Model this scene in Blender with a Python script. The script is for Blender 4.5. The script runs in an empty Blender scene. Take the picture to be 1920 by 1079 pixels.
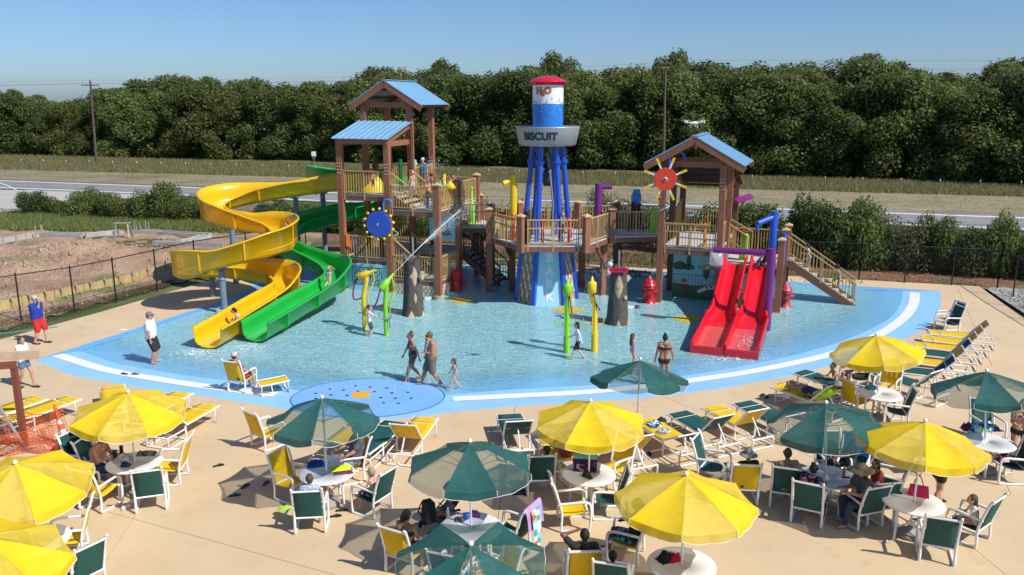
import bpy, math, random
import numpy as np
from mathutils import Vector, Matrix, Euler
from mathutils.geometry import tessellate_polygon
R=math.radians; PI=math.pi; sin=math.sin; cos=math.cos
random.seed(7); rng=np.random.default_rng(7)
SC=bpy.context.scene; COL=SC.collection

# ---------------- camera ----------------
CH=8.65; CF=1550.0; CP=math.atan((539.5-187)/CF)
cam=bpy.data.cameras.new('camera'); co=bpy.data.objects.new('camera',cam); COL.objects.link(co)
co.location=(0,0,CH); co.rotation_euler=(PI/2-CP,0,0); cam.lens=36*CF/1920; cam.sensor_width=36; cam.clip_end=3000; cam.clip_start=.1
SC.camera=co
# ---------------- world, sun, exposure ----------------
SUN=Vector((1.43,-.95,1.80)).normalized()      # direction towards the sun
W=bpy.data.worlds.new('World'); SC.world=W; W.use_nodes=True
nt=W.node_tree; sky=nt.nodes.new('ShaderNodeTexSky'); sky.sky_type='NISHITA'; sky.sun_disc=False
sky.sun_elevation=math.asin(SUN.z); sky.sun_rotation=math.atan2(SUN.x,SUN.y)
sky.air_density=.86; sky.dust_density=.9; sky.ozone_density=9.5; sky.altitude=200
bg=nt.nodes['Background']; bg.inputs[1].default_value=.096; nt.links.new(sky.outputs[0],bg.inputs[0])
sl=bpy.data.lights.new('sun','SUN'); sl.energy=4.0; sl.angle=R(.53); sl.color=(1,.95,.87)
so=bpy.data.objects.new('sun',sl); COL.objects.link(so); so.rotation_euler=SUN.to_track_quat('Z','Y').to_euler()
SC.view_settings.view_transform='Standard'; SC.view_settings.look='None'; SC.view_settings.exposure=0.36; SC.view_settings.gamma=1
SC.view_settings.use_curve_mapping=False

# ---------------- helpers ----------------
_cs,_cc=sin(CP),cos(CP)
def G(px,py,z=0.):
    """survey: the point at height z that the photo shows at this pixel"""
    u=(px-960)/CF; v=(py-539.5)/CF; dy=_cc-v*_cs; dz=-_cs-v*_cc; t=(z-CH)/dz
    return Vector((u*t,dy*t,z))
_M={}
def mat(name,col,rough=.5,var=.12,scale=6.,bump=0.,metal=0.,spec=.5,coat=0.,bscale=None,trans=0.,alpha=1.,objvar=0.):
    if name in _M: return _M[name]
    m=bpy.data.materials.new(name); m.use_nodes=True; n=m.node_tree; N=n.nodes; L=n.links
    p=N['Principled BSDF']; p.inputs['Roughness'].default_value=rough; p.inputs['Metallic'].default_value=metal
    p.inputs['Specular IOR Level'].default_value=spec; p.inputs['Coat Weight'].default_value=coat
    tc=N.new('ShaderNodeTexCoord'); no=N.new('ShaderNodeTexNoise'); no.inputs['Scale'].default_value=scale; no.inputs['Detail'].default_value=5; no.inputs['Roughness'].default_value=.65
    L.new(tc.outputs['Object'],no.inputs['Vector'])
    mr=N.new('ShaderNodeMapRange'); mr.inputs[1].default_value=.3; mr.inputs[2].default_value=.7; mr.inputs[3].default_value=1-var; mr.inputs[4].default_value=1+var; L.new(no.outputs[0],mr.inputs[0])
    mx=N.new('ShaderNodeMix'); mx.data_type='RGBA'; mx.blend_type='MULTIPLY'; mx.inputs[0].default_value=1; mx.inputs[6].default_value=(*col,1)
    L.new(mr.outputs[0],mx.inputs[7]); out=mx.outputs[2]
    if objvar:
        oi=N.new('ShaderNodeObjectInfo'); hs=N.new('ShaderNodeHueSaturation'); m2=N.new('ShaderNodeMapRange'); m2.inputs[3].default_value=1-objvar; m2.inputs[4].default_value=1+objvar
        L.new(oi.outputs['Random'],m2.inputs[0]); L.new(m2.outputs[0],hs.inputs['Value']); L.new(out,hs.inputs['Color']); out=hs.outputs[0]
    L.new(out,p.inputs['Base Color'])
    if bump:
        b=N.new('ShaderNodeBump'); b.inputs['Strength'].default_value=bump; b.inputs['Distance'].default_value=.02
        n2=N.new('ShaderNodeTexNoise'); n2.inputs['Scale'].default_value=bscale or scale*4; n2.inputs['Detail'].default_value=4; L.new(tc.outputs['Object'],n2.inputs['Vector'])
        L.new(n2.outputs[0],b.inputs['Height']); L.new(b.outputs[0],p.inputs['Normal'])
    if trans or alpha<1:
        om=N['Material Output']; tr=N.new('ShaderNodeBsdfTranslucent'); L.new(out,tr.inputs[0]); ms=N.new('ShaderNodeMixShader'); ms.inputs[0].default_value=trans
        L.new(p.outputs[0],ms.inputs[1]); L.new(tr.outputs[0],ms.inputs[2]); last=ms
        if alpha<1:
            tp=N.new('ShaderNodeBsdfTransparent'); m3=N.new('ShaderNodeMixShader'); m3.inputs[0].default_value=alpha; L.new(tp.outputs[0],m3.inputs[1]); L.new(ms.outputs[0],m3.inputs[2]); last=m3
        L.new(last.outputs[0],om.inputs[0])
    _M[name]=m; return m
def ramp_mat(name,stops,scale,rough=.9,detail=8,bump=.3,bdist=.05,bscale=None,kind='noise',stretch=(1,1,1),second=None,spec=.3):
    m=bpy.data.materials.new(name); m.use_nodes=True; N=m.node_tree.nodes; L=m.node_tree.links; p=N['Principled BSDF']; p.inputs['Roughness'].default_value=rough; p.inputs['Specular IOR Level'].default_value=spec
    tc=N.new('ShaderNodeTexCoord'); mp=N.new('ShaderNodeMapping'); mp.inputs['Scale'].default_value=stretch; L.new(tc.outputs['Object'],mp.inputs[0])
    if kind=='noise':
        no=N.new('ShaderNodeTexNoise'); no.inputs['Scale'].default_value=scale; no.inputs['Detail'].default_value=detail; no.inputs['Roughness'].default_value=.6
    else:
        no=N.new('ShaderNodeTexVoronoi'); no.inputs['Scale'].default_value=scale
    L.new(mp.outputs[0],no.inputs['Vector']); cr=N.new('ShaderNodeValToRGB'); e=cr.color_ramp.elements
    if kind!='noise': cr.color_ramp.interpolation='CONSTANT'
    e[0].position=stops[0][0]; e[0].color=(*stops[0][1],1); e[1].position=stops[-1][0]; e[1].color=(*stops[-1][1],1)
    for s in stops[1:-1]: x=e.new(s[0]); x.color=(*s[1],1)
    if kind=='noise': L.new(no.outputs[0],cr.inputs[0])
    else:
        sp=N.new('ShaderNodeSeparateColor'); L.new(no.outputs['Color'],sp.inputs[0]); L.new(sp.outputs[0],cr.inputs[0])
    out=cr.outputs[0]
    if second:
        n3=N.new('ShaderNodeTexNoise'); n3.inputs['Scale'].default_value=second[0]; n3.inputs['Detail'].default_value=6; L.new(tc.outputs['Object'],n3.inputs['Vector'])
        mr=N.new('ShaderNodeMapRange'); mr.inputs[1].default_value=second[2]; mr.inputs[2].default_value=second[3]; L.new(n3.outputs[0],mr.inputs[0])
        mx=N.new('ShaderNodeMix'); mx.data_type='RGBA'; mx.inputs[7].default_value=(*second[1],1); L.new(out,mx.inputs[6]); L.new(mr.outputs[0],mx.inputs[0]); out=mx.outputs[2]
    L.new(out,p.inputs['Base Color'])
    if bump:
        b=N.new('ShaderNodeBump'); b.inputs['Strength'].default_value=bump; b.inputs['Distance'].default_value=bdist; n2=N.new('ShaderNodeTexNoise'); n2.inputs['Scale'].default_value=bscale or scale*5; n2.inputs['Detail'].default_value=6
        L.new(tc.outputs['Object'],n2.inputs['Vector']); L.new(n2.outputs[0],b.inputs['Height']); L.new(b.outputs[0],p.inputs['Normal'])
    _M[name]=m; return m

class MB:
    """collects geometry for ONE mesh object; mi = material slot of following faces"""
    def __init__(s): s.v=[]; s.f=[]; s.mi=[]; s.m=0; s.sm=[]
    def add(s,vs,fs,smooth=False):
        b=len(s.v); s.v+= [tuple(x) for x in vs]; s.f+=[tuple(i+b for i in f) for f in fs]; s.mi+=[s.m]*len(fs); s.sm+=[smooth]*len(fs); return s
    def box(s,c,d,rz=0,M=None,taper=1.):
        x,y,z=[k/2 for k in d]; q=Matrix.Rotation(rz,3,'Z') if M is None else M
        vs=[q@Vector((a*x*(taper if e>0 else 1),b_*y*(taper if e>0 else 1),e*z))+Vector(c) for e in(-1,1) for b_ in(-1,1) for a in(-1,1)]
        return s.add(vs,[(0,2,3,1),(4,5,7,6),(0,1,5,4),(2,6,7,3),(0,4,6,2),(1,3,7,5)])
    def beam(s,a,b,w,h,up=(0,0,1)):
        a=Vector(a); b=Vector(b); d=(b-a); l=d.length
        if l<1e-6: return s
        d/=l; sd=d.cross(Vector(up)); 
        if sd.length<1e-4: sd=d.cross(Vector((0,1,0)))
        sd.normalize(); u=sd.cross(d)
        vs=[p+sd*(i*w/2)+u*(j*h/2) for p in(a,b) for (i,j) in((-1,-1),(1,-1),(1,1),(-1,1))]
        return s.add(vs,[(3,2,1,0),(4,5,6,7),(0,1,5,4),(1,2,6,5),(2,3,7,6),(3,0,4,7)])
    def tube(s,pts,r,n=8,cap=True,smooth=True):
        pts=[Vector(p) for p in pts]; m=len(pts); rr=r if hasattr(r,'__len__') else [r]*m; vs=[]; prev=None
        for i,p in enumerate(pts):
            t=(pts[min(i+1,m-1)]-pts[max(i-1,0)]); t=t.normalized() if t.length>1e-9 else Vector((0,0,1))
            if prev is None:
                a=Vector((0,0,1)) if abs(t.z)<.9 else Vector((1,0,0)); u=t.cross(a).normalized()
            else:
                u=prev-t*prev.dot(t); u=u.normalized() if u.length>1e-6 else t.orthogonal().normalized()
            prev=u; w=t.cross(u)
            vs+=[p+(u*cos(2*PI*k/n)+w*sin(2*PI*k/n))*rr[i] for k in range(n)]
        fs=[(i*n+k,i*n+(k+1)%n,(i+1)*n+(k+1)%n,(i+1)*n+k) for i in range(m-1) for k in range(n)]
        s.add(vs,fs,smooth)
        if cap: s.add(vs[:n],[tuple(range(n))[::-1]]); s.add(vs[-n:],[tuple(range(n))])
        return s
    def lathe(s,prof,c=(0,0,0),n=16,smooth=True,M=None,a0=0,sx=1,sy=1):
        c=Vector(c); vs=[]; q=M or Matrix.Identity(3)
        for r,z in prof: vs+=[q@Vector((r*sx*cos(a0+2*PI*k/n),r*sy*sin(a0+2*PI*k/n),z))+c for k in range(n)]
        m=len(prof); fs=[(i*n+k,i*n+(k+1)%n,(i+1)*n+(k+1)%n,(i+1)*n+k) for i in range(m-1) for k in range(n)]
        return s.add(vs,fs,smooth)
    def sphere(s,c,r,n=10,m=6,M=None):
        r=(r,r,r) if not hasattr(r,'__len__') else r; q=M or Matrix.Identity(3); c=Vector(c)
        vs=[c+q@Vector((0,0,-r[2]))]
        for i in range(1,m):
            a=-PI/2+PI*i/m
            vs+=[c+q@Vector((r[0]*cos(a)*cos(2*PI*k/n),r[1]*cos(a)*sin(2*PI*k/n),r[2]*sin(a))) for k in range(n)]
        vs.append(c+q@Vector((0,0,r[2]))); t=len(vs)-1
        fs=[(0,1+(k+1)%n,1+k) for k in range(n)]+[(1+i*n+k,1+i*n+(k+1)%n,1+(i+1)*n+(k+1)%n,1+(i+1)*n+k) for i in range(m-2) for k in range(n)]+[(1+(m-2)*n+k,1+(m-2)*n+(k+1)%n,t) for k in range(n)]
        return s.add(vs,fs,True)
    def cap(s,a,b,ra,rb,n=10):
        """tapered capsule"""
        a=Vector(a); b=Vector(b); d=b-a; l=max(d.length,1e-5); t=d/l; k=[-1,-.7,0]; pts=[];rr=[]
        for q in(-.97,-.75,-.4,0): pts.append(a+t*ra*q); rr.append(ra*math.sqrt(max(0,1-q*q))+1e-4)
        for q in(0,.4,.75,.97): pts.append(b+t*rb*q); rr.append(rb*math.sqrt(max(0,1-q*q))+1e-4)
        return s.tube(pts,rr,n)
    def poly(s,pts,h=0,z=None):
        """flat polygon, optionally extruded down by h"""
        pts=[Vector((p[0],p[1],p[2] if len(p)>2 else (z or 0))) for p in pts]; n=len(pts)
        tr=tessellate_polygon([pts])
        nz=sum((pts[i].x*pts[(i+1)%n].y-pts[(i+1)%n].x*pts[i].y) for i in range(n))
        fs=[]
        for t in tr:
            a,b,c=[pts[i] for i in t]; w=(b-a).cross(c-a).z
            fs.append(tuple(t) if w>0 else tuple(t[::-1]))
        s.add(pts,fs)
        if h:
            lo=[p-Vector((0,0,h)) for p in pts]; s.add(lo,[f[::-1] for f in fs])
            q=[(i,(i+1)%n,n+(i+1)%n,n+i) for i in range(n)]
            if nz>0: q=[f[::-1] for f in q]
            s.add(pts+lo,q)
        return s
    def prism(s,pts,d):
        """planar 3D polygon extruded along vector d"""
        pts=[Vector(p) for p in pts]; d=Vector(d); n=len(pts); tr=tessellate_polygon([pts]); q=[p+d for p in pts]
        s.add(pts,[tuple(t) for t in tr]); s.add(q,[tuple(t)[::-1] for t in tr]); s.add(pts+q,[(i,(i+1)%n,n+(i+1)%n,n+i) for i in range(n)]); return s
    def mesh(s,name):
        me=bpy.data.meshes.new(name); me.from_pydata(s.v,[],s.f); me.update(); return me
    def build(s,name,mats,parent=None,loc=(0,0,0),rot=(0,0,0)):
        me=s.mesh(name); ms=mats if isinstance(mats,(list,tuple)) else [mats]
        for m in ms: me.materials.append(m)
        me.polygons.foreach_set('material_index',s.mi); me.polygons.foreach_set('use_smooth',s.sm); me.update()
        return put(name,me,parent,loc,rot)
def put(name,me,parent=None,loc=(0,0,0),rot=(0,0,0),scale=(1,1,1)):
    o=bpy.data.objects.new(name,me); COL.objects.link(o); o.location=loc; o.rotation_euler=rot; o.scale=scale
    if parent is not None: o.parent=parent
    return o
def tag(o,label=None,cat=None,group=None,kind=None):
    if label: o['label']=label
    if cat: o['category']=cat
    if group: o['group']=group
    if kind: o['kind']=kind
    return o
def thing(name,label,cat,loc=(0,0,0),rz=0,group=None):
    o=bpy.data.objects.new(name,None); COL.objects.link(o); o.location=loc; o.rotation_euler=(0,0,rz); o.empty_display_size=.2
    return tag(o,label,cat,group)
KIDS={}
def kids(o):
    return [c for c in bpy.data.objects if c.parent is o]
def copy_tree(o,loc,rz,label,group=None,mats=None,rot=None,scale=None,tree=None):
    """copy a thing with its parts; tree = cached [(part,[subparts])]"""
    r=o.copy(); COL.objects.link(r); r.location=loc; r.rotation_euler=rot or (0,0,rz); r['label']=label
    if group: r['group']=group
    if scale: r.scale=(scale,)*3 if not hasattr(scale,'__len__') else scale
    for c,g in tree:
        d=c.copy(); COL.objects.link(d); d.parent=r
        if mats:
            for i,s in enumerate(d.material_slots):
                m_=s.material
                if m_ and m_.name in mats: s.link='OBJECT'; s.material=mats[m_.name]
        for x in g:
            y=x.copy(); COL.objects.link(y); y.parent=d
    return r
def tree_of(o): return [(c,kids(c)) for c in kids(o)]
def text_mesh(s,size,depth=.01,align='CENTER',bold=0.):
    cu=bpy.data.curves.new('txt','FONT'); cu.body=s; cu.size=size; cu.extrude=depth; cu.align_x=align; cu.align_y='CENTER'; cu.offset=bold; cu.resolution_u=3
    o=bpy.data.objects.new('txt',cu); COL.objects.link(o); dg=bpy.context.evaluated_depsgraph_get(); me=bpy.data.meshes.new_from_object(o.evaluated_get(dg)); bpy.data.objects.remove(o); bpy.data.curves.remove(cu); return me
def smooth_path(pts,k=6):
    pts=[Vector(p) for p in pts]; out=[]; n=len(pts)
    for i in range(n-1):
        p0=pts[max(i-1,0)]; p1=pts[i]; p2=pts[i+1]; p3=pts[min(i+2,n-1)]
        for j in range(k):
            t=j/k; out.append(.5*((2*p1)+(p2-p0)*t+(2*p0-5*p1+4*p2-p3)*t*t+(3*p1-p0-3*p2+p3)*t**3))
    out.append(pts[-1]); return out
# ================= SETTING =================
def lerp(a,b,t): return a+(b-a)*t
M_field=ramp_mat('field_soil',[(.3,(.12,.11,.055)),(.5,(.19,.165,.09)),(.7,(.26,.22,.13))],.6,second=(.08,(.07,.10,.03),.45,.6))
M_mown=ramp_mat('mown_dry_grass',[(.3,(.22,.19,.11)),(.5,(.28,.24,.15)),(.7,(.32,.28,.17))],.5,stretch=(.35,1.2,1),second=(.15,(.17,.17,.08),.5,.7))
M_dirt=ramp_mat('dirt',[(.25,(.22,.13,.08)),(.5,(.37,.25,.17)),(.75,(.48,.36,.26))],.55,bump=.9,bdist=.15,bscale=3,second=(.22,(.17,.18,.08),.56,.66))
M_mulch=ramp_mat('mulch',[(.3,(.13,.065,.04)),(.5,(.26,.125,.075)),(.7,(.38,.22,.14))],3.5,bump=1,bdist=.08,bscale=14,second=(.35,(.10,.13,.04),.52,.6))
M_asph=ramp_mat('asphalt',[(.3,(.20,.20,.21)),(.6,(.26,.26,.265))],.35,stretch=(.2,2,1),second=(.9,(.14,.14,.15),.55,.75))
M_conc=ramp_mat('pale_concrete',[(.3,(.34,.33,.31)),(.7,(.45,.44,.42))],1.2,bump=.2)
M_drive=ramp_mat('driveway_concrete',[(.3,(.42,.38,.34)),(.7,(.50,.46,.42))],.5,bump=.2)
M_deck=ramp_mat('tan_concrete',[(.28,(.56,.42,.262)),(.5,(.60,.455,.288)),(.72,(.635,.49,.32))],.55,rough=.85,bump=.25,bdist=.006,bscale=45,second=(1.7,(.45,.325,.20),.60,.85))
M_subbase=mat('joint_shadow_soil',(.05,.04,.03),.95)
M_paint=ramp_mat('pool_blue_paint',[(.3,(.25,.52,.82)),(.7,(.30,.57,.87))],.8,rough=.55,bump=.15,bdist=.005,bscale=30,second=(2.5,(.20,.42,.66),.6,.85))
M_pad=ramp_mat('splash_pad_blue',[(.3,(.18,.41,.80)),(.7,(.22,.46,.84))],.8,rough=.5,bump=.15,bdist=.005,bscale=30)
M_stripe=mat('white_line_paint',(.80,.82,.84),.5,.06,2)
M_gravel=ramp_mat('gravel',[(.0,(.22,.21,.2)),(.35,(.36,.34,.33)),(.7,(.50,.48,.46))],9,kind='v',bump=1,bdist=.05,bscale=12)

fl=MB(); S_=1500; hole=[(-19,6),(18,6),(21.5,37.5),(-1,44.2),(-11.9,46.6),(-16,36)]
fo=[Vector((-S_,-200,-.12)),Vector((S_,-200,-.12)),Vector((S_,S_*1.5,-.12)),Vector((-S_,S_*1.5,-.12))]; fi=[Vector((x,y,-.12)) for x,y in hole]
for t in tessellate_polygon([fo,fi]):
    a,b,c=[(fo+fi)[i] for i in t]; fl.add([a,b,c],[(0,1,2) if (b-a).cross(c-a).z>0 else (2,1,0)])
tag(fl.build('field_ground',M_field),kind='structure')
def band(name,top,bot,z,m,ext=60,n=1):
    """sheet between two surveyed lines, left to right"""
    t=[G(*p) for p in top]; b=[G(*p) for p in bot]
    for l in (t,b):
        d=(l[0]-l[-1]).normalized(); l.insert(0,l[0]+d*ext); l.append(l[-1]-d*ext)
    q=MB(); pts=[(p.x,p.y,z) for p in b]+[(p.x,p.y,z) for p in t[::-1]]; q.poly(pts); return tag(q.build(name,m),kind='structure')
band('mown_verge',[(0,314),(1920,365)],[(0,335),(1920,403)],-.09,M_mown)
band('highway',[(0,336.5),(1920,404)],[(0,353),(1920,432)],-.05,M_asph)
band('road_edge_line',[(0,338),(1920,407)],[(0,338.8),(1920,408.6)],-.045,M_stripe)
band('road_edge_line',[(0,350.4),(1920,427.5)],[(0,351.4),(1920,429.3)],-.045,M_stripe)
band('road_centre_line',[(0,344.3),(1920,416.5)],[(0,344.8),(1920,417.4)],-.045,mat('yellow_line_paint',(.5,.36,.12),.6))
q=MB(); q.poly([(*G(-120,356).xy,-.07),(*G(-100,420).xy,-.07),(*G(0,398).xy,-.07),(*G(55,386).xy,-.07),(*G(120,378).xy,-.07),(*G(320,366).xy,-.07),(*G(300,354).xy,-.07)]); tag(q.build('driveway',M_drive),kind='structure')
# ---- dirt ground west, with mound, one grid
POOL_PX=[(62,676),(139,705),(278,730),(400,746),(519,765),(560,776),(620,784),(680,786),(740,786),(790,782),(840,774),(960,762),(1070,756),(1180,749),(1260,741),(1350,729),(1440,713),(1493,702),(1570,683),(1640,662),(1699,636),(1740,613),(1758,592),(1765,570),(1762,546),(1598,536),(1486,529),(1180,505),(935,484),(760,478),(640,485),(520,515),(420,563),(290,605)]
POOL=[G(*p).xy for p in POOL_PX]; NF=25   # first NF points: beach edge
def nz(x,y,s,seed=0):
    from mathutils import noise
    return noise.noise(Vector((x*s+seed,y*s-seed,seed*1.7)))
def dirt_h(x,y):
    c=G(130,505); h=1.25*math.exp(-(((x-c.x)/3.6)**2+((y-c.y-1)/2.6)**2))+.45*math.exp(-(((x-c.x-5)/4.5)**2+((y-c.y-1)/2)**2))
    e=G(30,540); h+=.3*math.exp(-(((x-e.x)/4)**2+((y-e.y)/2)**2))
    h+=(.12*nz(x,y,.5,3)+.07*nz(x,y,1.6,9)+.04*nz(x,y,4,5))*(1 if y<56 else .5)
    # keep clear of the slab
    f=1.0; lx=-19.8+(y-32.2)*.42; d=lx-x
    return -.03+h*max(0,min(1,(d-.4)/1.2))
q=MB(); nx,ny=120,100; X0,X1,Y0,Y1=-62,-9.5,29,66
vs=[];fs=[]
for j in range(ny+1):
    for i in range(nx+1):
        x=lerp(X0,X1,i/nx); y=lerp(Y0,Y1,j/ny); vs.append((x,y,dirt_h(x,y)-.02))
fs=[(j*(nx+1)+i,j*(nx+1)+i+1,(j+1)*(nx+1)+i+1,(j+1)*(nx+1)+i) for j in range(ny) for i in range(nx)]
fs=[f for f in fs if vs[f[0]][0]< -19.4+(vs[f[0]][1]-32.2)*.42]
q.add(vs,fs,True); tag(q.build('dirt_ground',M_dirt),kind='structure')
# mulch strip behind the deck and to the east
q=MB(); q.poly([(-12.5,46.2),(-1,43.8),(17.5,38.9),(23.6,37.4),(30,36),(34,52),(0,58),(-12,60)],z=-.015); tag(q.build('mulch_bed',M_mulch),kind='structure')
q=MB(); q.poly([(22.3,38.0),(23.1,38.2),(26,37),(40,10),(21.5,10),(18.9,22)],z=-.012); tag(q.build('gravel_strip',M_gravel),kind='structure')

# ---- pool deck: slabs around the basin
deck_out=[(-19.3,28.5),(-17.2,33.4),(-15.2,38.6),(-13.4,43.4),(-12.2,47.6),(-1.0,45.1),(13,40.9),(22.2,38.3),(19.75,28.4),(19.2,24.8),(18.6,20),(18.6,5),(-19.3,5)]
import bmesh
bm=bmesh.new()
outer=[Vector((x,y,0)) for x,y in deck_out]; inner=[Vector((p.x,p.y,0)) for p in POOL]
tri=tessellate_polygon([outer,inner]); vv=[bm.verts.new(p) for p in outer+inner]; bm.verts.ensure_lookup_table()
for t in tri:
    try: bm.faces.new([vv[i] for i in t])
    except ValueError: pass
bmesh.ops.recalc_face_normals(bm,faces=bm.faces)
for f in bm.faces:
    if f.normal.z<0: f.normal_flip()
def joint(p,d,reg=None,w=.012):
    p=Vector((*p,0)); d=Vector((*d,0)).normalized(); n=Vector((-d.y,d.x,0))
    for s in(-1,1):
        fa=[f for f in bm.faces if reg is None or reg(f.calc_center_median())]
        ge=set(fa); 
        for f in fa: ge.update(f.verts); ge.update(f.edges)
        bmesh.ops.bisect_plane(bm,geom=list(ge),plane_co=p+n*(s*w/2),plane_no=n)
    kill=[f for f in bm.faces if abs((f.calc_center_median()-p).dot(n))<w/2-1e-4 and (reg is None or reg(f.calc_center_median()))]
    bmesh.ops.delete(bm,geom=kill,context='FACES')
front=lambda c:c.y<23.5
g1=G(155,947); g2=G(400,1015)
joint((g1.x,g1.y),(g2.x-g1.x,g2.y-g1.y),lambda c:c.y<22.6)
joint((9.2,14),(-.09,1),lambda c:c.y<25 and c.x>-8)
joint((0,21.0),(.06,1),lambda c:c.y<24)
joint((-8.5,20),(-.12,1),lambda c:c.y<26)
joint((4.75,23),(.75,-1.1),lambda c:0<c.x<9.1 and 14.5<c.y<24.5)
j1=G(1795,540); j2=G(1826,610)
joint((j1.x,j1.y),(j2.x-j1.x,j2.y-j1.y),lambda c:c.y>24 and c.x>14.5)
for k in range(8):
    y=37.5-k*2.4; joint((20,y),(1,-.06),lambda c:c.x>17.0 and c.y>17)
for k in range(12): joint((-9+2.6*k,46.5-.7*k),(.1,1),lambda c:c.y>38.5 and -10<c.x<19 )
for k in range(5): joint((-16+.6*k,29+3.6*k),(1,-.15),lambda c:c.x<-9 and c.y>27)
joint((12.5,20),(.45,1),lambda c:c.y<30 and c.x>10)
pd=MB(); pd.poly([(x,y) for x,y in deck_out],z=-.32); DECK=tag(pd.build('pool_deck',M_subbase),kind='structure')
seen=set()
for f0 in list(bm.faces):
    if f0 in seen: continue
    st=[f0]; seen.add(f0); isl=[]
    while st:
        f=st.pop(); isl.append(f)
        for e in f.edges:
            for g in e.link_faces:
                if g not in seen: seen.add(g); st.append(g)
    if sum(f.calc_area() for f in isl)<.02: continue
    vs=list({v for f in isl for v in f.verts}); ix={v:i for i,v in enumerate(vs)}; n=len(vs)
    co_=[tuple(v.co) for v in vs]+[(v.co.x,v.co.y,-.10) for v in vs]
    fs=[tuple(ix[v] for v in f.verts) for f in isl]
    for f in isl:
        l=list(f.loops)
        for lp in l:
            if len(lp.edge.link_faces)==1:
                a=ix[lp.vert]; b=ix[lp.link_loop_next.vert]; fs.append((b,a,a+n,b+n))
    s=MB(); s.add(co_,fs); s.build('slab',M_deck,DECK)
bm.free()
# ---- basin
PL=np.array([(p.x,p.y) for p in POOL])
def seg_d(pt,idx):
    x=np.array(pt); best=1e9
    for i in idx:
        a=PL[i]; b=PL[(i+1)%len(PL)]; ab=b-a; t=max(0,min(1,np.dot(x-a,ab)/np.dot(ab,ab))); best=min(best,np.linalg.norm(x-a-ab*t))
    return best
WZ=-.055
def floor_z(x,y): return -min(.2,.034*seg_d((x,y),range(NF-1)))
from mathutils.geometry import delaunay_2d_cdt
def inside(x,y,P):
    c=False; n=len(P)
    for i in range(n):
        a=P[i]; b=P[(i+1)%n]
        if (a[1]>y)!=(b[1]>y) and x<(b[0]-a[0])*(y-a[1])/(b[1]-a[1])+a[0]: c=not c
    return c
def conform(name,outline,m,dz,step=.9,kind='structure',lift=None,flat=None):
    n=len(outline); pts=[Vector(p) for p in outline]; xs=[p[0] for p in outline]; ys=[p[1] for p in outline]
    y=min(ys)+step/2
    while y<max(ys):
        x=min(xs)+step/2
        while x<max(xs):
            if inside(x,y,outline): pts.append(Vector((x+.01*sin(y*7),y)))
            x+=step
        y+=step
    r=delaunay_2d_cdt(pts,[(i,(i+1)%n) for i in range(n)],[],1,1e-5)
    q=MB(); fs=[]
    for f in r[2]:
        a,b,c=[r[0][i] for i in f]; fs.append(tuple(f) if (b-a).cross(c-a)>0 else tuple(f[::-1]))
    q.add([(v.x,v.y,flat if flat is not None else (max(floor_z(v.x,v.y),lift) if lift else floor_z(v.x,v.y))+dz) for v in r[0]],fs,True); return tag(q.build(name,m),kind=kind)
conform('pool_floor',[tuple(p) for p in PL],M_paint,-.002,.8)
q=MB(); n=len(PL)
M_wall=mat('pool_wall_blue',(.07,.26,.62),.5,.1,2)
for i in range(NF-1,n): a=PL[i]; b=PL[(i+1)%n]; q.add([(a[0],a[1],-.004),(b[0],b[1],-.004),(b[0],b[1],-.3),(a[0],a[1],-.3)],[(0,1,2,3)])
tag(q.build('pool_wall',M_wall),kind='structure')
def shore_band():
    q=MB(); idx=list(range(NF-1,n))+[0]; M_cop=mat('pool_coping_blue',(.12,.38,.74),.5,.1,2); ins=[]
    for i in idx:
        a=PL[(i-1)%n]; b=PL[i%n]; c=PL[(i+1)%n]; t=(c-a)/np.linalg.norm(c-a); nn=np.array([-t[1],t[0]]); ins.append(b+nn*.38)
    for k,(i,j) in enumerate(zip(idx,idx[1:])):
        a=PL[i]; b=PL[j]; q.add([(a[0],a[1],-.006),(b[0],b[1],-.006),(ins[k+1][0],ins[k+1][1],-.060),(ins[k][0],ins[k][1],-.060)],[(0,1,2,3)])
    tag(q.build('pool_coping',M_cop),kind='structure')
shore_band()
def strip(px,w):
    p=smooth_path([G(a,b,-.03) for a,b in px],8); L=[];Rr=[]
    for i,c in enumerate(p):
        t=(p[min(i+1,len(p)-1)]-p[max(i-1,0)]).normalized(); nrm=Vector((-t.y,t.x)); L.append((c.x+nrm.x*w/2,c.y+nrm.y*w/2)); Rr.append((c.x-nrm.x*w/2,c.y-nrm.y*w/2))
    q=MB(); k=len(p); vs=[(x,y,floor_z(x,y)+.008) for x,y in Rr]+[(x,y,floor_z(x,y)+.008) for x,y in L]
    q.add(vs,[(i,i+1,k+i+1,k+i) for i in range(k-1)]); return tag(q.build('white_pool_line',M_stripe),kind='structure')
strip([(108,666),(200,694),(300,712),(400,727),(517,740)],.42)
strip([(850,748),(960,743),(1080,737),(1190,727),(1330,709),(1440,691),(1560,664),(1640,632),(1690,600),(1712,572),(1715,549)],.42)
bc=G(690,743); el=[(bc.x+2.3*cos(2*PI*k/40)*(1),bc.y+1.72*sin(2*PI*k/40)-.02) for k in range(40)]
conform('splash_pad',el,M_pad,.006,.6,lift=-.049)
q=MB()
for k in range(41):
    a=2*PI*k/40; b=2*PI*(k+1)/40
    q.add([(bc.x+s*cos(t),bc.y+s*.745*sin(t),max(-.049,floor_z(bc.x+s*cos(t),bc.y+s*.745*sin(t)))+.010) for s,t in((2.27,a),(2.30,a),(2.30,b),(2.27,b))],[(0,1,2,3)])
tag(q.build('splash_pad_rim',mat('rim_groove',(.04,.10,.25),.6)),kind='structure')
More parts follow.
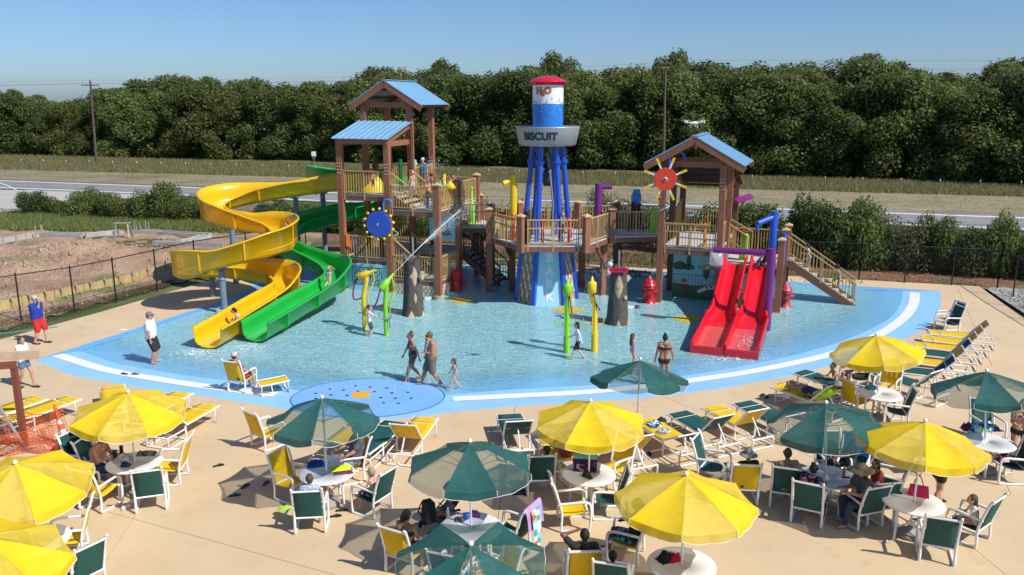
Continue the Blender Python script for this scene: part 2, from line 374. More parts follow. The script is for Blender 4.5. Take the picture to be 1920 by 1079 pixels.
# water
m=bpy.data.materials.new('pool_water'); m.use_nodes=True; N=m.node_tree.nodes; L=m.node_tree.links; N.remove(N['Principled BSDF']); om=N['Material Output']
tc=N.new('ShaderNodeTexCoord'); mp=N.new('ShaderNodeMapping'); mp.inputs['Scale'].default_value=(.55,2.3,1); mp.inputs['Rotation'].default_value=(0,0,.18); L.new(tc.outputs['Object'],mp.inputs[0])
n1=N.new('ShaderNodeTexNoise'); n1.inputs['Scale'].default_value=2.0; n1.inputs['Detail'].default_value=5; n1.inputs['Distortion'].default_value=1.5; n1.inputs['Roughness'].default_value=.62; L.new(mp.outputs[0],n1.inputs[0])
n2=N.new('ShaderNodeTexNoise'); n2.inputs['Scale'].default_value=6; n2.inputs['Detail'].default_value=4; n2.inputs['Distortion'].default_value=2; L.new(mp.outputs[0],n2.inputs[0])
ad=N.new('ShaderNodeMath'); ad.operation='MULTIPLY_ADD'; ad.inputs[1].default_value=1.1; L.new(n1.outputs[0],ad.inputs[0]); L.new(n2.outputs[0],ad.inputs[2])
bp=N.new('ShaderNodeBump'); bp.inputs['Strength'].default_value=.6; bp.inputs['Distance'].default_value=.05; L.new(ad.outputs[0],bp.inputs['Height'])
bp2=N.new('ShaderNodeBump'); bp2.inputs['Strength'].default_value=1; bp2.inputs['Distance'].default_value=.19; L.new(ad.outputs[0],bp2.inputs['Height'])
tr=N.new('ShaderNodeBsdfTransparent'); tr.inputs[0].default_value=(.90,1,.985,1)
df=N.new('ShaderNodeBsdfDiffuse'); df.inputs[0].default_value=(.47,.90,.98,1); L.new(bp2.outputs[0],df.inputs['Normal'])
gl=N.new('ShaderNodeBsdfGlossy'); gl.inputs['Roughness'].default_value=.06; L.new(bp.outputs[0],gl.inputs['Normal'])
ms=N.new('ShaderNodeMixShader'); ms.inputs[0].default_value=.80; L.new(tr.outputs[0],ms.inputs[1]); L.new(df.outputs[0],ms.inputs[2])
fr=N.new('ShaderNodeFresnel'); fr.inputs[0].default_value=1.14; L.new(bp.outputs[0],fr.inputs['Normal'])
m2=N.new('ShaderNodeMixShader'); L.new(fr.outputs[0],m2.inputs[0]); L.new(ms.outputs[0],m2.inputs[1]); L.new(gl.outputs[0],m2.inputs[2]); L.new(m2.outputs[0],om.inputs[0])
at=N.new('ShaderNodeAttribute'); at.attribute_name='water_depth'; mr=N.new('ShaderNodeMapRange'); mr.interpolation_type='SMOOTHSTEP'; mr.inputs[1].default_value=0; mr.inputs[2].default_value=.085; mr.inputs[3].default_value=.12; mr.inputs[4].default_value=.88; L.new(at.outputs['Fac'],mr.inputs[0]); L.new(mr.outputs[0],ms.inputs[0])
wo=conform('pool_water',[tuple(p) for p in PL],m,0,.6,flat=WZ); a_=wo.data.attributes.new('water_depth','FLOAT','POINT'); a_.data.foreach_set('value',[max(0,WZ-floor_z(v.co.x,v.co.y)) for v in wo.data.vertices])
_M['pool_water']=m
# ================= VEGETATION, FAR THINGS =================
def leaf_mat(name,c1,c2,c3,sheen=.5):
    m=bpy.data.materials.new(name); m.use_nodes=True; N=m.node_tree.nodes; L=m.node_tree.links; p=N['Principled BSDF']; p.inputs['Roughness'].default_value=.6; p.inputs['Specular IOR Level'].default_value=.3
    g=N.new('ShaderNodeNewGeometry'); cr=N.new('ShaderNodeValToRGB'); e=cr.color_ramp.elements; e[0].color=(*c1,1); e[1].color=(*c3,1); x=e.new(.5); x.color=(*c2,1); L.new(g.outputs['Random Per Island'],cr.inputs[0])
    oi=N.new('ShaderNodeObjectInfo'); hs=N.new('ShaderNodeHueSaturation'); a=N.new('ShaderNodeMapRange'); a.inputs[3].default_value=.72; a.inputs[4].default_value=1.28; L.new(oi.outputs['Random'],a.inputs[0]); L.new(a.outputs[0],hs.inputs['Value'])
    b=N.new('ShaderNodeMapRange'); b.inputs[3].default_value=.475; b.inputs[4].default_value=.515; w=N.new('ShaderNodeTexWhiteNoise'); w.noise_dimensions='1D'; L.new(oi.outputs['Random'],w.inputs['W']); L.new(w.outputs[0],b.inputs[0]); L.new(b.outputs[0],hs.inputs['Hue'])
    L.new(cr.outputs[0],hs.inputs['Color']); L.new(hs.outputs[0],p.inputs['Base Color'])
    t=N.new('ShaderNodeBsdfTranslucent'); L.new(hs.outputs[0],t.inputs[0]); s=N.new('ShaderNodeMixShader'); s.inputs[0].default_value=.48; L.new(p.outputs[0],s.inputs[1]); L.new(t.outputs[0],s.inputs[2]); L.new(s.outputs[0],N['Material Output'].inputs[0])
    return m
M_oak=leaf_mat('oak_leaves',(.075,.105,.028),(.135,.178,.048),(.215,.25,.08))
M_bushl=leaf_mat('bush_leaves',(.05,.08,.022),(.12,.17,.045),(.23,.29,.085))
M_bushp=leaf_mat('crape_myrtle_leaves',(.05,.05,.03),(.10,.12,.05),(.17,.17,.09))
M_bark=mat('bark',(.20,.17,.14),.95,.3,3,.6)
M_deadwood=mat('dead_wood',(.42,.38,.34),.9,.2,3,.4)
def leaf_cloud(lobes,n,size,seed,squash=1.,shape='quad'):
    """leaf clumps through the volume of a set of lobes -> mesh arrays"""
    r=np.random.default_rng(seed); lob=np.array(lobes); w=lob[:,3]**2; w/=w.sum(); k=r.choice(len(lob),n,p=w)
    d=r.normal(size=(n,3)); d/=np.linalg.norm(d,axis=1)[:,None]; rad=lob[k,3]*(r.random(n)**.28)*(.9+.25*r.random(n)); c=lob[k,:3]+d*rad[:,None]*np.array([1,1,squash])
    nrm=d*.9+r.normal(size=(n,3))*.75+np.array([0,0,.45]); nrm/=np.linalg.norm(nrm,axis=1)[:,None]
    a=np.cross(nrm,r.normal(size=(n,3))); a/=np.linalg.norm(a,axis=1)[:,None]; b=np.cross(nrm,a)
    s=size*(.55+.9*r.random(n)); a*=s[:,None]; b*=(s*(.45+.5*r.random(n)))[:,None]
    fold=nrm*(s*.25)[:,None]
    v=np.stack([c-a,c-b*.9+fold,c+a*(.7+.6*r.random(n))[:,None],c+b],1).reshape(-1,3); f=np.arange(n*4).reshape(-1,4)
    return v,f
def mesh_np(name,v,f,m):
    me=bpy.data.meshes.new(name); me.vertices.add(len(v)); me.vertices.foreach_set('co',v.astype(np.float32).ravel()); nf,k=f.shape
    me.loops.add(nf*k); me.loops.foreach_set('vertex_index',f.astype(np.int32).ravel()); me.polygons.add(nf); me.polygons.foreach_set('loop_start',np.arange(0,nf*k,k,dtype=np.int32)); me.polygons.foreach_set('loop_total',np.full(nf,k,dtype=np.int32))
    me.materials.append(m); me.update(calc_edges=True); return me
def tree_proto(seed,n,size,H=12,Rr=5.6):
    r=random.Random(seed); lobes=[]
    for k in range(30):
        a=r.random()*2*PI; h=r.uniform(.06,.93); env=(1-max(0,h-.35)**2*1.9)*(.72+.28*min(1,h*4))
        q=Rr*env*r.uniform(.35,.95); lobes.append((q*cos(a),q*sin(a),H*h,r.uniform(1.1,2.0)*(1.1-h*.15)))
    lobes.append((0,0,H*.5,2.6)); lobes.append((0,0,H*.75,2.2)); lobes.append((r.uniform(-2,2),r.uniform(-1,1),H*.90,1.6)); lobes.append((r.uniform(-2.5,2.5),0,H*.86,1.7))
    v,f=leaf_cloud(lobes,n,size,seed); cr=mesh_np('crown',v,f,M_oak)
    t=MB(); p=[(0,0,-.3),(r.uniform(-.2,.2),.1,H*.25),(r.uniform(-.5,.5),r.uniform(-.4,.4),H*.55),(r.uniform(-.8,.8),0,H*.85)]; t.tube(smooth_path(p,3),[.32-.028*i for i in range(10)],7)
    for k in range(6):
        l=lobes[k*4]; z=H*r.uniform(.15,.5); t.tube([(0,0,z),(l[0]*.5,l[1]*.5,(z+l[2])/2),(l[0],l[1],l[2])],[.15,.10,.04],5)
    tm=t.mesh('trunk'); tm.materials.append(M_bark); return cr,tm
protos=[tree_proto(s,21000,.165) for s in(1,2,3,4,5,6)]
# forest edge: surveyed skyline (pixel column, skyline row) and foot line
sk=[(-60,150),(0,160),(60,163),(120,178),(150,182),(190,163),(240,150),(300,140),(340,130),(400,126),(450,134),(520,140),(580,138),(640,140),(700,120),(740,118),(770,130),(820,126),(870,124),(930,120),(1000,117),(1040,116),(1090,122),(1150,116),(1200,106),(1240,96),(1300,98),(1340,112),(1390,100),(1440,100),(1500,110),(1580,94),(1640,98),(1700,108),(1760,116),(1820,116),(1870,100),(1920,98),(1990,95)]
ft=[(-80,288),(0,291),(640,300),(1000,312),(1300,320),(1920,346),(2000,349)]
def interp(t,x):
    for (a,b),(c,d) in zip(t,t[1:]):
        if a<=x<=c: return b+(d-b)*(x-a)/(c-a)
    return t[0][1] if x<t[0][0] else t[-1][1]
def zrow(x,y,py):
    v=(py-539.5)/CF; Z=y*(_cs+v*_cc)/(-_cc+v*_cs); return Z+CH
wood=['broad oak','round oak','tall narrow oak','leaning oak','dense oak','loose limbed oak']
def place_tree(px,back,hmul,k,lab,lowfill=False):
    p=G(px,interp(ft,px)); d=p.normalized(); y=p.y+back; x=p.x*y/p.y; top=zrow(x,y,interp(sk,px))
    top*=hmul; r_=random.uniform(0,6.28); cr,tm=protos[k]; s=top/12.9
    t=thing('oak_tree',lab,'tree',(x,y,-.1),r_,'oaks of the woodland beyond the highway'); t.scale=(s*random.uniform(1.0,1.25),s*random.uniform(1.0,1.25),s)
    put('crown',cr,t); put('trunk',tm,t)
LMK=[(0,'at the left edge of the photo'),(50,'above the arched gate'),(95,'above the gate-side bush'),(140,'just left of the leaning pole'),(190,'right beside the leaning pole'),(235,'a little right of the leaning pole'),(285,'above the tallest hedge shrub'),(330,'left of the highest left skyline'),(375,'at the first skyline hump'),(420,'above the yellow slide bend'),(465,'right of the first skyline hump'),(510,'above the long yellow slide run'),(555,'above the green slide top'),(600,'left of the low blue roof'),(650,'behind the low blue roof'),(700,'behind the left slope of the high gable'),(750,'behind the high gable peak'),(800,'behind the right slope of the high gable'),(850,'just right of the high gable'),(895,'between gable and water tank'),(940,'left of the silver dog bowl sign'),(985,'left edge of the tank'),(1030,'behind the red domed tank'),(1080,'right edge of the tank'),(1125,'above the purple spout'),(1165,'above the blue funnel'),(1205,'left of the tall pole'),(1250,'behind the tall pole'),(1295,'above the hovering drone'),(1340,'above the right blue roof'),(1390,'right of the right blue roof'),(1440,'above the blue spout pipe'),(1490,'left of the pale snag'),(1540,'at the pale snag'),(1590,'right of the pale snag'),(1640,'at the highest right skyline'),(1690,'right of the highest right skyline'),(1745,'above the middle fence post'),(1800,'above the fence corner'),(1855,'left of the far right rise'),(1905,'at the right edge of the photo'),(3000,'beyond the right edge')]
USED={}
def where(px,row):
    w=min(LMK,key=lambda q:abs(q[0]-px))[1]; k=(w,row); USED[k]=USED.get(k,0)+1
    return w+(['',', right one',', second right one',', third right one'][USED[k]-1])
px=-40; i=0; side=lambda p:'far left' if p<300 else 'left' if p<640 else 'middle left' if p<960 else 'middle right' if p<1280 else 'right' if p<1600 else 'far right'
while px<1975:
    y=G(px,interp(ft,px)).y; stp=5.2*CF/y*random.uniform(.85,1.15)
    place_tree(px,2.0+random.uniform(-1,1.5),random.uniform(.80,.96),i%6,f'{wood[i%6]} of the front row, {where(px,0)}')
    place_tree(px+stp*.5,7.5+random.uniform(-1,1.5),random.uniform(.93,1.02),(i*5+2)%6,f'{wood[(i*5+2)%6]} of the second row, {where(px+stp*.5,1)}')
    if i%2==0: place_tree(px+stp*.3,13,random.uniform(.95,1.03),(i*3+1)%6,f'{wood[(i*3+1)%6]} deep in the wood, {where(px,2)}')
    px+=stp; i+=1
# taller tops on the skyline
for px,row,lab in ((828,101,'dark round treetop standing above the woodland left of the striped water tower'),(1046,94,'dark treetop standing above the woodland right of the red domed tower'),(1262,92,'rounded treetop above the woodland beside the tall wooden pole'),(1600,92,'pair of rounded treetops highest on the right of the woodland'),(1903,96,'treetop rising at the right edge of the photo')):
    y=G(px,interp(ft,px)).y+16; x=(px-960)/CF*y*.985; t=thing('oak_tree',lab,'tree',(x,y,-.1),px,'oaks of the woodland beyond the highway'); s=zrow(x,y,row)/12.8; t.scale=(s*.75,s*.75,s); cr,tm=protos[px%6]; put('crown',cr,t); put('trunk',tm,t)
# undergrowth at the wood's foot
def bush_proto(seed,n,size,m,n_l=12,w=1.55,h=2.0):
    r=random.Random(seed); lobes=[(r.uniform(-w,w)*.62,r.uniform(-w,w)*.5,h*r.uniform(.20,.74),h*r.uniform(.26,.46)) for k in range(n_l)]+[(0,0,h*.4,h*.4)]
    v,f=leaf_cloud(lobes,n,size,seed); me=mesh_np('foliage',v,f,m)
    t=MB()
    for k in range(9):
        a=r.random()*6.28; l=lobes[k%len(lobes)]; t.tube([(.1*cos(a),.1*sin(a),0),(l[0]*.5,l[1]*.5,l[2]*.55),(l[0]*1.1,l[1]*1.1,l[2]+l[3]*1.05)],[.022,.016,.006],4)
    tm=t.mesh('stems'); tm.materials.append(M_bark); return me,tm
bpro=[bush_proto(s,10000,.062,M_bushl) for s in(11,12,13,14)]; ppro=[bush_proto(s,4200,.052,M_bushp,12) for s in(21,22,23)]
upro=[bush_proto(s,1500,.13,M_oak) for s in(31,32)]
px=-50
i=0
while px<1960:
    p=G(px,interp(ft,px)-1); s=random.uniform(1.2,2.0); me,tm=upro[i%2]
    t=thing('scrub_bush',f'low scrub at the wood edge, {where(px,3)}','bush',(p.x,p.y,-.1),random.random()*6,'scrub along the woodland edge'); t.scale=(s*.9,s*.7,s*.6); put('foliage',me,t); put('stems',tm,t); px+=random.uniform(30,44); i+=1
def bush(px,row,w,h,lab,group,pro=None,k=0,name='bush'):
    p=G(px,row); me,tm=(pro or bpro)[k%len(pro or bpro)]; t=thing(name,lab,'bush',(p.x,p.y,-.02),random.random()*6,group); t.scale=(w/3.3,w/3.3*.9,h/2.35); put('foliage',me,t); put('stems',tm,t)
LG='bushes between the highway and the dirt lot'
for i,(px,row,w,h,l) in enumerate([(78,402,2.9,2.1,'rounded dark bush beside the white gate'),(118,404,2.2,1.5,'low bush filling the gap right of the bush by the gate'),(163,406,3.2,2.3,'rounded bush, second large one from the white gate'),(205,409,2.9,2.2,'bushy shrub in the middle of the hedge behind the sawhorse'),(243,411,2.6,1.8,'low spreading bush just left of the tallest hedge shrub'),(283,412,3.0,2.6,'dense bush left half of the tallest clump in the hedge'),(313,412,3.3,3.1,'tallest upright shrub of the hedge, pointed top'),(352,414,2.7,2.1,'bush between the tallest shrub and the yellow slide'),(392,416,2.7,2.0,'bush just behind the outer bend of the yellow slide')]):
    bush(px,row,w,h,l,LG,k=i)
for i,(px,row,w,h) in enumerate([(478,425,2.6,1.5),(512,427,3.1,2.0),(552,430,3.1,2.0),(592,432,3.1,2.1),(628,434,3,2.0),(672,436,3,2.1),(715,438,3,1.9),(760,440,3,2.2),(805,440,3,2.2)]):
    bush(px,row,w,h,['dark clipped bush seen under the upper run of the yellow slide','dark bush between the yellow slide and its tall grey posts','dark bush behind the left tall grey slide post','dark bush behind the right tall grey slide post','dark bush next to the brown tower leg','dark bush seen through the lower deck of the tall tower','dark bush behind the blue toothed wheel','bush behind the maze tower stairs','bush behind the right leg of the tall tower'][i],'dark bushes behind the slides',k=i+1)
for i,(px,row,w,h) in enumerate([(850,442,3.2,2.6),(890,445,3.2,2.9),(935,446,3.2,2.7),(985,448,3.2,2.6),(1040,450,3.2,2.6),(1090,452,3.2,2.9),(1135,452,3.4,3.6),(1175,455,3.2,3.0),(1215,458,3.2,2.8)]):
    bush(px,row,w,h,['twiggy mauve-grey shrub '+s for s in('right of the tall tower leg','behind the stream of water','left of the yellow spout pole','behind the blue tower legs','right of the blue tower legs','left of the purple pole','round and tall behind the purple pole','behind the blue funnel','left of the roofed platform')][i],'sparse grey shrubs behind the play deck',ppro,i)
RG='large green bushes east of the play structure'
for i,(px,row,w,h,k) in enumerate([(1262,472,3.3,3.0,0),(1300,474,3.4,2.7,1),(1345,476,3.4,3.3,0),(1395,480,3.6,3.4,0),(1440,484,3.4,3.5,0),(1490,488,3.6,3.0,0),(1525,492,3.6,3.9,0),(1572,496,3.4,3.7,0),(1612,500,3.6,4.0,0),(1650,502,3.1,2.9,0),(1692,506,3.2,2.9,1),(1730,508,3.1,2.5,0),(1768,510,3.1,3.3,0),(1802,513,2.9,2.8,1),(1836,515,2.9,2.6,0),(1868,517,2.5,3.6,0),(1900,519,2.8,2.6,1),(1945,522,3,2.8,0),(1550,478,3.2,3.3,1),(1640,488,3,3.0,1)]):
    bush(px,row,w,h,['leafy bush '+s for s in ('seen under the roof between the brown posts','behind the orange levers','right of the roofed tower posts','behind the blue spout pole','left part of the big clump beside the stairs','above the stair handrail','tallest in the clump behind the stairs','with yellow-green top right of the stairs','at the right end of the big clump with the highest top','behind the fence post nearest the stairs','grey and twiggy in front of the highway','low and dark by the middle fence post','pale green and upright, left of the fence corner','twiggy by the fence corner','dark and low at the fence corner','with a feathery light top against the road','twiggy beyond the side fence','at the right edge behind the side fence','twiggy behind the stair clump','twiggy at the back of the big clump')][i],RG,ppro if k else None,i)
# grass: tall dry strip, green strip on the left, grass clumps
def grass(name,region,n,h,w,cols,label,seed,zf=None,lean=.35):
    r=np.random.default_rng(seed); a,b,c,d=[np.array(p) for p in region]; u=r.random((n,1)); v=r.random((n,1))
    p=(a*(1-u)+b*u)*(1-v)+(d*(1-u)+c*u)*v
    z=np.full((n,1),-.1) if zf is None else np.array([[zf(x,y)] for x,y in p])
    base=np.hstack([p,z]); hh=h*(.5+.8*r.random((n,1))); t=r.random((n,1))*6.283; dx=np.hstack([np.cos(t),np.sin(t),t*0])*w
    tip=base+np.hstack([r.normal(size=(n,2))*lean*hh,hh]); vs=np.stack([base-dx,base+dx,tip],1).reshape(-1,3)
    m=leaf_mat(name+'_blades',*cols); o=put(name,mesh_np(name,vs,np.arange(n*3).reshape(-1,3),m)); return tag(o,label,'grass',kind='stuff')
def quad(a,b,c,d): return [tuple(G(*p).xy) for p in (a,b,c,d)]
grass('dry_grass',quad((-60,315),(2000,370),(2000,349),(-60,289)),90000,.42,.05,((.22,.23,.08),(.32,.31,.13),(.42,.38,.19)),'tall dry yellow-green grass between the highway verge and the woodland',1)
grass('dry_grass',quad((-60,337),(2000,407),(2000,370),(-60,314.5)),26000,.035,.10,((.23,.20,.12),(.28,.245,.15),(.31,.28,.17)),'mown straw-coloured grass on the far side of the highway',2)
grass('green_grass',quad((-40,432),(480,436),(480,406),(0,397)),30000,.38,.03,((.14,.20,.05),(.24,.32,.09),(.38,.38,.17)),'green and straw-coloured grass in front of the hedge beyond the dirt lot',3,lambda x,y:dirt_h(x,y)-.03)
grass('green_grass',quad((0,628),(318,535),(330,522),(0,600)),9000,.05,.012,((.07,.09,.03),(.13,.15,.06),(.22,.20,.10)),'patchy dark grass strip along the black fence by the deck',4,lambda x,y:-.045)
grass('weeds',quad((130,470),(330,462),(330,448),(130,456)),2600,.14,.02,((.09,.14,.04),(.15,.2,.07),(.28,.27,.13)),'thin weeds around the sawhorse in the dirt lot',5,lambda x,y:dirt_h(x,y)-.02)
grass('weeds',quad((900,485),(1500,510),(1500,488),(900,466)),5000,.22,.03,((.09,.12,.04),(.2,.2,.09),(.34,.28,.15)),'straw and weeds in the mulch behind the pool',6,lambda x,y:-.02)
# dead snag
p=G(1560,326); t=thing('dead_tree','bare pale dead tree standing in front of the woodland on the right','tree',(p.x,p.y-1.5,-.1)); H=zrow(p.x,p.y,172)
q=MB(); q.tube(smooth_path([(0,0,0),(.1,0,H*.3),(-.1,0,H*.55),(.35,0,H*.8),(.8,0,H)],4),[.28-.014*i for i in range(17)],7); q.build('trunk',M_deadwood,t)
for a,b in (((.5,0,H*.86),(2.0,0,H*.9)),((.2,0,H*.66),(1.9,.1,H*.72)),((0,0,H*.5),(-1.2,0,H*.6))):
    q=MB(); q.tube([a,((a[0]+b[0])/2,0,(a[2]+b[2])/2-.15),b],[.09,.06,.03],5); q.build('branch',M_deadwood,t)
# utility poles and wires
M_pole=mat('weathered_pole_wood',(.10,.075,.055),.9,.2,2,.3); M_wire=mat('wire',(.10,.11,.12),.6)
def upole(base,ptop,label,arms):
    p=G(*base); v=Vector((p.x,p.y,-.1)); H=zrow(p.x,p.y,ptop[1]); Pt=G(ptop[0],ptop[1],H) if False else None
    # lean so that the top stands over the surveyed point
    u=(ptop[0]-960)/CF; vv=(ptop[1]-539.5)/CF; s=p.y/(_cc-vv*_cs); x=u*s
    t=thing('utility_pole',label,'utility pole',v); q=MB(); q.tube([(0,0,0),((x-p.x),0,H+.1)],[.20,.12],8); q.build('pole',M_pole,t)
    for z,w,dx in arms:
        f=(H-z)/H; q=MB(); q.box(((x-p.x)*f,-.12,H-z),(w,.1,.13)); ar=q.build('crossarm',M_pole,t)
        for k in(-1,-.5,.5,1): q=MB(); q.lathe([(0,.0),(.06,.02),(.05,.1),(.02,.16),(0,.17)],((x-p.x)*f+k*w*.46,-.12,H-z+.065),6); q.build('insulator',mat('porcelain',(.3,.28,.26),.3),ar)
    return Vector((x,p.y,H))
a1=upole((181,307),(169,151),'leaning wooden utility pole with one crossarm in front of the woodland at left',[(.55,2.4,0)])
a2=upole((1243,335),(1248,112),'tall dark wooden pole behind the roofed play tower',[(.35,1.3,0),(.9,.7,0)])
q=MB()
for k,dz in((-1.1,-.4),(1.1,-.4),(0,.05)):
    for A,B in ((a1,Vector((-150,128,11.5))),(a1,a2+Vector((0,0,-.3)))):
        pts=[A.lerp(B,i/14)+Vector((0,k*.3,dz-3.0*(.25-(i/14-.5)**2)*.8)) for i in range(15)]; q.tube(pts,.010,3,False)
for dz in(0,-.8,-1.6): pts=[a2.lerp(Vector((95,70,12.8)),i/14)+Vector((0,0,dz-2*(.25-(i/14-.5)**2))) for i in range(15)]; q.tube(pts,.010,3,False)
tag(q.build('power_line',M_wire),'thin overhead power lines running between the two wooden poles across the woodland','wires')
# wire fence along the verge
t=thing('wire_fence','low wire fence with thin steel posts along the dry grass beyond the highway','fence',(0,0,0)); A=G(-40,316); B=G(1990,368); nP=36
q=MB()
for z in(.4,.75,1.1): q.tube([(A.x,A.y,z-.1),(B.x,B.y,z-.1)],.008,3,False)
q.build('fence_wire',M_wire,t)
pm=MB().tube([(0,0,-.1),(0,0,1.15)],.04,5).tube([(0,0,1.15),(0,0,1.32)],.045,5).mesh('fence_post'); pm.materials.append(mat('steel_post',(.16,.14,.12),.8)); pm.materials.append(mat('white_tip',(.7,.7,.68),.6))
for i,pf in enumerate(pm.polygons): pf.material_index=1 if i>=7 else 0
for k in range(nP+1): put('fence_post',pm,t,A.lerp(B,k/nP))
# ================= PLAY STRUCTURE =================
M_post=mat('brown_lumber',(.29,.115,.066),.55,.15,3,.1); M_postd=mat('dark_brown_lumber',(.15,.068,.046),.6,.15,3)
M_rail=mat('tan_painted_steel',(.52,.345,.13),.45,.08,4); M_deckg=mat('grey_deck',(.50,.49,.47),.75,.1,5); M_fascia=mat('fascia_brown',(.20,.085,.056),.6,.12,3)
M_cap=mat('tan_post_cap',(.55,.37,.19),.55,.1,4); M_roof=mat('blue_metal_roof',(.19,.38,.57),.38,.07,1.5,metal=.0); M_roofu=mat('roof_underside',(.35,.34,.32),.6)
M_blk=mat('black_powdercoat',(.02,.02,.022),.5); M_blue=mat('royal_blue_fiberglass',(.014,.085,.52),.3,.1,4,coat=.3); M_lblue=mat('light_blue_panel',(.33,.66,.80),.5,.05,2)
M_yel=mat('yellow_paint',(.78,.53,.015),.35,.06,4,coat=.2); M_grn=mat('lime_green_paint',(.22,.60,.02),.35,.06,4,coat=.2); M_pur=mat('purple_paint',(.17,.02,.20),.35,.1,4,coat=.2)
M_red=mat('red_paint',(.55,.008,.02),.3,.08,4,coat=.3); M_orng=mat('orange_paint',(.78,.22,.02),.4,.08,4); M_dred=mat('dark_red_paint',(.28,.01,.02),.4); M_white=mat('white_paint',(.78,.78,.77),.45,.05,3)
M_steelb=mat('blue_grey_steel',(.17,.24,.31),.45,.15,2); M_steel=mat('galvanised_steel',(.42,.43,.44),.4,.12,3,metal=.6)
class Grid:
    def __init__(s,o,ang): s.o=Vector((*o,0)); s.u=Vector((cos(ang),sin(ang),0)); s.v=Vector((-sin(ang),cos(ang),0)); s.a=ang
    def __call__(s,a,b,z=0): return s.o+s.u*a+s.v*b+Vector((0,0,z))
capm=MB().add([(-.17,-.17,0),(.17,-.17,0),(.17,.17,0),(-.17,.17,0),(-.17,-.17,.05),(.17,-.17,.05),(.17,.17,.05),(-.17,.17,.05),(0,0,.15)],[(3,2,1,0),(0,1,5,4),(1,2,6,5),(2,3,7,6),(3,0,4,7),(4,5,8),(5,6,8),(6,7,8),(7,4,8)]).mesh('cap'); capm.materials.append(M_cap)
shoem=MB().box((0,0,.03),(.5,.5,.06)).box((0,0,.11),(.40,.40,.10),taper=.85).mesh('base_shoe'); shoem.materials.append(M_cap)
boltm=MB().lathe([(.022,0),(.022,.015),(0,.02)],n=6).mesh('bolt'); boltm.materials.append(M_white)
def post(par,p,z0,z1,ang,cap=False,shoe=False,m=None,w=.25,bolts=()):
    q=MB(); q.box((0,0,(z1-z0)/2),(w,w,z1-z0)); o=q.build('post',m or M_post,par,(p.x,p.y,z0),(0,0,ang))
    if cap: put('cap',capm,o,(0,0,z1-z0))
    if shoe: put('base_shoe',shoem,o,(0,0,0))
    for zb in bolts:
        for k in range(8): put('bolt',boltm,o,((-.05 if k%2 else .05),-w/2,zb-z0+.14*(k//2)),(PI/2,0,0))
    return o
balm=MB().box((0,0,.5),(.028,.028,1)).mesh('baluster'); balm.materials.append(M_rail); balk=MB().box((0,0,.5),(.028,.028,1)).mesh('baluster'); balk.materials.append(M_blk)
def railing(par,A,B,h=1.07,sp=.125,mid=False,m=None,below=.25,ends=True):
    A=Vector(A); B=Vector(B); m=m or M_rail; d=B-A; L=Vector((d.x,d.y,0)).length; up=Vector((0,0,1)); q=MB()
    q.beam(A+up*h,B+up*h,.075,.05); q.beam(A+up*.1,B+up*.1,.045,.045)
    if mid: q.beam(A+up*.72,B+up*.72,.05,.05)
    if L>1.3: q.beam(A.lerp(B,.5)-up*below,A.lerp(B,.5)+up*(h-.02),.055,.055,up=d.normalized())
    if ends:
        for t in(.02,.98): q.beam(A.lerp(B,t)-up*below,A.lerp(B,t)+up*(h-.02),.055,.055,up=d.normalized())
    o=q.build('railing',m,par); n=max(2,int(L/sp)); bmsh=balk if m is M_blk else balm; a=math.atan2(d.y,d.x)
    for k in range(1,n):
        t=k/n
        if abs(t-.5)<.02 and L>1.3: continue
        put('baluster',bmsh,o,A.lerp(B,t)+up*.12,(0,0,a),(1,1,h-.14))
    return o
def deck(par,pts,z,name='deck'):
    q=MB(); q.poly([(p.x,p.y,z) for p in pts],h=.06); o=q.build(name,M_deckg,par); q=MB(); n=len(pts)
    c=sum((Vector((p.x,p.y,0)) for p in pts),Vector())/n
    for i in range(n):
        a=Vector((pts[i].x,pts[i].y,0)); b=Vector((pts[(i+1)%n].x,pts[(i+1)%n].y,0)); s=lambda p:p+(c-p).normalized()*.02
        q.beam(s(a)+Vector((0,0,z-.17)),s(b)+Vector((0,0,z-.17)),.07,.2)
    q.build('fascia_beam',M_fascia,par); return o
def stair(par,A,B,wdir,width,n,rails=(1,1),m=None,under=True):
    """A top edge centre, B bottom edge centre"""
    A=Vector(A); B=Vector(B); w=Vector(wdir).normalized()*width/2; d=B-A; hd=Vector((d.x,d.y,0)); run=hd/n; ang=math.atan2(hd.y,hd.x)
    tm=MB().box((0,0,-.03),(run.length*.96,width-.1,.05)).box((-run.length*.46,0,-.08),(.03,width-.1,d.z/n)).mesh('tread'); tm.materials.append(M_deckg)
    for k in range(n): put('tread',tm,par,A+run*(k+.5)+Vector((0,0,d.z/n*(k+.5))),(0,0,ang))
    q=MB(); q.beam(A-Vector((0,0,.26)),B-Vector((0,0,.16)),width-.14,.02); q.build('shadow_panel',M_fascia,par)  # panel added under the treads so the stairs cast a solid shadow
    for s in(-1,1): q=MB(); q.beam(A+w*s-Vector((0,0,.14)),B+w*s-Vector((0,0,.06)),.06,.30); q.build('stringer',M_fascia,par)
    for s,f in zip((-1,1),rails):
        if f: railing(par,A+w*s*1.02,B+w*s*1.02,1.0,m=m,sp=.14,below=.05)
GL=Grid((-5.57,37.2),R(-19)); T=thing('play_tower','tall brown play tower with two blue metal roofs and tan railings on three levels','play tower',(0,0,0))
AL=GL.a; PB=(4.75,)
post(T,GL(-2.4,0),-.15,6.72,AL,shoe=True,bolts=(5.4,)); post(T,GL(0,0),-.15,6.72,AL,shoe=True,bolts=(5.4,)); post(T,GL(2.4,0),-.15,4.95,AL,cap=True,shoe=True); post(T,GL(2.4,2.4),-.15,5.0,AL,cap=True,shoe=True,m=M_post)
for a,b in((-2.4,2.4),(0,2.4),(-2.4,4.8),(0,4.8)): post(T,GL(a,b),-.15,8.42,AL,shoe=True,bolts=(5.4,) if a==0 else ())
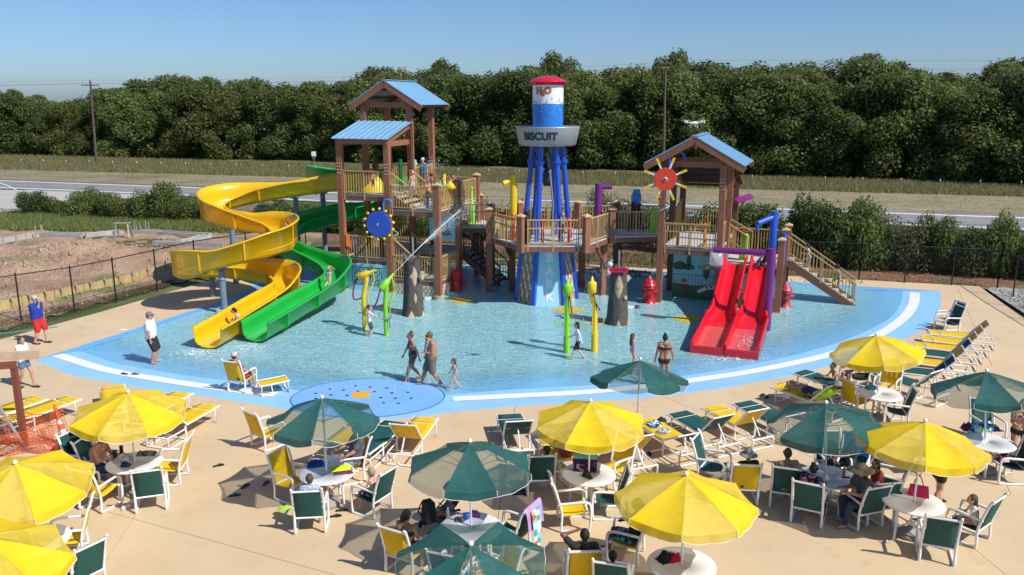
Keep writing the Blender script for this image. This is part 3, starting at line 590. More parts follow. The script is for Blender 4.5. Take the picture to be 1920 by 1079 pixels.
q=MB(); q.beam(GL(.2,2.2,3.0),GL(.2,2.2,7.55),.12,.12,up=GL.u); q.build('post',M_post,T)
def panels(par,o,along,down,n,m,under=None,rib=.035):
    """a roof slope of n standing seam panels; o corner at ridge, along ridge, down slope"""
    o=Vector(o); along=Vector(along); down=Vector(down); w=along/n; nn=along.cross(down).normalized(); nn=nn if nn.z>0 else -nn
    for k in range(n):
        a=o+w*k; q=MB(); e=w*.1
        top=[a,a+e*.5+nn*rib,a+e*1.2+nn*rib,a+e*1.9,a+w*.5,a+w*.5+e*.2+nn*.008,a+w]
        vs=top+[p+down for p in top]+[p-nn*.02 for p in top]+[p+down-nn*.02 for p in top]; k7=len(top)
        fs=[(i,i+1,k7+i+1,k7+i) for i in range(k7-1)]; fs2=[(2*k7+i,3*k7+i,3*k7+i+1,2*k7+i+1) for i in range(k7-1)]; ed=[(k7+i,k7+i+1,3*k7+i+1,3*k7+i) for i in range(k7-1)]+[(i+1,i,2*k7+i,2*k7+i+1) for i in range(k7-1)]
        if (top[1]-top[0]).cross(down).z<0: fs=[f[::-1] for f in fs]
        q.add(vs,fs); q.m=1; q.add(vs,fs2); q.m=0; q.add(vs,ed); q.build('roof_panel',[m,under or M_roofu],par)
def gable(par,g,a0,a1,b0,b1,zr,ze,n,posts_a,posts_b,under=None,tie=0.55):
    am=(a0+a1)/2; up=Vector((0,0,1))
    for s,ae in((-1,a0),(1,a1)):
        panels(par,g(am,b0,zr+.03),g.v*(b1-b0),g(ae,b0,ze)-g(am,b0,zr),n,M_roof,under)
        for b in (b0+.06,b1-.06): q=MB(); q.beam(g(am,b,zr-.15),g(ae,b,ze-.15),.09,.26); q.build('rafter',M_post,par)
        for t in(.25,.6,.93): q=MB(); q.beam(g(am+(ae-am)*t,b0+.1,zr+(ze-zr)*t-.10),g(am+(ae-am)*t,b1-.1,zr+(ze-zr)*t-.10),.05,.12); q.build('purlin',M_postd,par)
    q=MB(); q.beam(g(am,b0,zr+.045),g(am,b1,zr+.045),.26,.03); q.build('ridge_cap',M_roof,par)
    for b in posts_b: q=MB(); q.beam(g(posts_a[0],b,ze+.02),g(posts_a[1],b,ze+.02),.12,.24); q.build('tie_beam',M_post,par)
    for a in posts_a: q=MB(); q.beam(g(a,posts_b[0],ze-.02),g(a,posts_b[1],ze-.02),.10,.22); q.build('eave_beam',M_post,par)
gable(T,GL,-3.0,.75,2.05,5.35,9.5,8.38,10,(-2.4,0),(2.4,4.8))
panels(T,GL(-2.62,2.28,7.66),GL.u*2.84,GL(-2.62,-.32,6.94)-GL(-2.62,2.28,7.66),9,M_roof)
for a in(-2.4,.0): 
    q=MB(); q.beam(GL(a+.05,-.15,6.80),GL(a+.05,2.3,7.48),.09,.22); q.build('rafter',M_post,T)
    q=MB(); q.beam(GL(a+.02,0,6.72),GL(a+.02,2.3,6.72),.1,.24); q.build('tie_beam',M_post,T)
q=MB(); q.beam(GL(-2.5,-.14,6.80),GL(.12,-.14,6.80),.08,.2); q.build('eave_beam',M_post,T)
# decks
deck(T,[GL(-2.4,0),GL(0,0),GL(0,2.4),GL(-2.4,2.4)],4.42); deck(T,[GL(-2.4,2.42),GL(0,2.42),GL(0,4.8),GL(-2.4,4.8)],4.42); deck(T,[GL(.02,0),GL(2.4,0),GL(2.4,2.4),GL(.02,2.4)],3.82)
deck(T,[GL(-2.4,0),GL(0,0),GL(0,2.4),GL(-2.4,2.4)],1.45); deck(T,[GL(.02,0),GL(2.4,0),GL(2.4,2.4),GL(.02,2.4)],.65); deck(T,[GL(-2.4,2.42),GL(2.4,2.42),GL(2.4,4.8),GL(-2.4,4.8)],1.45)
deck(T,[GL(.02,2.42),GL(2.4,2.42),GL(2.4,4.8),GL(.02,4.8)],3.82)
post(T,GL(2.4,4.8),-.15,5.0,AL,cap=True,shoe=True)
e=.0
railing(T,GL(-2.25,-.02,4.42),GL(-.15,-.02,4.42)); railing(T,GL(.15,-.02,3.82),GL(2.25,-.02,3.82),mid=True); railing(T,GL(2.42,.15,3.82),GL(2.42,2.25,3.82))
railing(T,GL(-2.25,-.02,1.45),GL(-.15,-.02,1.45)); railing(T,GL(.15,-.02,.65),GL(2.25,-.02,.65)); railing(T,GL(2.42,.15,.65),GL(2.42,2.25,.65))
railing(T,GL(-2.25,4.8,4.42),GL(-.15,4.8,4.42)); railing(T,GL(-2.42,.15,1.45),GL(-2.42,2.25,1.45)); railing(T,GL(2.42,2.6,3.82),GL(2.42,4.6,3.82)); railing(T,GL(.2,4.8,3.82),GL(2.25,4.8,3.82)); railing(T,GL(.1,2.5,4.42),GL(.1,4.6,4.42)); railing(T,GL(-2.25,4.8,1.45),GL(2.2,4.8,1.45))
stair(T,GL(.05,1.2,4.42),GL(.95,1.2,3.82),GL.v,1.9,3); stair(T,GL(.05,1.2,1.45),GL(1.05,1.2,.65),GL.v,1.9,4)
stair(T,GL(2.42,3.5,1.45),GL(4.3,3.5,-.1),GL.v,1.2,8,m=M_blk)
# maze panel
mz=GL(-2.28,-.03,0); t=thing('maze_panel','light blue panel with black maze under the lowest deck of the tall tower','play panel',mz,AL)
q=MB(); q.box((1.08,0,.58),(2.12,.05,1.3)); q.build('panel',M_lblue,t)
def maze(nx,ny,seed):
    r=random.Random(seed); seen={(0,0)}; st=[(0,0)]; op=set()
    while st:
        x,y=st[-1]; nb=[(x+a,y+b) for a,b in((1,0),(-1,0),(0,1),(0,-1)) if 0<=x+a<nx and 0<=y+b<ny and (x+a,y+b) not in seen]
        if not nb: st.pop(); continue
        c=r.choice(nb); op.add(frozenset([(x,y),c])); seen.add(c); st.append(c)
    w=[]
    for x in range(nx):
        for y in range(ny+1):
            if y in(0,ny) or frozenset([(x,y-1),(x,y)]) not in op: w.append((x,y,x+1,y))
    for x in range(nx+1):
        for y in range(ny):
            if x in(0,nx) or frozenset([(x-1,y),(x,y)]) not in op: w.append((x,y,x,y+1))
    return w
q=MB(); w=maze(13,8,4); cx,cz=1.55/13,.80/8
for a,b,c,d in w:
    if (a,b,c,d) in((0,0,0,1),(13,7,13,8)): continue
    q.box((.30+(a+c)/2*cx,-.029,.26+(b+d)/2*cz),(abs(c-a)*cx+.028,.012,abs(d-b)*cz+.028))
q.build('maze_lines',M_blk,t)
q=MB(); q.box((1.35,-.03,1.16),(.10,.012,.10)); q.box((1.42,-.031,1.10),(.05,.012,.12)); q.build('green_mark',M_grn,t)
tx=text_mesh('HELP THE PUP FIND HIS BALL',.085,.003); tx.materials.append(M_blk)
# paw panels
M_paw=mat('paw_panel_tan',(.36,.26,.12),.6); pawm=MB()
for (x,z,rx,rz) in((0,-.02,.045,.035),(-.055,.03,.017,.024),(-.02,.06,.017,.024),(.02,.06,.017,.024),(.055,.03,.017,.024)): pawm.lathe([(1,0),(1,.006),(0,.008)],(x,0,z),8,M=Matrix(((rx,0,0),(0,0,-1),(0,rz,0))),smooth=False)
pawm=pawm.mesh('paw_print'); pawm.materials.append(M_white)
def pawpanel(A,B,z0,z1,label):
    d=B-A; L=d.length; t=thing('paw_print_panel',label,'play panel',A,math.atan2(d.y,d.x)); q=MB(); q.box((L/2,0,(z0+z1)/2),(L,.04,z1-z0)); q.build('panel',M_paw,t); k=0; z=z0+.1
    while z<z1-.05:
        x=.1+(.09 if k%2 else 0)
        while x<L-.06: put('paw_print',pawm,t,(x,-.022,z),(0,random.uniform(-.5,.5),0)); x+=.2
        z+=.15; k+=1
pawpanel(GL(.16,-.03),GL(2.25,-.03),-.08,.42,'tan panel with white paw prints under the lower deck, front side'); pawpanel(GL(2.43,.16),GL(2.43,2.2),-.08,.42,'tan paw print panel on the right side behind the shaded hydrant')
# mural on the back of the lower left
t=thing('splash_mural','pale blue panel with a dark splash shape inside the tall tower under the upper deck','play panel',GL(1.0,2.3,0),AL); q=MB(); q.box((.6,0,2.75),(1.3,.05,1.3)); q.build('panel',M_lblue,t); q=MB()
q.prism([(.2,-.03,2.3),(.5,-.03,2.6),(.45,-.03,2.9),(.7,-.03,2.75),(.9,-.03,3.1),(.95,-.03,2.6),(1.15,-.03,2.4),(.7,-.03,2.35)],(0,-.01,0)); q.build('splash_shape',mat('mural_grey',(.10,.22,.28),.6),t)
# poles and fittings on the tall tower
def pole_thing(name,label,cat,p,pts,r,m,extra=None,n=10,flange=True):
    t=thing(name,label,cat,p); q=MB(); q.tube(pts,r,n); o=q.build('pipe',m,t)
    if flange: q=MB(); rr=r if not hasattr(r,'__len__') else r[0]; q.lathe([(rr*2.0,0),(rr*2.0,.03),(rr*1.1,.05)],pts[0],12); q.build('flange',m,t)
    if extra: extra(t,o)
    return t
M_amber=mat('amber_paint',(.75,.36,.015),.35,coat=.2)
pole_thing('amber_pole','tall amber pole standing inside the upper deck below the low blue roof','pole',GL(-1.0,1.9,4.42),[(0,0,0),(0,0,2.6)],.10,M_amber)
pole_thing('dark_red_pole','dark red pole standing under the upper deck behind the blue toothed wheel','pole',GL(-.9,.9,1.45),[(0,0,0),(0,0,2.85)],.11,M_dred)
def bucket(t,o): pass
t=thing('tipping_bucket','yellow tipping bucket hung in a yellow hoop above the right railing of the tall tower','water toy',GL(2.25,1.2,3.82)); q=MB(); q.tube([(0,-.35,0),(0,-.35,1.55),(0,.35,1.55),(0,.35,0)],.03,6); q.build('hoop',M_yel,t)
q=MB(); q.lathe([(.02,-.30),(.16,-.16),(.22,.12),(.19,.12),(.13,-.14),(0,-.2)],(.28,0,1.0),10,M=Matrix.Rotation(.9,3,'Y')); q.build('bucket',M_yel,t); q=MB(); q.tube([(0,-.35,1.05),(.28,0,1.0),(0,.35,1.05)],.02,6); q.build('axle',M_white,t)
t=thing('water_lever','blue post with an orange scoop behind the front railing of the tall tower','water toy',GL(1.65,.5,3.82)); q=MB(); q.tube([(0,0,0),(0,0,.95)],.07,8); q.build('post',M_blue,t); q=MB(); q.sphere((0,0,1.0),.12,8,5); q.tube([(0,0,.9),(.25,-.1,.75),(.42,-.15,.6)],[.05,.10,.04],7); q.build('scoop',M_orng,t)
t=thing('water_lever','small yellow crank post at the foot of the short steps on the tall tower','water toy',GL(2.0,1.2,3.82)); q=MB(); q.tube([(0,0,0),(0,0,.8)],.06,8); q.build('post',M_yel,t); q=MB(); q.tube([(-.2,0,.78),(.2,0,.78)],.03,6); q.build('crank',M_yel,t)
t=thing('water_jug','green spray column with round head on the walkway right of the tall tower','water toy',(-1.95,40.2,2.7)); q=MB(); q.lathe([(.16,0),(.16,.9),(.13,1.0),(.04,1.05),(.04,1.7),(0,1.7)],n=12); q.build('column',M_grn,t); q=MB(); q.sphere((0,0,1.75),.08); q.build('ball',M_grn,t)
t=thing('slide_gate','small yellow slide entry cone just inside the upper deck railing','water toy',GL(-1.6,1.5,4.42)); q=MB(); q.lathe([(.5,0),(.42,.3),(.2,.75),(.05,.8),(0,.8)],n=12,sx=1.4); q.build('shell',M_yel,t)
pole_thing('green_post','dark green post beside the amber pole on the upper deck','pole',GL(-.35,2.0,4.42),[(0,0,0),(0,0,1.5)],.09,mat('dark_green_paint',(.01,.14,.05),.4))
pole_thing('blue_post','blue post behind the lower left railing of the tall tower','pole',GL(-1.95,.3,1.45),[(0,0,0),(0,0,.95)],.07,M_blue)
t=thing('towel','orange cloth hanging on the end of the lower left railing','towel',GL(-2.2,-.10,2.55)); q=MB(); q.add([(0,0,.03),(.16,0,.03),(.22,-.03,-.6),(-.02,-.03,-.5),(.0,.06,.0),(.16,.06,.0)],[(0,1,2,3),(4,5,1,0)]); q.build('cloth',mat('orange_cloth',(.8,.14,.03),.9),t)
# ---- hexagonal deck round the water tower, walkways
HC=Vector((1.72,36.3,0)); HR=2.6; ZD=2.7; D=thing('hexagonal_deck','raised hexagonal deck around the water tower with tan railings and brown posts','play deck',(0,0,0))
hv=[HC+Vector((HR*cos(R(60*k)),HR*sin(R(60*k)),0)) for k in range(6)]  # 0 right,1 back right,2 back left,3 left,4 front left,5 front right
deck(D,hv,ZD); wk=[Vector((-2.45,39.3,0)),Vector((-.86,39.2,0)),hv[3]+Vector((.02,.03,0)),hv[2]+Vector((0,.02,0)),Vector((.5,41.2,0)),Vector((-1.6,41.6,0))]
deck(D,wk,ZD-.004)
br=[hv[0]+Vector((.02,.1,0)),Vector((6.75,36.75,0)),Vector((7.4,38.6,0)),Vector((4.9,38.75,0)),hv[1]+Vector((.1,0.02,0))]; deck(D,br,ZD-.006)
for i in range(6):
    a=math.atan2(hv[i].y-HC.y,hv[i].x-HC.x); o=post(D,HC+(hv[i]-HC)*1.05,ZD-.28,ZD+1.22,a,cap=True)
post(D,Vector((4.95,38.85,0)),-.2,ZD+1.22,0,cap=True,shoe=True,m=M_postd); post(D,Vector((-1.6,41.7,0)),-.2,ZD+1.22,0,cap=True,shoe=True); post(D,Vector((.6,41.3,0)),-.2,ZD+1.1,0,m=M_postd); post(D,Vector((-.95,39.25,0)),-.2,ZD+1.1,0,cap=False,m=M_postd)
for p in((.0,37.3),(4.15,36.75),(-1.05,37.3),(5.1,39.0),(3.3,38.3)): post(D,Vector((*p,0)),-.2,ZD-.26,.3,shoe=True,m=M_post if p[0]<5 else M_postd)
for p,qv in(((.0,37.3),hv[3]),((4.15,36.75),hv[5]),((.0,37.3),hv[4])):
    q=MB(); q.beam(Vector((*p,1.5)),Vector(((p[0]+qv.x)/2,(p[1]+qv.y)/2,ZD-.2)),.12,.12); q.build('brace',M_fascia,D)
def inset(a,b,t=.2): d=(b-a).normalized(); return a+d*t,b-d*t
Zv=Vector((0,0,ZD))
for a,b,mid in((3,4,1),(4,5,1),(5,0,0),(1,2,0)): p,q_=inset(hv[a],hv[b]); railing(D,p+Zv,q_+Zv,mid=bool(mid))
railing(D,Vector((4.5,36.72,ZD)),Vector((6.6,36.68,ZD))); railing(D,Vector((3.3,38.75,ZD)),Vector((4.8,38.85,ZD))); railing(D,Vector((5.1,38.85,ZD)),Vector((7.3,38.65,ZD)))
railing(D,Vector((-2.4,39.3,ZD)),Vector((-1.1,39.22,ZD)),mid=True); railing(D,Vector((-1.45,41.65,ZD)),Vector((.5,41.3,ZD))); railing(D,Vector((.6,41.2,ZD)),hv[2]+Vector((.1,.2,ZD))); railing(D,Vector((-.9,39.1,ZD)),hv[3]+Vector((-.02,.2,ZD)))
stair(D,Vector((-3.3,40.7,3.82)),Vector((-1.9,40.3,ZD)),(.3,.95,0),1.3,6)
# red levers on the hex deck
def lever(p,label,m,h=1.0):
    t=thing('water_lever',label,'water toy',p); q=MB(); q.tube([(0,0,0),(0,0,h*.9)],.07,8); q.lathe([(.15,0),(.15,.03),(.08,.05)],n=10); q.build('post',m,t)
    q=MB(); q.sphere((0,0,h),(.13,.13,.12),8,5); q.tube([(-.15,0,h+.12),(-.08,0,h+.02),(.08,0,h+.02),(.15,0,h+.14)],.035,6); q.build('head',m,t)
for px,py,l in((908,431,'red lever leftmost on the hexagonal deck'),(940,444,'red lever second from left behind the angled railing'),(962,450,'red lever beside the left front corner post'),(1017,458,'red heart shaped lever behind the front railing, left'),(1066,456,'red heart shaped lever behind the front railing, right')):
    p=G(px,py,ZD); 
    if px==908: p=hv[3]+Vector((.45,.1,ZD))
    lever((p.x,p.y,ZD),l,M_red,.98)
lever((hv[3].x+.9,hv[3].y+.1,ZD),'yellow lever at the left corner of the hexagonal deck',M_yel,.8)
p=HC+Vector((-1.65,-.45,ZD)); pole_thing('spout_pole','yellow pole with a short arm left of the blue tower legs','water toy',p,[(0,0,0),(0,0,2.75)],.16,M_yel,lambda t,o:MB().tube([(0,0,2.55),(-.25,-.1,2.5),(-.45,-.2,2.42)],.115,10).build('arm',M_yel,t))
p=HC+Vector((2.1,.2,ZD)); pole_thing('spout_pole','purple pole with a short arm right of the blue tower legs','water toy',p,[(0,0,0),(0,0,2.35)],.17,M_pur,lambda t,o:MB().tube([(0,0,2.2),(.25,.0,2.2),(.58,0,2.2)],.115,10).build('arm',M_pur,t))
t=thing('water_funnel','glossy blue funnel on a dark stand behind the bridge railing','water toy',Vector((5.75,38.2,ZD))); q=MB(); q.tube([(-.35,0,0),(-.12,0,1.3)],.06,6); q.tube([(.35,0,0),(.12,0,1.3)],.06,6); q.box((0,.05,.75),(.42,.1,1.4)); q.build('stand',M_blk,t); q=MB(); q.sphere((0,0,1.5),(.25,.25,.3),12,8); q.tube([(0,0,1.7),(0,-.02,1.9)],[.2,.15],12); q.build('funnel',mat('sky_blue_plastic',(.02,.22,.62),.25,coat=.5),t); q=MB(); q.tube([(0,-.2,1.3),(-.02,-.25,.9),(-.12,-.2,.5)],.02,5); q.build('hose',M_red,t)
t=thing('lime_panel','lime green upright board beside the roofed tower left post','play panel',Vector((6.35,36.95,ZD))); q=MB(); q.box((0,0,.62),(.28,.06,1.05)); q.build('board',M_grn,t); q=MB(); q.box((.16,-.02,.62),(.05,.08,1.1)); q.build('edge',mat('bright_lime',(.35,.85,.05),.4),t)
t=thing('yellow_nozzle','small yellow nozzle on the bridge corner','water toy',Vector((4.0,37.4,ZD))); q=MB(); q.tube([(0,0,0),(0,0,.95)],.06,8); q.sphere((0,0,1.02),.12); q.build('nozzle',M_yel,t)
# person-size dark urn
t=thing('black_jug','black round jug on the front left corner of the hexagonal deck railing','jug',HC+Vector((-1.1,-1.9,ZD))); q=MB(); q.lathe([(.12,0),(.2,.3),(.2,.9),(.1,1.15),(.08,1.35),(.13,1.4),(0,1.45)],n=12); q.build('body',M_blk,t)
# ---- arrow signs
def arrow(p,rz,L,label,m,flip=1,txt=None):
    t=thing('arrow_sign',label,'sign',p,rz); s=flip; q=MB(); q.prism([(-L/2*s,0,-.09),(L*.28*s,0,-.09),(L*.28*s,0,-.15),(L/2*s,0,0),(L*.28*s,0,.15),(L*.28*s,0,.09),(-L/2*s,0,.09)],(0,.03,0)); q.build('board',m,t)
    me=text_mesh(txt,.13,.004); me.materials.append(mat('sign_ink',(.01,.02,.10),.6)); put('lettering',me,t,(-.04*s,-.006,0),(PI/2,0,0)); return t
arrow(G(1131,453,2.35)+Vector((0,-.1,0)),.02,.56,'blue arrow sign under the hexagonal deck pointing right',mat('sign_blue',(.02,.22,.70),.4),1,'YARD')
# ================= WATER TOWER =================
WT=thing('water_tower','blue legged water tower with striped tank, red domed cap and silver dog bowl','water tower',(HC.x-.19,36.0,0)); wl=(HC.x-.08,36.0)
def hexr(z): return 1.36-.125*z if z<2.7 else 1.02-.095*(z-2.7)
for k in range(6):
    a=R(60*k+3.5); f=lambda z,e=0:(hexr(z)+e)*Vector((cos(a),sin(a),0))+Vector((0,0,z))
    q=MB(); q.beam(f(-.15),f(2.62),.20,.20,up=(-sin(a),cos(a),0)); q.build('leg_casing',M_blue,WT)
    q=MB(); q.tube([f(2.62),f(4.6),f(6.9)],.115,10); lg=q.build('leg',M_blue,WT)
    for z in(6.05,):
        q=MB(); c=f(z); q.lathe([(.12,-.06),(.17,-.06),(.17,-.01),(.17,.01),(.17,.06),(.12,.06)],c,10,smooth=False)
        for b in range(6): q.box((c.x+.145*cos(b*1.05),c.y+.145*sin(b*1.05),c.z),(.03,.03,.18))
        q.build('flange',M_blue,lg)
q=MB(); q.lathe([(.0,0),(.17,0),(.2,.25),(.2,.55),(.12,.7),(.05,.75),(.05,1.4)],(0,0,5.0),10); q.build('dump_valve',mat('dark_grey_plastic',(.03,.03,.035),.5),WT)
q=MB(); q.tube([(0,0,6.4),(.1,-.1,5.6),(.25,-.3,4.2),(.2,-.3,2.8)],.05,6); q.build('feed_pipe',M_steelb,WT)
# panels
M_bonep=mat('bone_panel_orange',(.50,.25,.085),.6,.06,3)
def bone_mesh():
    q=MB()
    for m_,g,dz in((1,.018,.004),(0,0,.008)):
        q.m=m_; q.box((0,0,dz/2),(.30,.05+2*g,dz))
        for sx in(-1,1):
            for sy in(-1,1): q.lathe([(.045+g,0),(.045+g,dz),(0,dz+.0005)],(sx*.155,sy*.035,0),9,smooth=False)
    me=q.mesh('bone'); me.materials.append(M_white); me.materials.append(M_blk); me.polygons.foreach_set('material_index',q.mi); return me
BONE=bone_mesh()
for k in range(6):
    a0=R(60*k+3.5); a1=R(60*k+63.5); z0,z1=-.12,2.55
    P0=[(hexr(z)-.02)*Vector((cos(a),sin(a),0))+Vector((0,0,z)) for a,z in((a0,z0),(a1,z0),(a1,z1),(a0,z1))]
    cen=(P0[0]+P0[1])/2; upv=((P0[2]+P0[3])/2-cen); H_=upv.length; upv.normalize(); xr=(P0[1]-P0[0]).normalized(); nn=xr.cross(upv).normalized(); q=MB()
    q.prism([p-nn*.03 for p in P0],nn*.03); front=k==4; pn=q.build('side_panel',M_lblue if front else M_bonep,WT)
    fr=Matrix((xr,upv,nn)).transposed().to_4x4(); fr.translation=cen
    if front:
        for j,ch in enumerate('BARK'):
            me=text_mesh(ch,.54,.006,bold=.02); me.materials.append(M_white); o=put('letter',me,pn); o.matrix_local=fr@Matrix.Translation((.03,2.14-j*.58,.008)); 
        me=text_mesh('O',.40,.006,bold=.012); me.materials.append(M_white); o=put('letter',me,pn); o.matrix_local=fr@Matrix.Translation((.03,2.52,.008))
    elif k in(3,5,2,0):
        wd=(P0[1]-P0[0]).length; row=0; y=.22
        while y<H_-.05:
            x=-wd/2+.16+(.22 if row%2 else 0); 
            while x<wd/2-.08:
                w_=wd/2*(1-.25*y/H_)-.12
                if abs(x)<w_: o=put('bone',BONE,pn); o.matrix_local=fr@Matrix.Translation((x,y,.004))@Matrix.Rotation(R(122 if k==3 else 118),4,'Z')@Matrix.Scale(1.08,4)
                x+=.37
            y+=.40; row+=1
# bowl, tank, cap
zb=6.78
q=MB(); q.lathe([(.2,zb-.05),(1.15,zb-.05),(1.22,zb),(1.375,zb+.72),(1.38,zb+.76),(1.33,zb+.76),(1.30,zb+.66),(0,zb+.6)],n=64); q.build('dog_bowl',mat('silver_bowl',(.35,.37,.40),.38,.05,3,metal=.25),WT)
M_tw=mat('tank_white',(.74,.76,.80),.3,.03,2,coat=.3); M_tb=mat('tank_blue',(.015,.19,.62),.3,.12,5,coat=.3)
q=MB(); q.lathe([(.66,zb+.6),(.66,zb+1.72)],n=40); q.build('tank_lower',M_tb,WT); q=MB(); q.lathe([(.66,zb+1.72),(.66,zb+2.62)],n=40); q.build('tank_upper',M_tw,WT)
q=MB(); q.lathe([(.66,zb+2.46),(.76,zb+2.46),(.79,zb+2.62),(.79,zb+2.56),(.74,zb+2.63),(.6,zb+2.72),(.4,zb+2.79),(.2,zb+2.83),(0,zb+2.84)],n=40); q.build('domed_cap',mat('cap_red',(.62,.012,.05),.25,.04,3,coat=.4),WT)
def wrap_text(s,size,r0,th0,zc,m,slope=0,bold=.01,depth=.006,dx=0):
    me=text_mesh(s,size,depth,bold=bold)
    for v in me.vertices:
        x,y,z=v.co; r=r0+slope*y+z; th=th0+(x+dx)/r0; v.co=(r*sin(th),-r*cos(th),zc+y)
    me.materials.append(m); return me
put('lettering_biscuit',wrap_text('BISCUIT',.43,1.305,R(-18),zb+.36,M_blk,.21,.018),WT)
M_ho=mat('letter_orange',(.80,.17,.03),.4)
for s,size,dx,dz,in_ in(('H',.36,-.19,0,0),('2',.25,-.0,-.10,0),('O',.36,.21,0,0)):
    put('letter_outline',wrap_text(s,size,.666,R(-22),zb+2.22+dz,M_blk,0,.030,.003,dx),WT); put('letter',wrap_text(s,size,.672,R(-22),zb+2.22+dz,M_ho,0,.010,.004,dx),WT)
q=MB(); r=random.Random(5)
for k in range(75):
    th=r.uniform(-PI,PI); z=zb+1.72+r.uniform(0,.02)+abs(r.gauss(0,.09)); s=r.uniform(.012,.035); c=Vector((.662*sin(th),-.662*cos(th),z)); q.lathe([(s,0),(s,.004),(0,.005)],c,8,M=Matrix(((cos(th),0,sin(th)),(sin(th),0,-cos(th)),(0,1,0))),smooth=False)
tag(q.build('blue_bubbles',M_tb,WT),kind='stuff'); q=MB()
for k in range(90):
    th=r.uniform(-PI,PI); z=zb+1.70-r.random()**1.6*.75; s=r.uniform(.006,.016); c=Vector((.662*sin(th),-.662*cos(th),z)); q.lathe([(s,0),(s,.004),(0,.005)],c,6,M=Matrix(((cos(th),0,sin(th)),(sin(th),0,-cos(th)),(0,1,0))),smooth=False)
for k in range(60):
    th=-PI+k*2*PI/60+r.uniform(-.03,.03); z=zb+1.72; s=r.uniform(.02,.05); c=Vector((.6615*sin(th),-.6615*cos(th),z)); q.lathe([(s,0),(s,.003),(0,.004)],c,8,M=Matrix(((cos(th),0,sin(th)),(sin(th),0,-cos(th)),(0,1,0))),smooth=False)
tag(q.build('white_bubbles',M_tw,WT),kind='stuff')
# ================= ROOFED TOWER, SLIDE DECK =================
GR=Grid((6.45,35.4),R(-21.5)); RT=thing('play_tower','roofed brown play tower with a blue gable roof right of the water tower','play tower',(0,0,0)); AR=GR.a
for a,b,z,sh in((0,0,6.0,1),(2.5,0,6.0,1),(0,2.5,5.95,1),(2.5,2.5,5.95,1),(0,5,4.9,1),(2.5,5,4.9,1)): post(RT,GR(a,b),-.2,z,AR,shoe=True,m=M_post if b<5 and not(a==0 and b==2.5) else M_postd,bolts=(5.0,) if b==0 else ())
post(RT,GR(5,0),-.2,3.0,AR,cap=True,shoe=True); post(RT,GR(5,2.5),-.2,3.05,AR,cap=True,shoe=True); post(RT,GR(5.05,3.6),-.2,3.1,AR,cap=True,shoe=True); post(RT,GR(2.5,.9),-.2,2.0,AR,m=M_fascia)
gable(RT,GR,-.75,3.4,-.45,2.95,7.15,5.98,11,(0,2.5),(0,2.5))
M_droof=mat('dark_brown_roof',(.05,.03,.025),.7)
panels(RT,GR(-.2,2.75,5.70),GR.u*2.95,GR(-.2,5.3,4.75)-GR(-.2,2.75,5.70),8,M_droof,M_droof)
for t_ in(0,.33,.66,1): q=MB(); q.beam(GR(-.15,2.8+2.4*t_,5.56-.9*t_),GR(2.65,2.8+2.4*t_,5.56-.9*t_),.07,.12); q.build('purlin',M_droof,RT)
for a in(0,2.5): q=MB(); q.beam(GR(a,2.7,5.6),GR(a,5.2,4.66),.08,.2); q.build('rafter',M_post,RT)
q=MB(); c=GR(1.25,2.4,5.98); 
for k in(-1,1): q.tube([c,c+GR.u*(k*.75)+Vector((0,0,-.42))],.015,4)
q.tube([c,c+Vector((0,0,-.45))],.02,4); q.build('hanging_bracket',M_blk,RT)
deck(RT,[GR(0,0),GR(2.5,0),GR(2.5,2.5),GR(0,2.5)],2.4); deck(RT,[GR(0,2.52),GR(2.5,2.52),GR(2.5,5),GR(0,5)],2.4); deck(RT,[GR(2.52,0),GR(5,0),GR(5,2.5),GR(2.52,2.5)],1.8); deck(RT,[GR(2.52,2.52),GR(5,2.52),GR(5,3.7),GR(2.52,3.7)],1.796)
railing(RT,GR(.15,-.03,2.4),GR(2.35,-.03,2.4),mid=True); railing(RT,GR(2.53,.15,2.4),GR(2.53,1.3,2.4)); railing(RT,GR(.1,5,2.4),GR(2.4,5,2.4)); railing(RT,GR(-.02,2.7,2.4),GR(-.02,4.8,2.9)); railing(RT,GR(2.45,2.7,2.4),GR(3.6,2.7,1.8)); railing(RT,GR(2.6,3.72,1.8),GR(4.9,3.72,1.8))
railing(RT,GR(5.02,.18,1.8),GR(5.02,2.3,1.8)); railing(RT,GR(2.7,1.35,2.3),GR(3.5,1.35,1.8))
for a in(.3,1.45):
    q=MB(); pts=[GR(a,-.03,2.4+.78),GR(a,-.03,3.42),GR(a+.6,-.03,3.42),GR(a+.6,-.03,3.18)]; 
    for p0,p1 in zip(pts,pts[1:]): q.beam(p0,p1,.05,.05)
    q.build('rail_window_frame',M_rail,RT)
stair(RT,GR(5.1,3.05,1.8),GR(8.05,3.05,-.12),GR.v,1.15,9)
for a,l in((.62,'orange double headed lever behind the left gap of the roofed tower railing'),(1.78,'orange double headed lever behind the right gap of the roofed tower railing')):
    t=thing('water_lever',l,'water toy',GR(a,.55,2.4)); q=MB(); q.tube([(0,0,0),(0,0,.85)],.07,8); q.lathe([(.14,0),(.14,.03),(.07,.05)],n=10); q.build('post',M_orng,t); q=MB(); q.sphere((0,0,.95),.12); q.tube([(-.2,0,1.12),(-.17,0,.95),(0,0,.92),(.17,0,.95),(.2,0,1.12)],.04,6); q.build('head',M_orng,t)
t=thing('spray_column','lime green water column with a red wheel on the slide deck','water toy',GR(3.35,1.55,1.8)); q=MB(); q.lathe([(.22,0),(.22,.04),(.18,.06),(.18,1.05),(.16,1.14),(0,1.18)],n=14); q.build('column',M_grn,t); q=MB(); q.tube([(.16*cos(k*.524),.16*sin(k*.524),1.28) for k in range(13)],.018,5); q.tube([(0,0,1.15),(0,0,1.28)],.02,5); q.build('wheel',M_red,t)
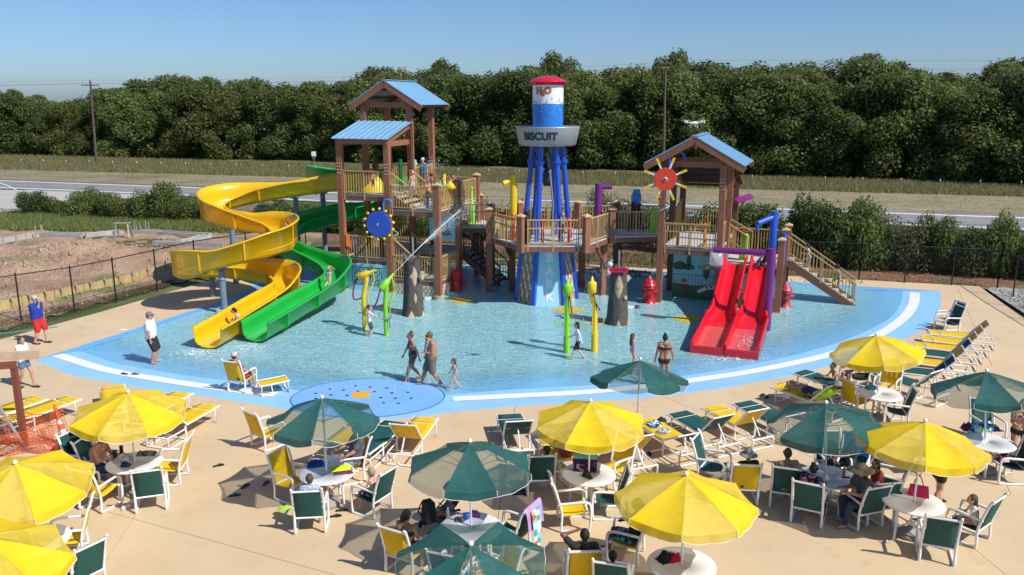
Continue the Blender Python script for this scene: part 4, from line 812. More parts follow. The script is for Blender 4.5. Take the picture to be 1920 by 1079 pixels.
t=thing('play_canopy','small purple tilted plate on the rear right post of the roofed tower','play panel',GR(2.75,4.6,4.15)); q=MB(); q.box((.15,-.1,0),(.75,.6,.06),M=Matrix.Rotation(-.35,3,'Y')@Matrix.Rotation(.2,3,'X')); q.build('plate',mat('magenta_plastic',(.35,.04,.30),.3,coat=.4),t); q=MB(); q.tube([(.1,0,-.3),(.15,-.1,0)],.04,6); q.build('bracket',M_pur,t)
def frame_arm(label,p,H,arm,m,r=.14,spout=True):
    t=thing('spout_pole',label,'water toy',p); q=MB(); q.tube([(0,0,0),(0,0,H)],r,12); q.lathe([(r*1.7,0),(r*1.7,.04),(r,.06)],n=14); q.build('pole',m,t); a=Vector(arm); q=MB(); q.tube([(0,0,H-.22),a],r*.72,10); 
    q.build('arm',m,t); 
    if spout: q=MB(); q.tube([a,a+Vector((0,0,-.28))],r*.5,8); q.build('nozzle',m,t)
    return t
bp_=GR(4.6,.55,1.8); frame_arm('big blue spout pole with an arm pointing left above the slide deck',bp_,2.32,(-.75,-.25,1.85),mat('bright_blue_paint',(.01,.10,.62),.3,coat=.3),.16)
pole_thing('blue_post','short blue post beside the top of the stairs','pole',GR(5.0,1.2,1.8),[(0,0,0),(0,0,1.35)],.10,M_blue,flange=False)
# mural under the roofed tower
MU=thing('dog_park_mural','painted panel of a spotted dog running past trees under the roofed tower','mural',GR(.35,1.2,0),AR); q=MB(); q.box((1.2,0,.95),(2.35,.05,2.25)); q.build('panel',mat('mural_sky',(.28,.55,.62),.6),MU)
def flat(name,pts,m,d=.03): q=MB(); q.prism([(x,-d,z) for x,z in pts],(0,-.006,0)); q.build(name,m,MU)
def blob(cx,cz,rx,rz,n=12,j=.15,s=1): r=random.Random(s); return [(cx+rx*cos(2*PI*k/n)*(1+r.uniform(-j,j)),cz+rz*sin(2*PI*k/n)*(1+r.uniform(-j,j))) for k in range(n)]
M_mg=mat('mural_green',(.035,.13,.05),.6); M_mg2=mat('mural_grass',(.05,.14,.06),.6); M_mt=mat('mural_teal',(.02,.10,.07),.6)
flat('painted_grass',[(.03,-.16),(2.37,-.16),(2.37,.55),(1.7,.62),(.9,.55),(.03,.62)],M_mg2,.026)
for cx,cz,rx,rz,s in((.3,1.42,.3,.2,1),(.72,1.65,.1,.35,2),(.72,1.38,.28,.14,3),(2.15,1.25,.25,.3,4),(1.5,1.2,.14,.35,5)): flat('painted_tree',blob(cx,cz,rx,rz,s=s),M_mt,.028)
flat('painted_roof',[(1.05,1.42),(1.5,1.52),(1.95,1.38),(1.6,1.30),(1.2,1.34)],mat('mural_gold',(.45,.30,.08),.6),.032)
q=MB(); 
for k in range(15): q.box((.1+k*.155,-.031,.78),(.014,.008,.5))
q.box((1.2,-.031,1.03),(2.3,.008,.02)); q.build('painted_fence',M_blk,MU)
M_db=mat('dog_black',(.02,.02,.03),.6)
flat('painted_dog',[(1.12,.32),(1.3,.44),(1.5,.56),(1.8,.6),(2.0,.62),(2.08,.75),(2.2,.72),(2.28,.62),(2.18,.56),(2.12,.48),(2.2,.34),(2.3,.2),(2.22,.2),(2.05,.36),(1.85,.44),(1.6,.42),(1.4,.32),(1.2,.22)],M_white,.034)
for b in((1.55,.5,.07,.04),(1.75,.54,.06,.035),(2.12,.66,.05,.05),(1.92,.52,.05,.03)): flat('painted_spot',blob(*b,n=8,s=3),M_db,.041)
flat('painted_bush',blob(.62,.45,.25,.16,s=8),mat('mural_rust',(.16,.05,.02),.6),.03); flat('painted_bush',blob(.55,.75,.14,.1,s=9),mat('mural_orange',(.35,.13,.04),.6),.03)
t=thing('grass_mural','green and pale blue painted panel behind the red slides','mural',GR(2.7,.3,0),AR); q=MB(); q.box((1.1,0,.7),(2.2,.05,1.7)); q.build('panel',_M['mural_sky'],t); q=MB(); q.prism([(.02,-.03,-.14),(2.18,-.03,-.14),(2.18,-.03,.5),(1.2,-.03,.65),(.02,-.03,.45)],(0,-.006,0)); q.build('painted_grass',mat('mural_lime',(.12,.28,.05),.6),t)
# ---- purple frame with bucket
PF=thing('bucket_frame','purple pole and crossbeam holding a clear bucket above the red slides','water toy',(9.84,30.83,-.15)); e1=Vector((-2.05,.75,3.12)); q=MB(); q.tube([(0,0,0),(0,0,3.3)],.16,14); q.lathe([(.27,0),(.27,.04),(.16,.07)],n=14); q.build('pole',M_pur,PF)
q=MB(); q.tube([(.0,0,3.12),e1],.115,12); q.build('beam',M_pur,PF); q=MB(); c=e1*.93
M_clear=mat('clear_plastic',(.75,.78,.80),.15,alpha=.45,trans=.3)
q.lathe([(.0,-.62),(.24,-.62),(.26,-.55),(.27,-.08),(.25,-.08),(.24,-.55),(0,-.56)],(c.x,c.y,3.12),14); bk=q.build('bucket',M_clear,PF); q=MB(); q.lathe([(.265,-.66),(.265,-.60)],(c.x,c.y,3.12),14); q.build('bucket_rim',M_pur,bk)
me=text_mesh('WATER SAFARI',.17,.004); me.materials.append(M_white); 
# small flat hanging tube
# ---- wheels
TW=thing('toothed_water_wheel','royal blue disc with yellow scoops round its rim in front of the tall tower','water wheel',(-5.95,36.6,3.22),R(-14))
q=MB(); Mx=Matrix.Rotation(PI/2,3,'X'); q.lathe([(0,.06),(.56,.05),(.60,.02),(.60,-.02),(.56,-.05),(0,-.06)],(0,0,0),40,M=Mx,smooth=False); q.build('disc',M_blue,TW)
q=MB(); q.tube([(.05*cos(a*.5),-.075,.05*sin(a*.5)) for a in range(2,11)],.012,5); q.build('hub_mark',M_white,TW)
for k in range(14):
    a=k*2*PI/14+.1; c=Vector((.66*cos(a),0,.66*sin(a))); q=MB(); q.lathe([(.0,-.02),(.05,-.02),(.075,.10),(.0,.02)],c,7,M=Matrix.Rotation(-a+.9,3,'Y')); q.build('scoop',M_yel,TW)
q=MB(); q.tube([(0,.05,0),(0,.45,0)],.05,8); q.build('axle',M_blue,TW)
t=thing('water_hook','blue hooked pipe arching above the toothed wheel','pipe',(-5.75,36.85,3.7)); q=MB(); q.tube(smooth_path([(0,0,0),(0,0,.42),(.12,-.02,.58),(.32,-.05,.55),(.36,-.06,.3)],4),.06,8); q.build('pipe',mat('mid_blue_paint',(.02,.17,.5),.35,coat=.3),t)
t=thing('spring_coil','pale green coil at the lower right of the toothed wheel','spring',(-5.35,36.55,2.55)); q=MB(); q.tube([(.1*cos(a*.5)+a*.012,.1*sin(a*.5),.02*a) for a in range(20)],.02,5); q.build('coil',mat('mint_paint',(.25,.6,.42),.4),t)
SW=thing('spinning_water_wheel','red disc with yellow and white paddles on the roofed tower corner','water wheel',(6.42,34.75,5.40),R(-10)); q=MB(); q.lathe([(0,.05),(.46,.05),(.475,.02),(.475,-.02),(.46,-.05),(0,-.05)],(0,0,0),36,M=Mx,smooth=False); q.build('disc',mat('tomato_red',(.66,.06,.02),.35,coat=.3),SW)
q=MB(); q.lathe([(.09,-.02),(.09,.02),(.07,.03)],(0,-.06,0),14,M=Mx); q.build('hub_ring',M_white,SW); q=MB(); q.lathe([(0,.05),(.06,.04),(.06,0)],(0,-.05,0),12,M=Mx); q.build('hub',M_blue,SW)
for k in range(8):
    a=k*PI/4+.42; d=Vector((cos(a),0,sin(a))); s=d.cross(Vector((0,1,0))); q=MB()
    for m_,r0,r1,w0,w1 in((1,.47,.68,.035,.045),(0,.68,.95,.05,.02)):
        q.m=m_; q.beam(d*r0,d*r1,w0*2,.03,up=(0,1,0)); 
    q.build('paddle',[M_yel,M_white],SW)
q=MB(); q.tube([(0,0,0),(0,.6,0)],.05,8); q.build('axle',M_blue,SW)
t=thing('water_hook','dark blue hooked pipe above the red sun wheel','pipe',(6.6,34.95,5.5)); q=MB(); q.tube(smooth_path([(0,0,0),(0.02,0,.85),(.15,-.02,1.0),(.5,-.05,.98),(.62,-.06,.75),(.6,-.06,.7)],4),.06,8); q.build('pipe',M_blue,t)
t=thing('spring_coil','mint green coil round the roofed tower post below the sun wheel','spring',(6.47,35.35,3.65)); q=MB(); q.tube([(.24*cos(a*.45),.24*sin(a*.45),.042*a) for a in range(24)],.032,6); q.build('coil',_M['mint_paint'],t)
# ---- stumps
M_stump=mat('fake_bark',(.085,.072,.065),.85,.35,7,1,bscale=14); M_bare=mat('bare_wood',(.50,.37,.23),.7,.15,8,.2)
def stump(p,label,seed,H,patches,r0=.46,r1=.34):
    t=thing('stump_fountain',label,'tree stump',p); n=32; m=22; r=random.Random(seed)
    def rad(a,z): 
        f=z/H; return (r0-(r0-r1)*min(1,f*1.5)+.20*max(0,.14-f)*3*(.5+.5*cos(4*a+seed))+.015*nz(a*3,z*1.2,1,seed)+.03*sin(a*7+seed)*.3)
    vs=[];fs=[]
    for j in range(m+1):
        for i in range(n):
            a=2*PI*i/n; z=H*j/m; 
            if j==m: z+=.12*sin(a*2+seed)+.1*r.random()
            q_=rad(a,H*j/m); vs.append((q_*cos(a),q_*sin(a),z))
    fs=[(j*n+i,j*n+(i+1)%n,(j+1)*n+(i+1)%n,(j+1)*n+i) for j in range(m) for i in range(n)]; q=MB(); q.add(vs,fs,True); b=len(vs)-n
    top=vs[-n:]; q.add(top+[(0,0,H-.15)],[(i,(i+1)%n,n) for i in range(n)]); q.build('trunk',M_stump,t)
    for (a0,z0,w,h,kind) in patches:   # diamond scars that follow the trunk
        q=MB(); vs=[];fs=[]; K=8
        for j in range(K+1):
            tt=j/K; ww=w*(1-abs(2*tt-1))**.8 if kind=='d' else w*(1-tt); zz=z0+h*tt
            for i in range(5):
                a=a0+(i/4-.5)*2*ww/r1; rr=rad(a,min(zz,H))+.014*(1-abs(i/2-1)**2)+.004; vs.append((rr*cos(a),rr*sin(a),zz))
        fs=[(j*5+i,j*5+i+1,(j+1)*5+i+1,(j+1)*5+i) for j in range(K) for i in range(4)]; q.add(vs,fs,True); q.build('bare_patch',M_bare,t)
    return t,rad
F=-PI/2
s1,ra=stump((-4.1,33.25,-.15),'dark fake tree stump fountain with bare scars in front of the tall tower',2,2.5,[(F+.35,1.35,.17,.85,'d'),(F+.38,.62,.055,.50,'d'),(F-.05,0.05,.11,.32,'t'),(F+1.2,.05,.12,.25,'t')])
q=MB(); q.tube([(.36,-.25,1.72),(.46,-.32,1.72)],.09,9); q.build('knot',M_bare,s1); q=MB(); q.tube([(.05,0,2.4),(.05,0,3.35)],.04,6); q.build('spray_pipe',M_steel,s1)
s2,ra=stump((4.2,31.85,-.15),'dark fake tree stump fountain with a red arrow, right of the water tower',5,2.25,[(F-.1,1.15,.19,1.0,'d'),(F-.05,.03,.10,.32,'t'),(F+1.15,.03,.12,.45,'t')])
q=MB(); q.tube([(-.03,-.33,1.72),(-.04,-.42,1.72)],.09,10); q.build('knot',M_bare,s2); q=MB(); q.tube([(.22,-.27,1.22),(.27,-.34,1.22)],.075,10); q.build('knot',M_bare,s2); q=MB(); q.tube([(.30,0,1.9),(.44,-.02,2.0)],[.15,.09],10); q.build('branch_stub',M_bare,s2); q=MB(); q.tube([(0,0,2.2),(0,0,3.05)],.04,6); q.build('spray_pipe',M_steel,s2)
arrow((4.12,31.42,2.2),.0,.78,'red arrow sign on the right stump pointing left',mat('sign_red',(.60,.01,.05),.4),-1,'THE PARK')
t=thing('dog_head_nozzle','small white and grey water nozzle fixed to the left side of the right stump','water toy',(3.82,31.72,2.35)); q=MB(); q.sphere((0,0,0),(.13,.12,.14),8,6); q.sphere((-.05,-.05,-.3),(.09,.09,.16),8,6); q.tube([(.05,0,.1),(.1,0,.2)],.04,5); q.build('body',mat('mottled_white',(.5,.5,.52),.5,.6,14),t)
# ---- hydrants
def hydrant(p,label,s,m):
    t=thing('fire_hydrant',label,'fire hydrant',p); t.scale=(s,s,s); q=MB(); q.lathe([(.30,0),(.30,.08),(.24,.1),(.24,.18),(.22,.2),(.22,.62),(.27,.64),(.27,.72),(.22,.74)],n=18); q.build('barrel',m,t)
    q=MB(); q.lathe([(.27,.74),(.29,.76),(.29,.80),(.25,.82),(.23,.92),(.16,1.02),(.06,1.06),(.06,1.14),(0,1.15)],n=18); q.build('bonnet',m,t)
    for a,rr in((0,.08),(PI,.08),(-PI/2,.12)):
        d=Vector((cos(a),sin(a),0)); q=MB(); q.tube([d*.2+Vector((0,0,.5)),d*.34+Vector((0,0,.5))],rr,10); q.tube([d*.34+Vector((0,0,.5)),d*.37+Vector((0,0,.5))],rr*.6,8); q.build('outlet',m,t)
M_hyd=mat('hydrant_red',(.50,.012,.015),.28,.1,4,coat=.4); M_hyd2=mat('hydrant_faded_red',(.40,.05,.06),.45,.15,4)
hydrant((6.02,35.35,-.15),'glossy red hydrant left of the roofed tower front post',1.12,M_hyd); hydrant((11.75,34.6,-.12),'faded red hydrant between the slide deck and the stairs',1.02,M_hyd2); hydrant((-2.55,37.6,-.15),'dark red hydrant in shade right of the tall tower front post',1.05,M_hyd)
# ---- cannons
def cannon(p,label,m,H,bend,gun,aim):
    t=thing('water_cannon',label,'water cannon',p); q=MB(); b=Vector(bend); q.tube([(0,0,0),(0,0,H*.62),b,b+Vector((.02,0,.28))],.09,10); q.build('post',m,t); g=b+Vector((.02,0,.34)); a=Vector(aim).normalized()
    q=MB(); q.tube([g-a*.36,g-a*.33,g+a*.05,g+a*.15,g+a*.42],[.11,.15,.13,.07,.045],10); q.build('gun',m,t)
    q=MB(); q.tube(smooth_path([g-a*.36,g-a*.5+Vector((-.05,0,-.35)),Vector((-.38,0,H*.55)),(-.08,0,H*.57)],5),.03,6); q.build('hose',mat('burgundy_hose',(.20,.01,.05),.5),t)
    q=MB(); q.tube([g+a*.3,g+Vector((.3,-.05,-.25)),Vector((.18,-.05,H*.62)),(.16,-.05,.95)],.028,6); q.build('linkage',m,t)
    q=MB(); q.tube(smooth_path([(-.22,-.1,1.0),(-.2,-.1,.82),(0,-.12,.75),(.2,-.1,.8),(.2,-.1,.95)],4),.028,6); q.tube([(.14,-.1,.85),(.16,-.12,.4)],.02,5); q.build('handle',m if 0 else M_steelb if m is M_grn else m,t); return p+g+a*.42
J0=cannon(Vector((-5.72,31.0,-.15)),'yellow water cannon on a bent pole in front of the maze',M_yel,2.35,(.12,0,1.95),0,(.85,-.1,.33))
J1=cannon(Vector((-4.75,30.1,-.15)),'lime green water cannon shooting a jet towards the tower',M_grn,2.25,(.05,0,1.82),0,(.55,.45,.62))
M_wjet=mat('water_spray',(.85,.90,.93),.25,.1,20,trans=.4,alpha=.34)
M_drop=mat('water_drops',(.85,.9,.93),.2,.1,20,trans=.3,alpha=.8)
q=MB(); pts=[]; v0=Vector((.60,.62,.60)).normalized()
for k in range(14): s=k*.32; pts.append(J1+v0*s+Vector((0,0,-.018*s*s)))
q.tube(pts,[.012+.0022*k for k in range(14)],6); r=random.Random(3); o=q.build('water_jet',M_wjet); tag(o,'thin jet of water from the green cannon towards the tall tower','water jet'); q=MB()
for k in range(1900):
    s=r.uniform(1.6,5.2); sp=.05+.10*(s-2.2); c=J1+v0*s+Vector((0,0,-.018*s*s-.01*max(0,s-4)**2))+Vector((r.gauss(0,sp*.6),r.gauss(0,sp*.6),r.gauss(0,sp*.7)-abs(r.gauss(0,sp*.8)))); q.lathe([(0,-.009),(.009,0),(0,.009)],c,3,smooth=False)
tag(q.build('water_spray',M_drop),'cloud of spray where the cannon jet breaks up in front of the tall tower','water spray',kind='stuff')
q=MB()
for k in range(420): c=Vector((1.75+r.gauss(0,.5)-.0,34.4+r.gauss(0,.3),3.0+abs(r.gauss(0,.5)))) if k<120 else Vector((3.2+r.random()*1.3,35.4+r.random()*.8,r.uniform(.1,1.9))) ; q.lathe([(0,-.012),(.012,0),(0,.012)],c,3,smooth=False)
for k in range(110): c=Vector((-4.0+r.gauss(0,.5),40.0+r.gauss(0,.3),5.6+r.gauss(0,.12))); q.lathe([(0,-.014),(.014,0),(0,.014)],c,3,smooth=False)
tag(q.build('water_spray',M_drop),'drops falling from the hexagonal deck and spraying off the upper deck','water spray',kind='stuff')
def spinner(p,label,m,H,bent):
    t=thing('water_spinner',label,'water toy',p); q=MB(); q.tube([(0,0,0),(0,0,.75),(0,0,.85),(0,0,H*.78),(bent,0,H*.87),(bent,0,H)],[.12,.12,.09,.085,.075,.075],10); q.build('post',m,t)
    q=MB(); q.lathe([(.10,0),(.16,.04),(.16,.38),(.12,.42),(.06,.44),(.03,.60),(0,.62)],(bent,0,H-.05),12); q.build('head',m,t); q=MB(); q.tube([(bent+.05,-.08,H),(bent+.1,-.1,H-.3),(.16,-.1,H-.65)],.025,6); q.build('hose',_M['burgundy_hose'],t)
    q=MB(); q.tube([(-.42,-.05,1.3),(-.42,-.05,1.12),(.3,-.05,1.12),(.3,-.05,1.3)],.025,6); q.tube([(-.10,-.1,1.9),(-.1,-.1,.75)],.02,5); q.build('handle',m,t)
spinner(Vector((1.93,27.95,-.15)),'lime green spray post with side handles right of the water tower',M_grn,2.2,0.); spinner(Vector((2.92,28.1,-.15)),'bent yellow spray post with side handles next to the lime one',M_yel,2.25,-.13)
# ---- mats, nozzles, fixtures on the pool floor
M_matt=mat('yellow_floor_mat',(.50,.38,.03),.7,.5,9)
def fmat(px,py,sx,sy,label,m=None,a=0.6,pad=False):
    p=G(px,py,-.1); z=max(-.047,floor_z(p.x,p.y)) if pad else WZ-.006; dry=floor_z(p.x,p.y)>-.05; q=MB(); q.poly([(sx*x,sy*y,0) for x,y in((-1,-1),(1,-1),(1,1),(-1,1))],h=.01); o=q.build('floor_mat',m or M_matt,None,(p.x,p.y,z+.014),(0,0,a)); tag(o,label,'floor mat',kind=None)
fmat(866,565,.5,.5,'yellow diamond floor mat under water, right of the left stump'); fmat(1289,600,.55,.45,'yellow diamond floor mat left of the red slides'); fmat(1066,583,.5,.5,'yellow diamond floor mat beside the foot of the water tower'); fmat(1117,553,.3,.3,'small yellow floor mat behind the yellow spray post'); fmat(677,744,.26,.26,'small orange square tile set in the splash pad',mat('orange_tile',(.75,.38,.02),.6),.05,True)
nzm=MB().lathe([(.05,0),(.05,.006),(.03,.01),(0,.004)],n=12).mesh('pad_nozzle'); nzm.materials.append(M_blk)
NZ=[(592,738),(619,730),(644,732),(651,742),(667,724),(671,734),(694,726),(702,735),(725,728),(735,737),(714,746),(741,747),(765,736),(771,747),(719,756),(747,757),(592,748),(621,741)]
for i,(x,y) in enumerate(NZ): p=G(x,y,-.04); o=put('pad_nozzle',nzm,None,(p.x,p.y,max(-.049,floor_z(p.x,p.y))+.008)); tag(o,'small black nozzle set flush in the blue splash pad','nozzle','nozzles of the splash pad')
for i,(x,y,h) in enumerate([(622,741,.75),(767,736,1.0),(740,740,.5)]):
    p=G(x,y,-.04); q=MB(); q.tube([(0,0,0),(.01,0,h*.5),(0,0,h)],[.012,.009,.004],5); o=q.build('ground_jet',M_wjet,None,(p.x,p.y,floor_z(p.x,p.y))); tag(o,['thin water jet rising left on the splash pad','tallest thin water jet beside the walking woman','short water jet in the middle of the splash pad'][i],'water jet')
for (px,py,l) in((803,560,'white bone shaped spray fixture on the pool floor by the left stump'),(1183,576,'white bone shaped spray fixture on the pool floor by the right stump')):
    p=G(px,py,-.02); t=thing('bone_fixture',l,'water toy',(p.x,p.y,-.06),.05); q=MB(); q.box((0,0,.03),(.5,.14,.10)); q.build('bar',M_white,t)
    for sx in(-1,1): q=MB(); q.lathe([(.14,0),(.14,.1),(.06,.12),(0,.12)],(sx*.28,0,-.02),10,sy=1.3); q.build('knob',mat('dark_fixture',(.07,.07,.08),.5),t)
# ================= WATER SLIDES =================
M_fy=mat('slide_yellow',(.86,.52,.010),.28,.06,1.5,coat=.4,trans=.12); M_fg=mat('slide_green',(.018,.44,.06),.28,.06,1.5,coat=.4,trans=.10); M_fr=mat('slide_red',(.68,.008,.02),.25,.06,1.5,coat=.4)
M_slw=mat('slide_water',(.75,.85,.75),.08,.1,5,alpha=.10,bump=.6,bscale=9)
def flume(T,pts,m,r=.53,per=6,sec=10,exit_n=0,wallk=1.,floor_w=None,hin=.52,hout=1.22,hs=.72,fix=None):
    P=smooth_path(pts,per); n=len(P); rows=[]; K=14
    for i,p in enumerate(P):
        t=(P[min(i+1,n-1)]-P[max(i-1,0)]); th=Vector((t.x,t.y,0)).normalized(); side=Vector((-th.y,th.x,0))   # side = left of travel
        i0=max(i-4,0); i1=min(i+4,n-1); a=(P[i]-P[i0]); b=(P[i1]-P[i]); cr=0
        if a.length>0 and b.length>0: 
            a=Vector((a.x,a.y,0)).normalized(); b=Vector((b.x,b.y,0)).normalized(); cr=a.cross(b).z      # + = turning left, outer wall on the right
        rows.append((p,side,cr))
    cs=[x[2] for x in rows]; sm=[sum(cs[max(0,i-4):i+5])/len(cs[max(0,i-4):i+5]) for i in range(n)]
    rings=[]
    for i,(p,side,_) in enumerate(rows):
        c=max(-1,min(1,sm[i]*1.9)); hl=hs+(hout-hs)*max(0,-c)+(hin-hs)*max(0,c); hr=hs+(hout-hs)*max(0,c)+(hin-hs)*max(0,-c); hl=max(hl,hin); hr=max(hr,hin)
        if fix: hl,hr=fix(i/n,hl,hr)
        prof=[(r+.09,hl-.05),(r+.09,hl+.0),(r+.0,hl+.02)] ; z0=r*.62
        if hl>z0: prof+=[(r-.01,(hl+z0)/2),(r-.02,z0)]
        else: prof+=[(r-.03,hl*.97),(r-.06,hl*.94)]
        for k in range(1,8):
            a=PI*k/8; prof.append((cos(a)*r*.96,min(r*.62,hl if k<4 else hr)*(1-sin(a))*1.0))
        if hr>z0: prof+=[(-(r-.02),z0),(-(r-.01),(hr+z0)/2)]
        else: prof+=[(-(r-.06),hr*.94),(-(r-.03),hr*.97)]
        prof+=[(-r,hr+.02),(-(r+.09),hr),(-(r+.09),hr-.05)]
        outer=[(-(r+.025),hr-.06)]
        for k in range(1,8):
            a=PI*(8-k)/8; outer.append((cos(a)*(r*.96+.03),r*.62*(1-sin(a))-.035))
        outer.append((r+.025,hl-.06)); full=prof+outer; bank=c*.10
        rings.append([p+side*(y*1.0)+Vector((0,0,z+y*-bank*0)) for y,z in full])
    m_=len(rings[0])
    for s0 in range(0,n-1,sec):
        s1=min(s0+sec,n-1); q=MB(); R_=rings[s0:s1+1]; vs=[v for g in R_ for v in g]; k=len(R_)
        q.add(vs,[(i*m_+j,(i+1)*m_+j,(i+1)*m_+(j+1)%m_,i*m_+(j+1)%m_) for i in range(k-1) for j in range(m_)],True)
        q.add(R_[0],[tuple(range(m_))]) if s0==0 else None
        if s1==n-1: q.add(R_[-1],[tuple(range(m_))[::-1]])
        o=q.build('flume_section',m,T)
        if s0>0:   # bolted flange, standing proud outside
            g=rings[s0]; p=P[s0]; tdir=(P[s0+1]-P[s0-1]).normalized(); ou=g[len(g)-9:]; cen=p+Vector((0,0,.35)); q=MB()
            big=[v+(v-cen).normalized()*.065 for v in ou]; L=len(ou)
            vs=[v-tdir*.03 for v in ou]+[v-tdir*.03 for v in big]+[v+tdir*.03 for v in big]+[v+tdir*.03 for v in ou]
            q.add(vs,[(a*L+j,a*L+j+1,(a+1)*L+j+1,(a+1)*L+j) for a in range(3) for j in range(L-1)]); q.build('flange',m,o)
    return P,rings
def column(x,y,z,label,arm=None,r=.13,ped=True):
    t=thing('slide_support',label,'support post',(x,y,-.15)); q=MB(); q.tube([(0,0,0),(0,0,z+.05)],r,12); q.lathe([(r*1.8,.0),(r*1.8,.06),(r,.08)],n=14); q.lathe([(r*1.25,z-.35),(r*1.25,z-.3),(r,z-.29)],n=12); q.build('post',M_steelb,t)
    if arm: q=MB(); a=Vector(arm); q.beam((0,0,z),a+Vector((0,0,z+.15)),.1,.14); q.build('arm',M_steelb,t)
    q=MB(); q.box((0,0,z+.1),(.5,.12,.08)); q.build('saddle',M_steelb,t); return t
YS=thing('water_slide','long yellow spiral flume slide winding down left of the tall tower','water slide',(0,0,0))
YP=[(-7.0,40.3,4.45),(-8.5,40.45,4.33),(-10.1,40.35,4.12),(-11.7,40.3,3.88),(-13.0,40.2,3.64),(-13.9,39.6,3.45),(-14.1,38.7,3.3),(-13.6,37.8,3.14),(-12.6,37.2,2.98),(-11.5,36.9,2.84),(-10.5,36.5,2.68),(-9.85,35.6,2.5),(-9.95,34.5,2.33),(-10.7,33.75,2.18),(-11.8,33.4,1.95),(-12.6,33.3,1.73),(-13.3,33.5,1.52),(-13.75,34.3,1.3),(-13.65,35.2,1.12),(-13.0,35.9,.98),(-12.2,36.1,.85),(-11.1,36.0,.74),(-10.2,35.6,.62),(-9.65,34.7,.5),(-9.7,33.6,.38),(-10.0,32.2,.27),(-10.3,30.8,.17),(-10.6,29.4,.07),(-10.85,28.3,.02)]
flume(YS,YP,M_fy,fix=lambda t,l,r:(max(.5,l),max(.5,r)) if t>.88 else (l,r))
q=MB(); ps=smooth_path(YP[-6:],4); q.add([v+Vector((0,0,.10)) for p in ps for v in (p+Vector((-.38,-.06,0)),p+Vector((.38,.06,0)))],[(2*i,2*i+2,2*i+3,2*i+1) for i in range(len(ps)-1)],True); q.build('running_water',M_slw,YS)
GS=thing('water_slide','green spiral flume slide beside the yellow one, passing behind the tall tower','water slide',(0,0,0))
GP=[(-6.6,42.4,4.45),(-8.0,42.7,4.35),(-9.4,43.2,4.2),(-10.3,44.0,4.05),(-10.2,45.1,3.9),(-9.2,45.9,3.75),(-7.7,46.2,3.55),(-6.1,46.0,3.35),(-5.1,45.2,3.15),(-5.2,44.2,3.0),(-6.1,43.5,2.85),(-7.3,43.2,2.66),(-8.6,43.0,2.45),(-9.9,42.4,2.2),(-10.9,41.4,1.98),(-11.3,40.2,1.78),(-11.0,39.0,1.58),(-10.3,38.1,1.38),(-9.5,37.5,1.2),(-8.7,36.9,1.02),(-7.95,36.2,.85),(-7.6,35.3,.7),(-7.75,34.2,.55),(-8.15,33.0,.40),(-8.6,31.7,.26),(-9.0,30.4,.13),(-9.4,29.1,.03)]
flume(GS,GP,M_fg,fix=lambda t,l,r:(max(.5,l),max(.5,r)) if t>.88 else (l,r))
q=MB(); ps=smooth_path(GP[-6:],4); q.add([v+Vector((0,0,.10)) for p in ps for v in (p+Vector((-.38,-.06,0)),p+Vector((.38,.06,0)))],[(2*i,2*i+2,2*i+3,2*i+1) for i in range(len(ps)-1)],True); q.build('running_water',M_slw,GS)
for x,y,z,l,a in ((-12.0,33.45,1.88,'grey post under the big lower run of the yellow slide, in the water',None),(-13.45,36.2,.95,'very short grey post under the low left bend of the yellow slide',None),(-13.3,38.9,3.2,'grey post under the outer upper bend of the yellow slide',None),(-12.4,40.9,3.55,'grey post behind the upper bend of the yellow slide',(0,-.6,0)),(-10.9,41.6,3.95,'left of two tall grey posts behind the yellow slide',(0,-1.1,.1)),(-9.9,43.2,3.95,'right of two tall grey posts behind the yellow slide',(0,-.2,0)),(-6.7,43.9,2.7,'grey post seen behind the brown leg of the tall tower',(0,-.5,0)),(-10.9,39.2,1.55,'short grey post under the middle bend of the green slide',None),(-8.9,37.1,.95,'short grey post under the lower green slide run',None)):
    column(x,y,z,l,a)
q=MB(); q.box((-12.0,33.45,-.02),(.5,.5,.28)); tag(q.build('post_pedestal',M_paint),'small blue painted concrete block under the grey slide post','pedestal')
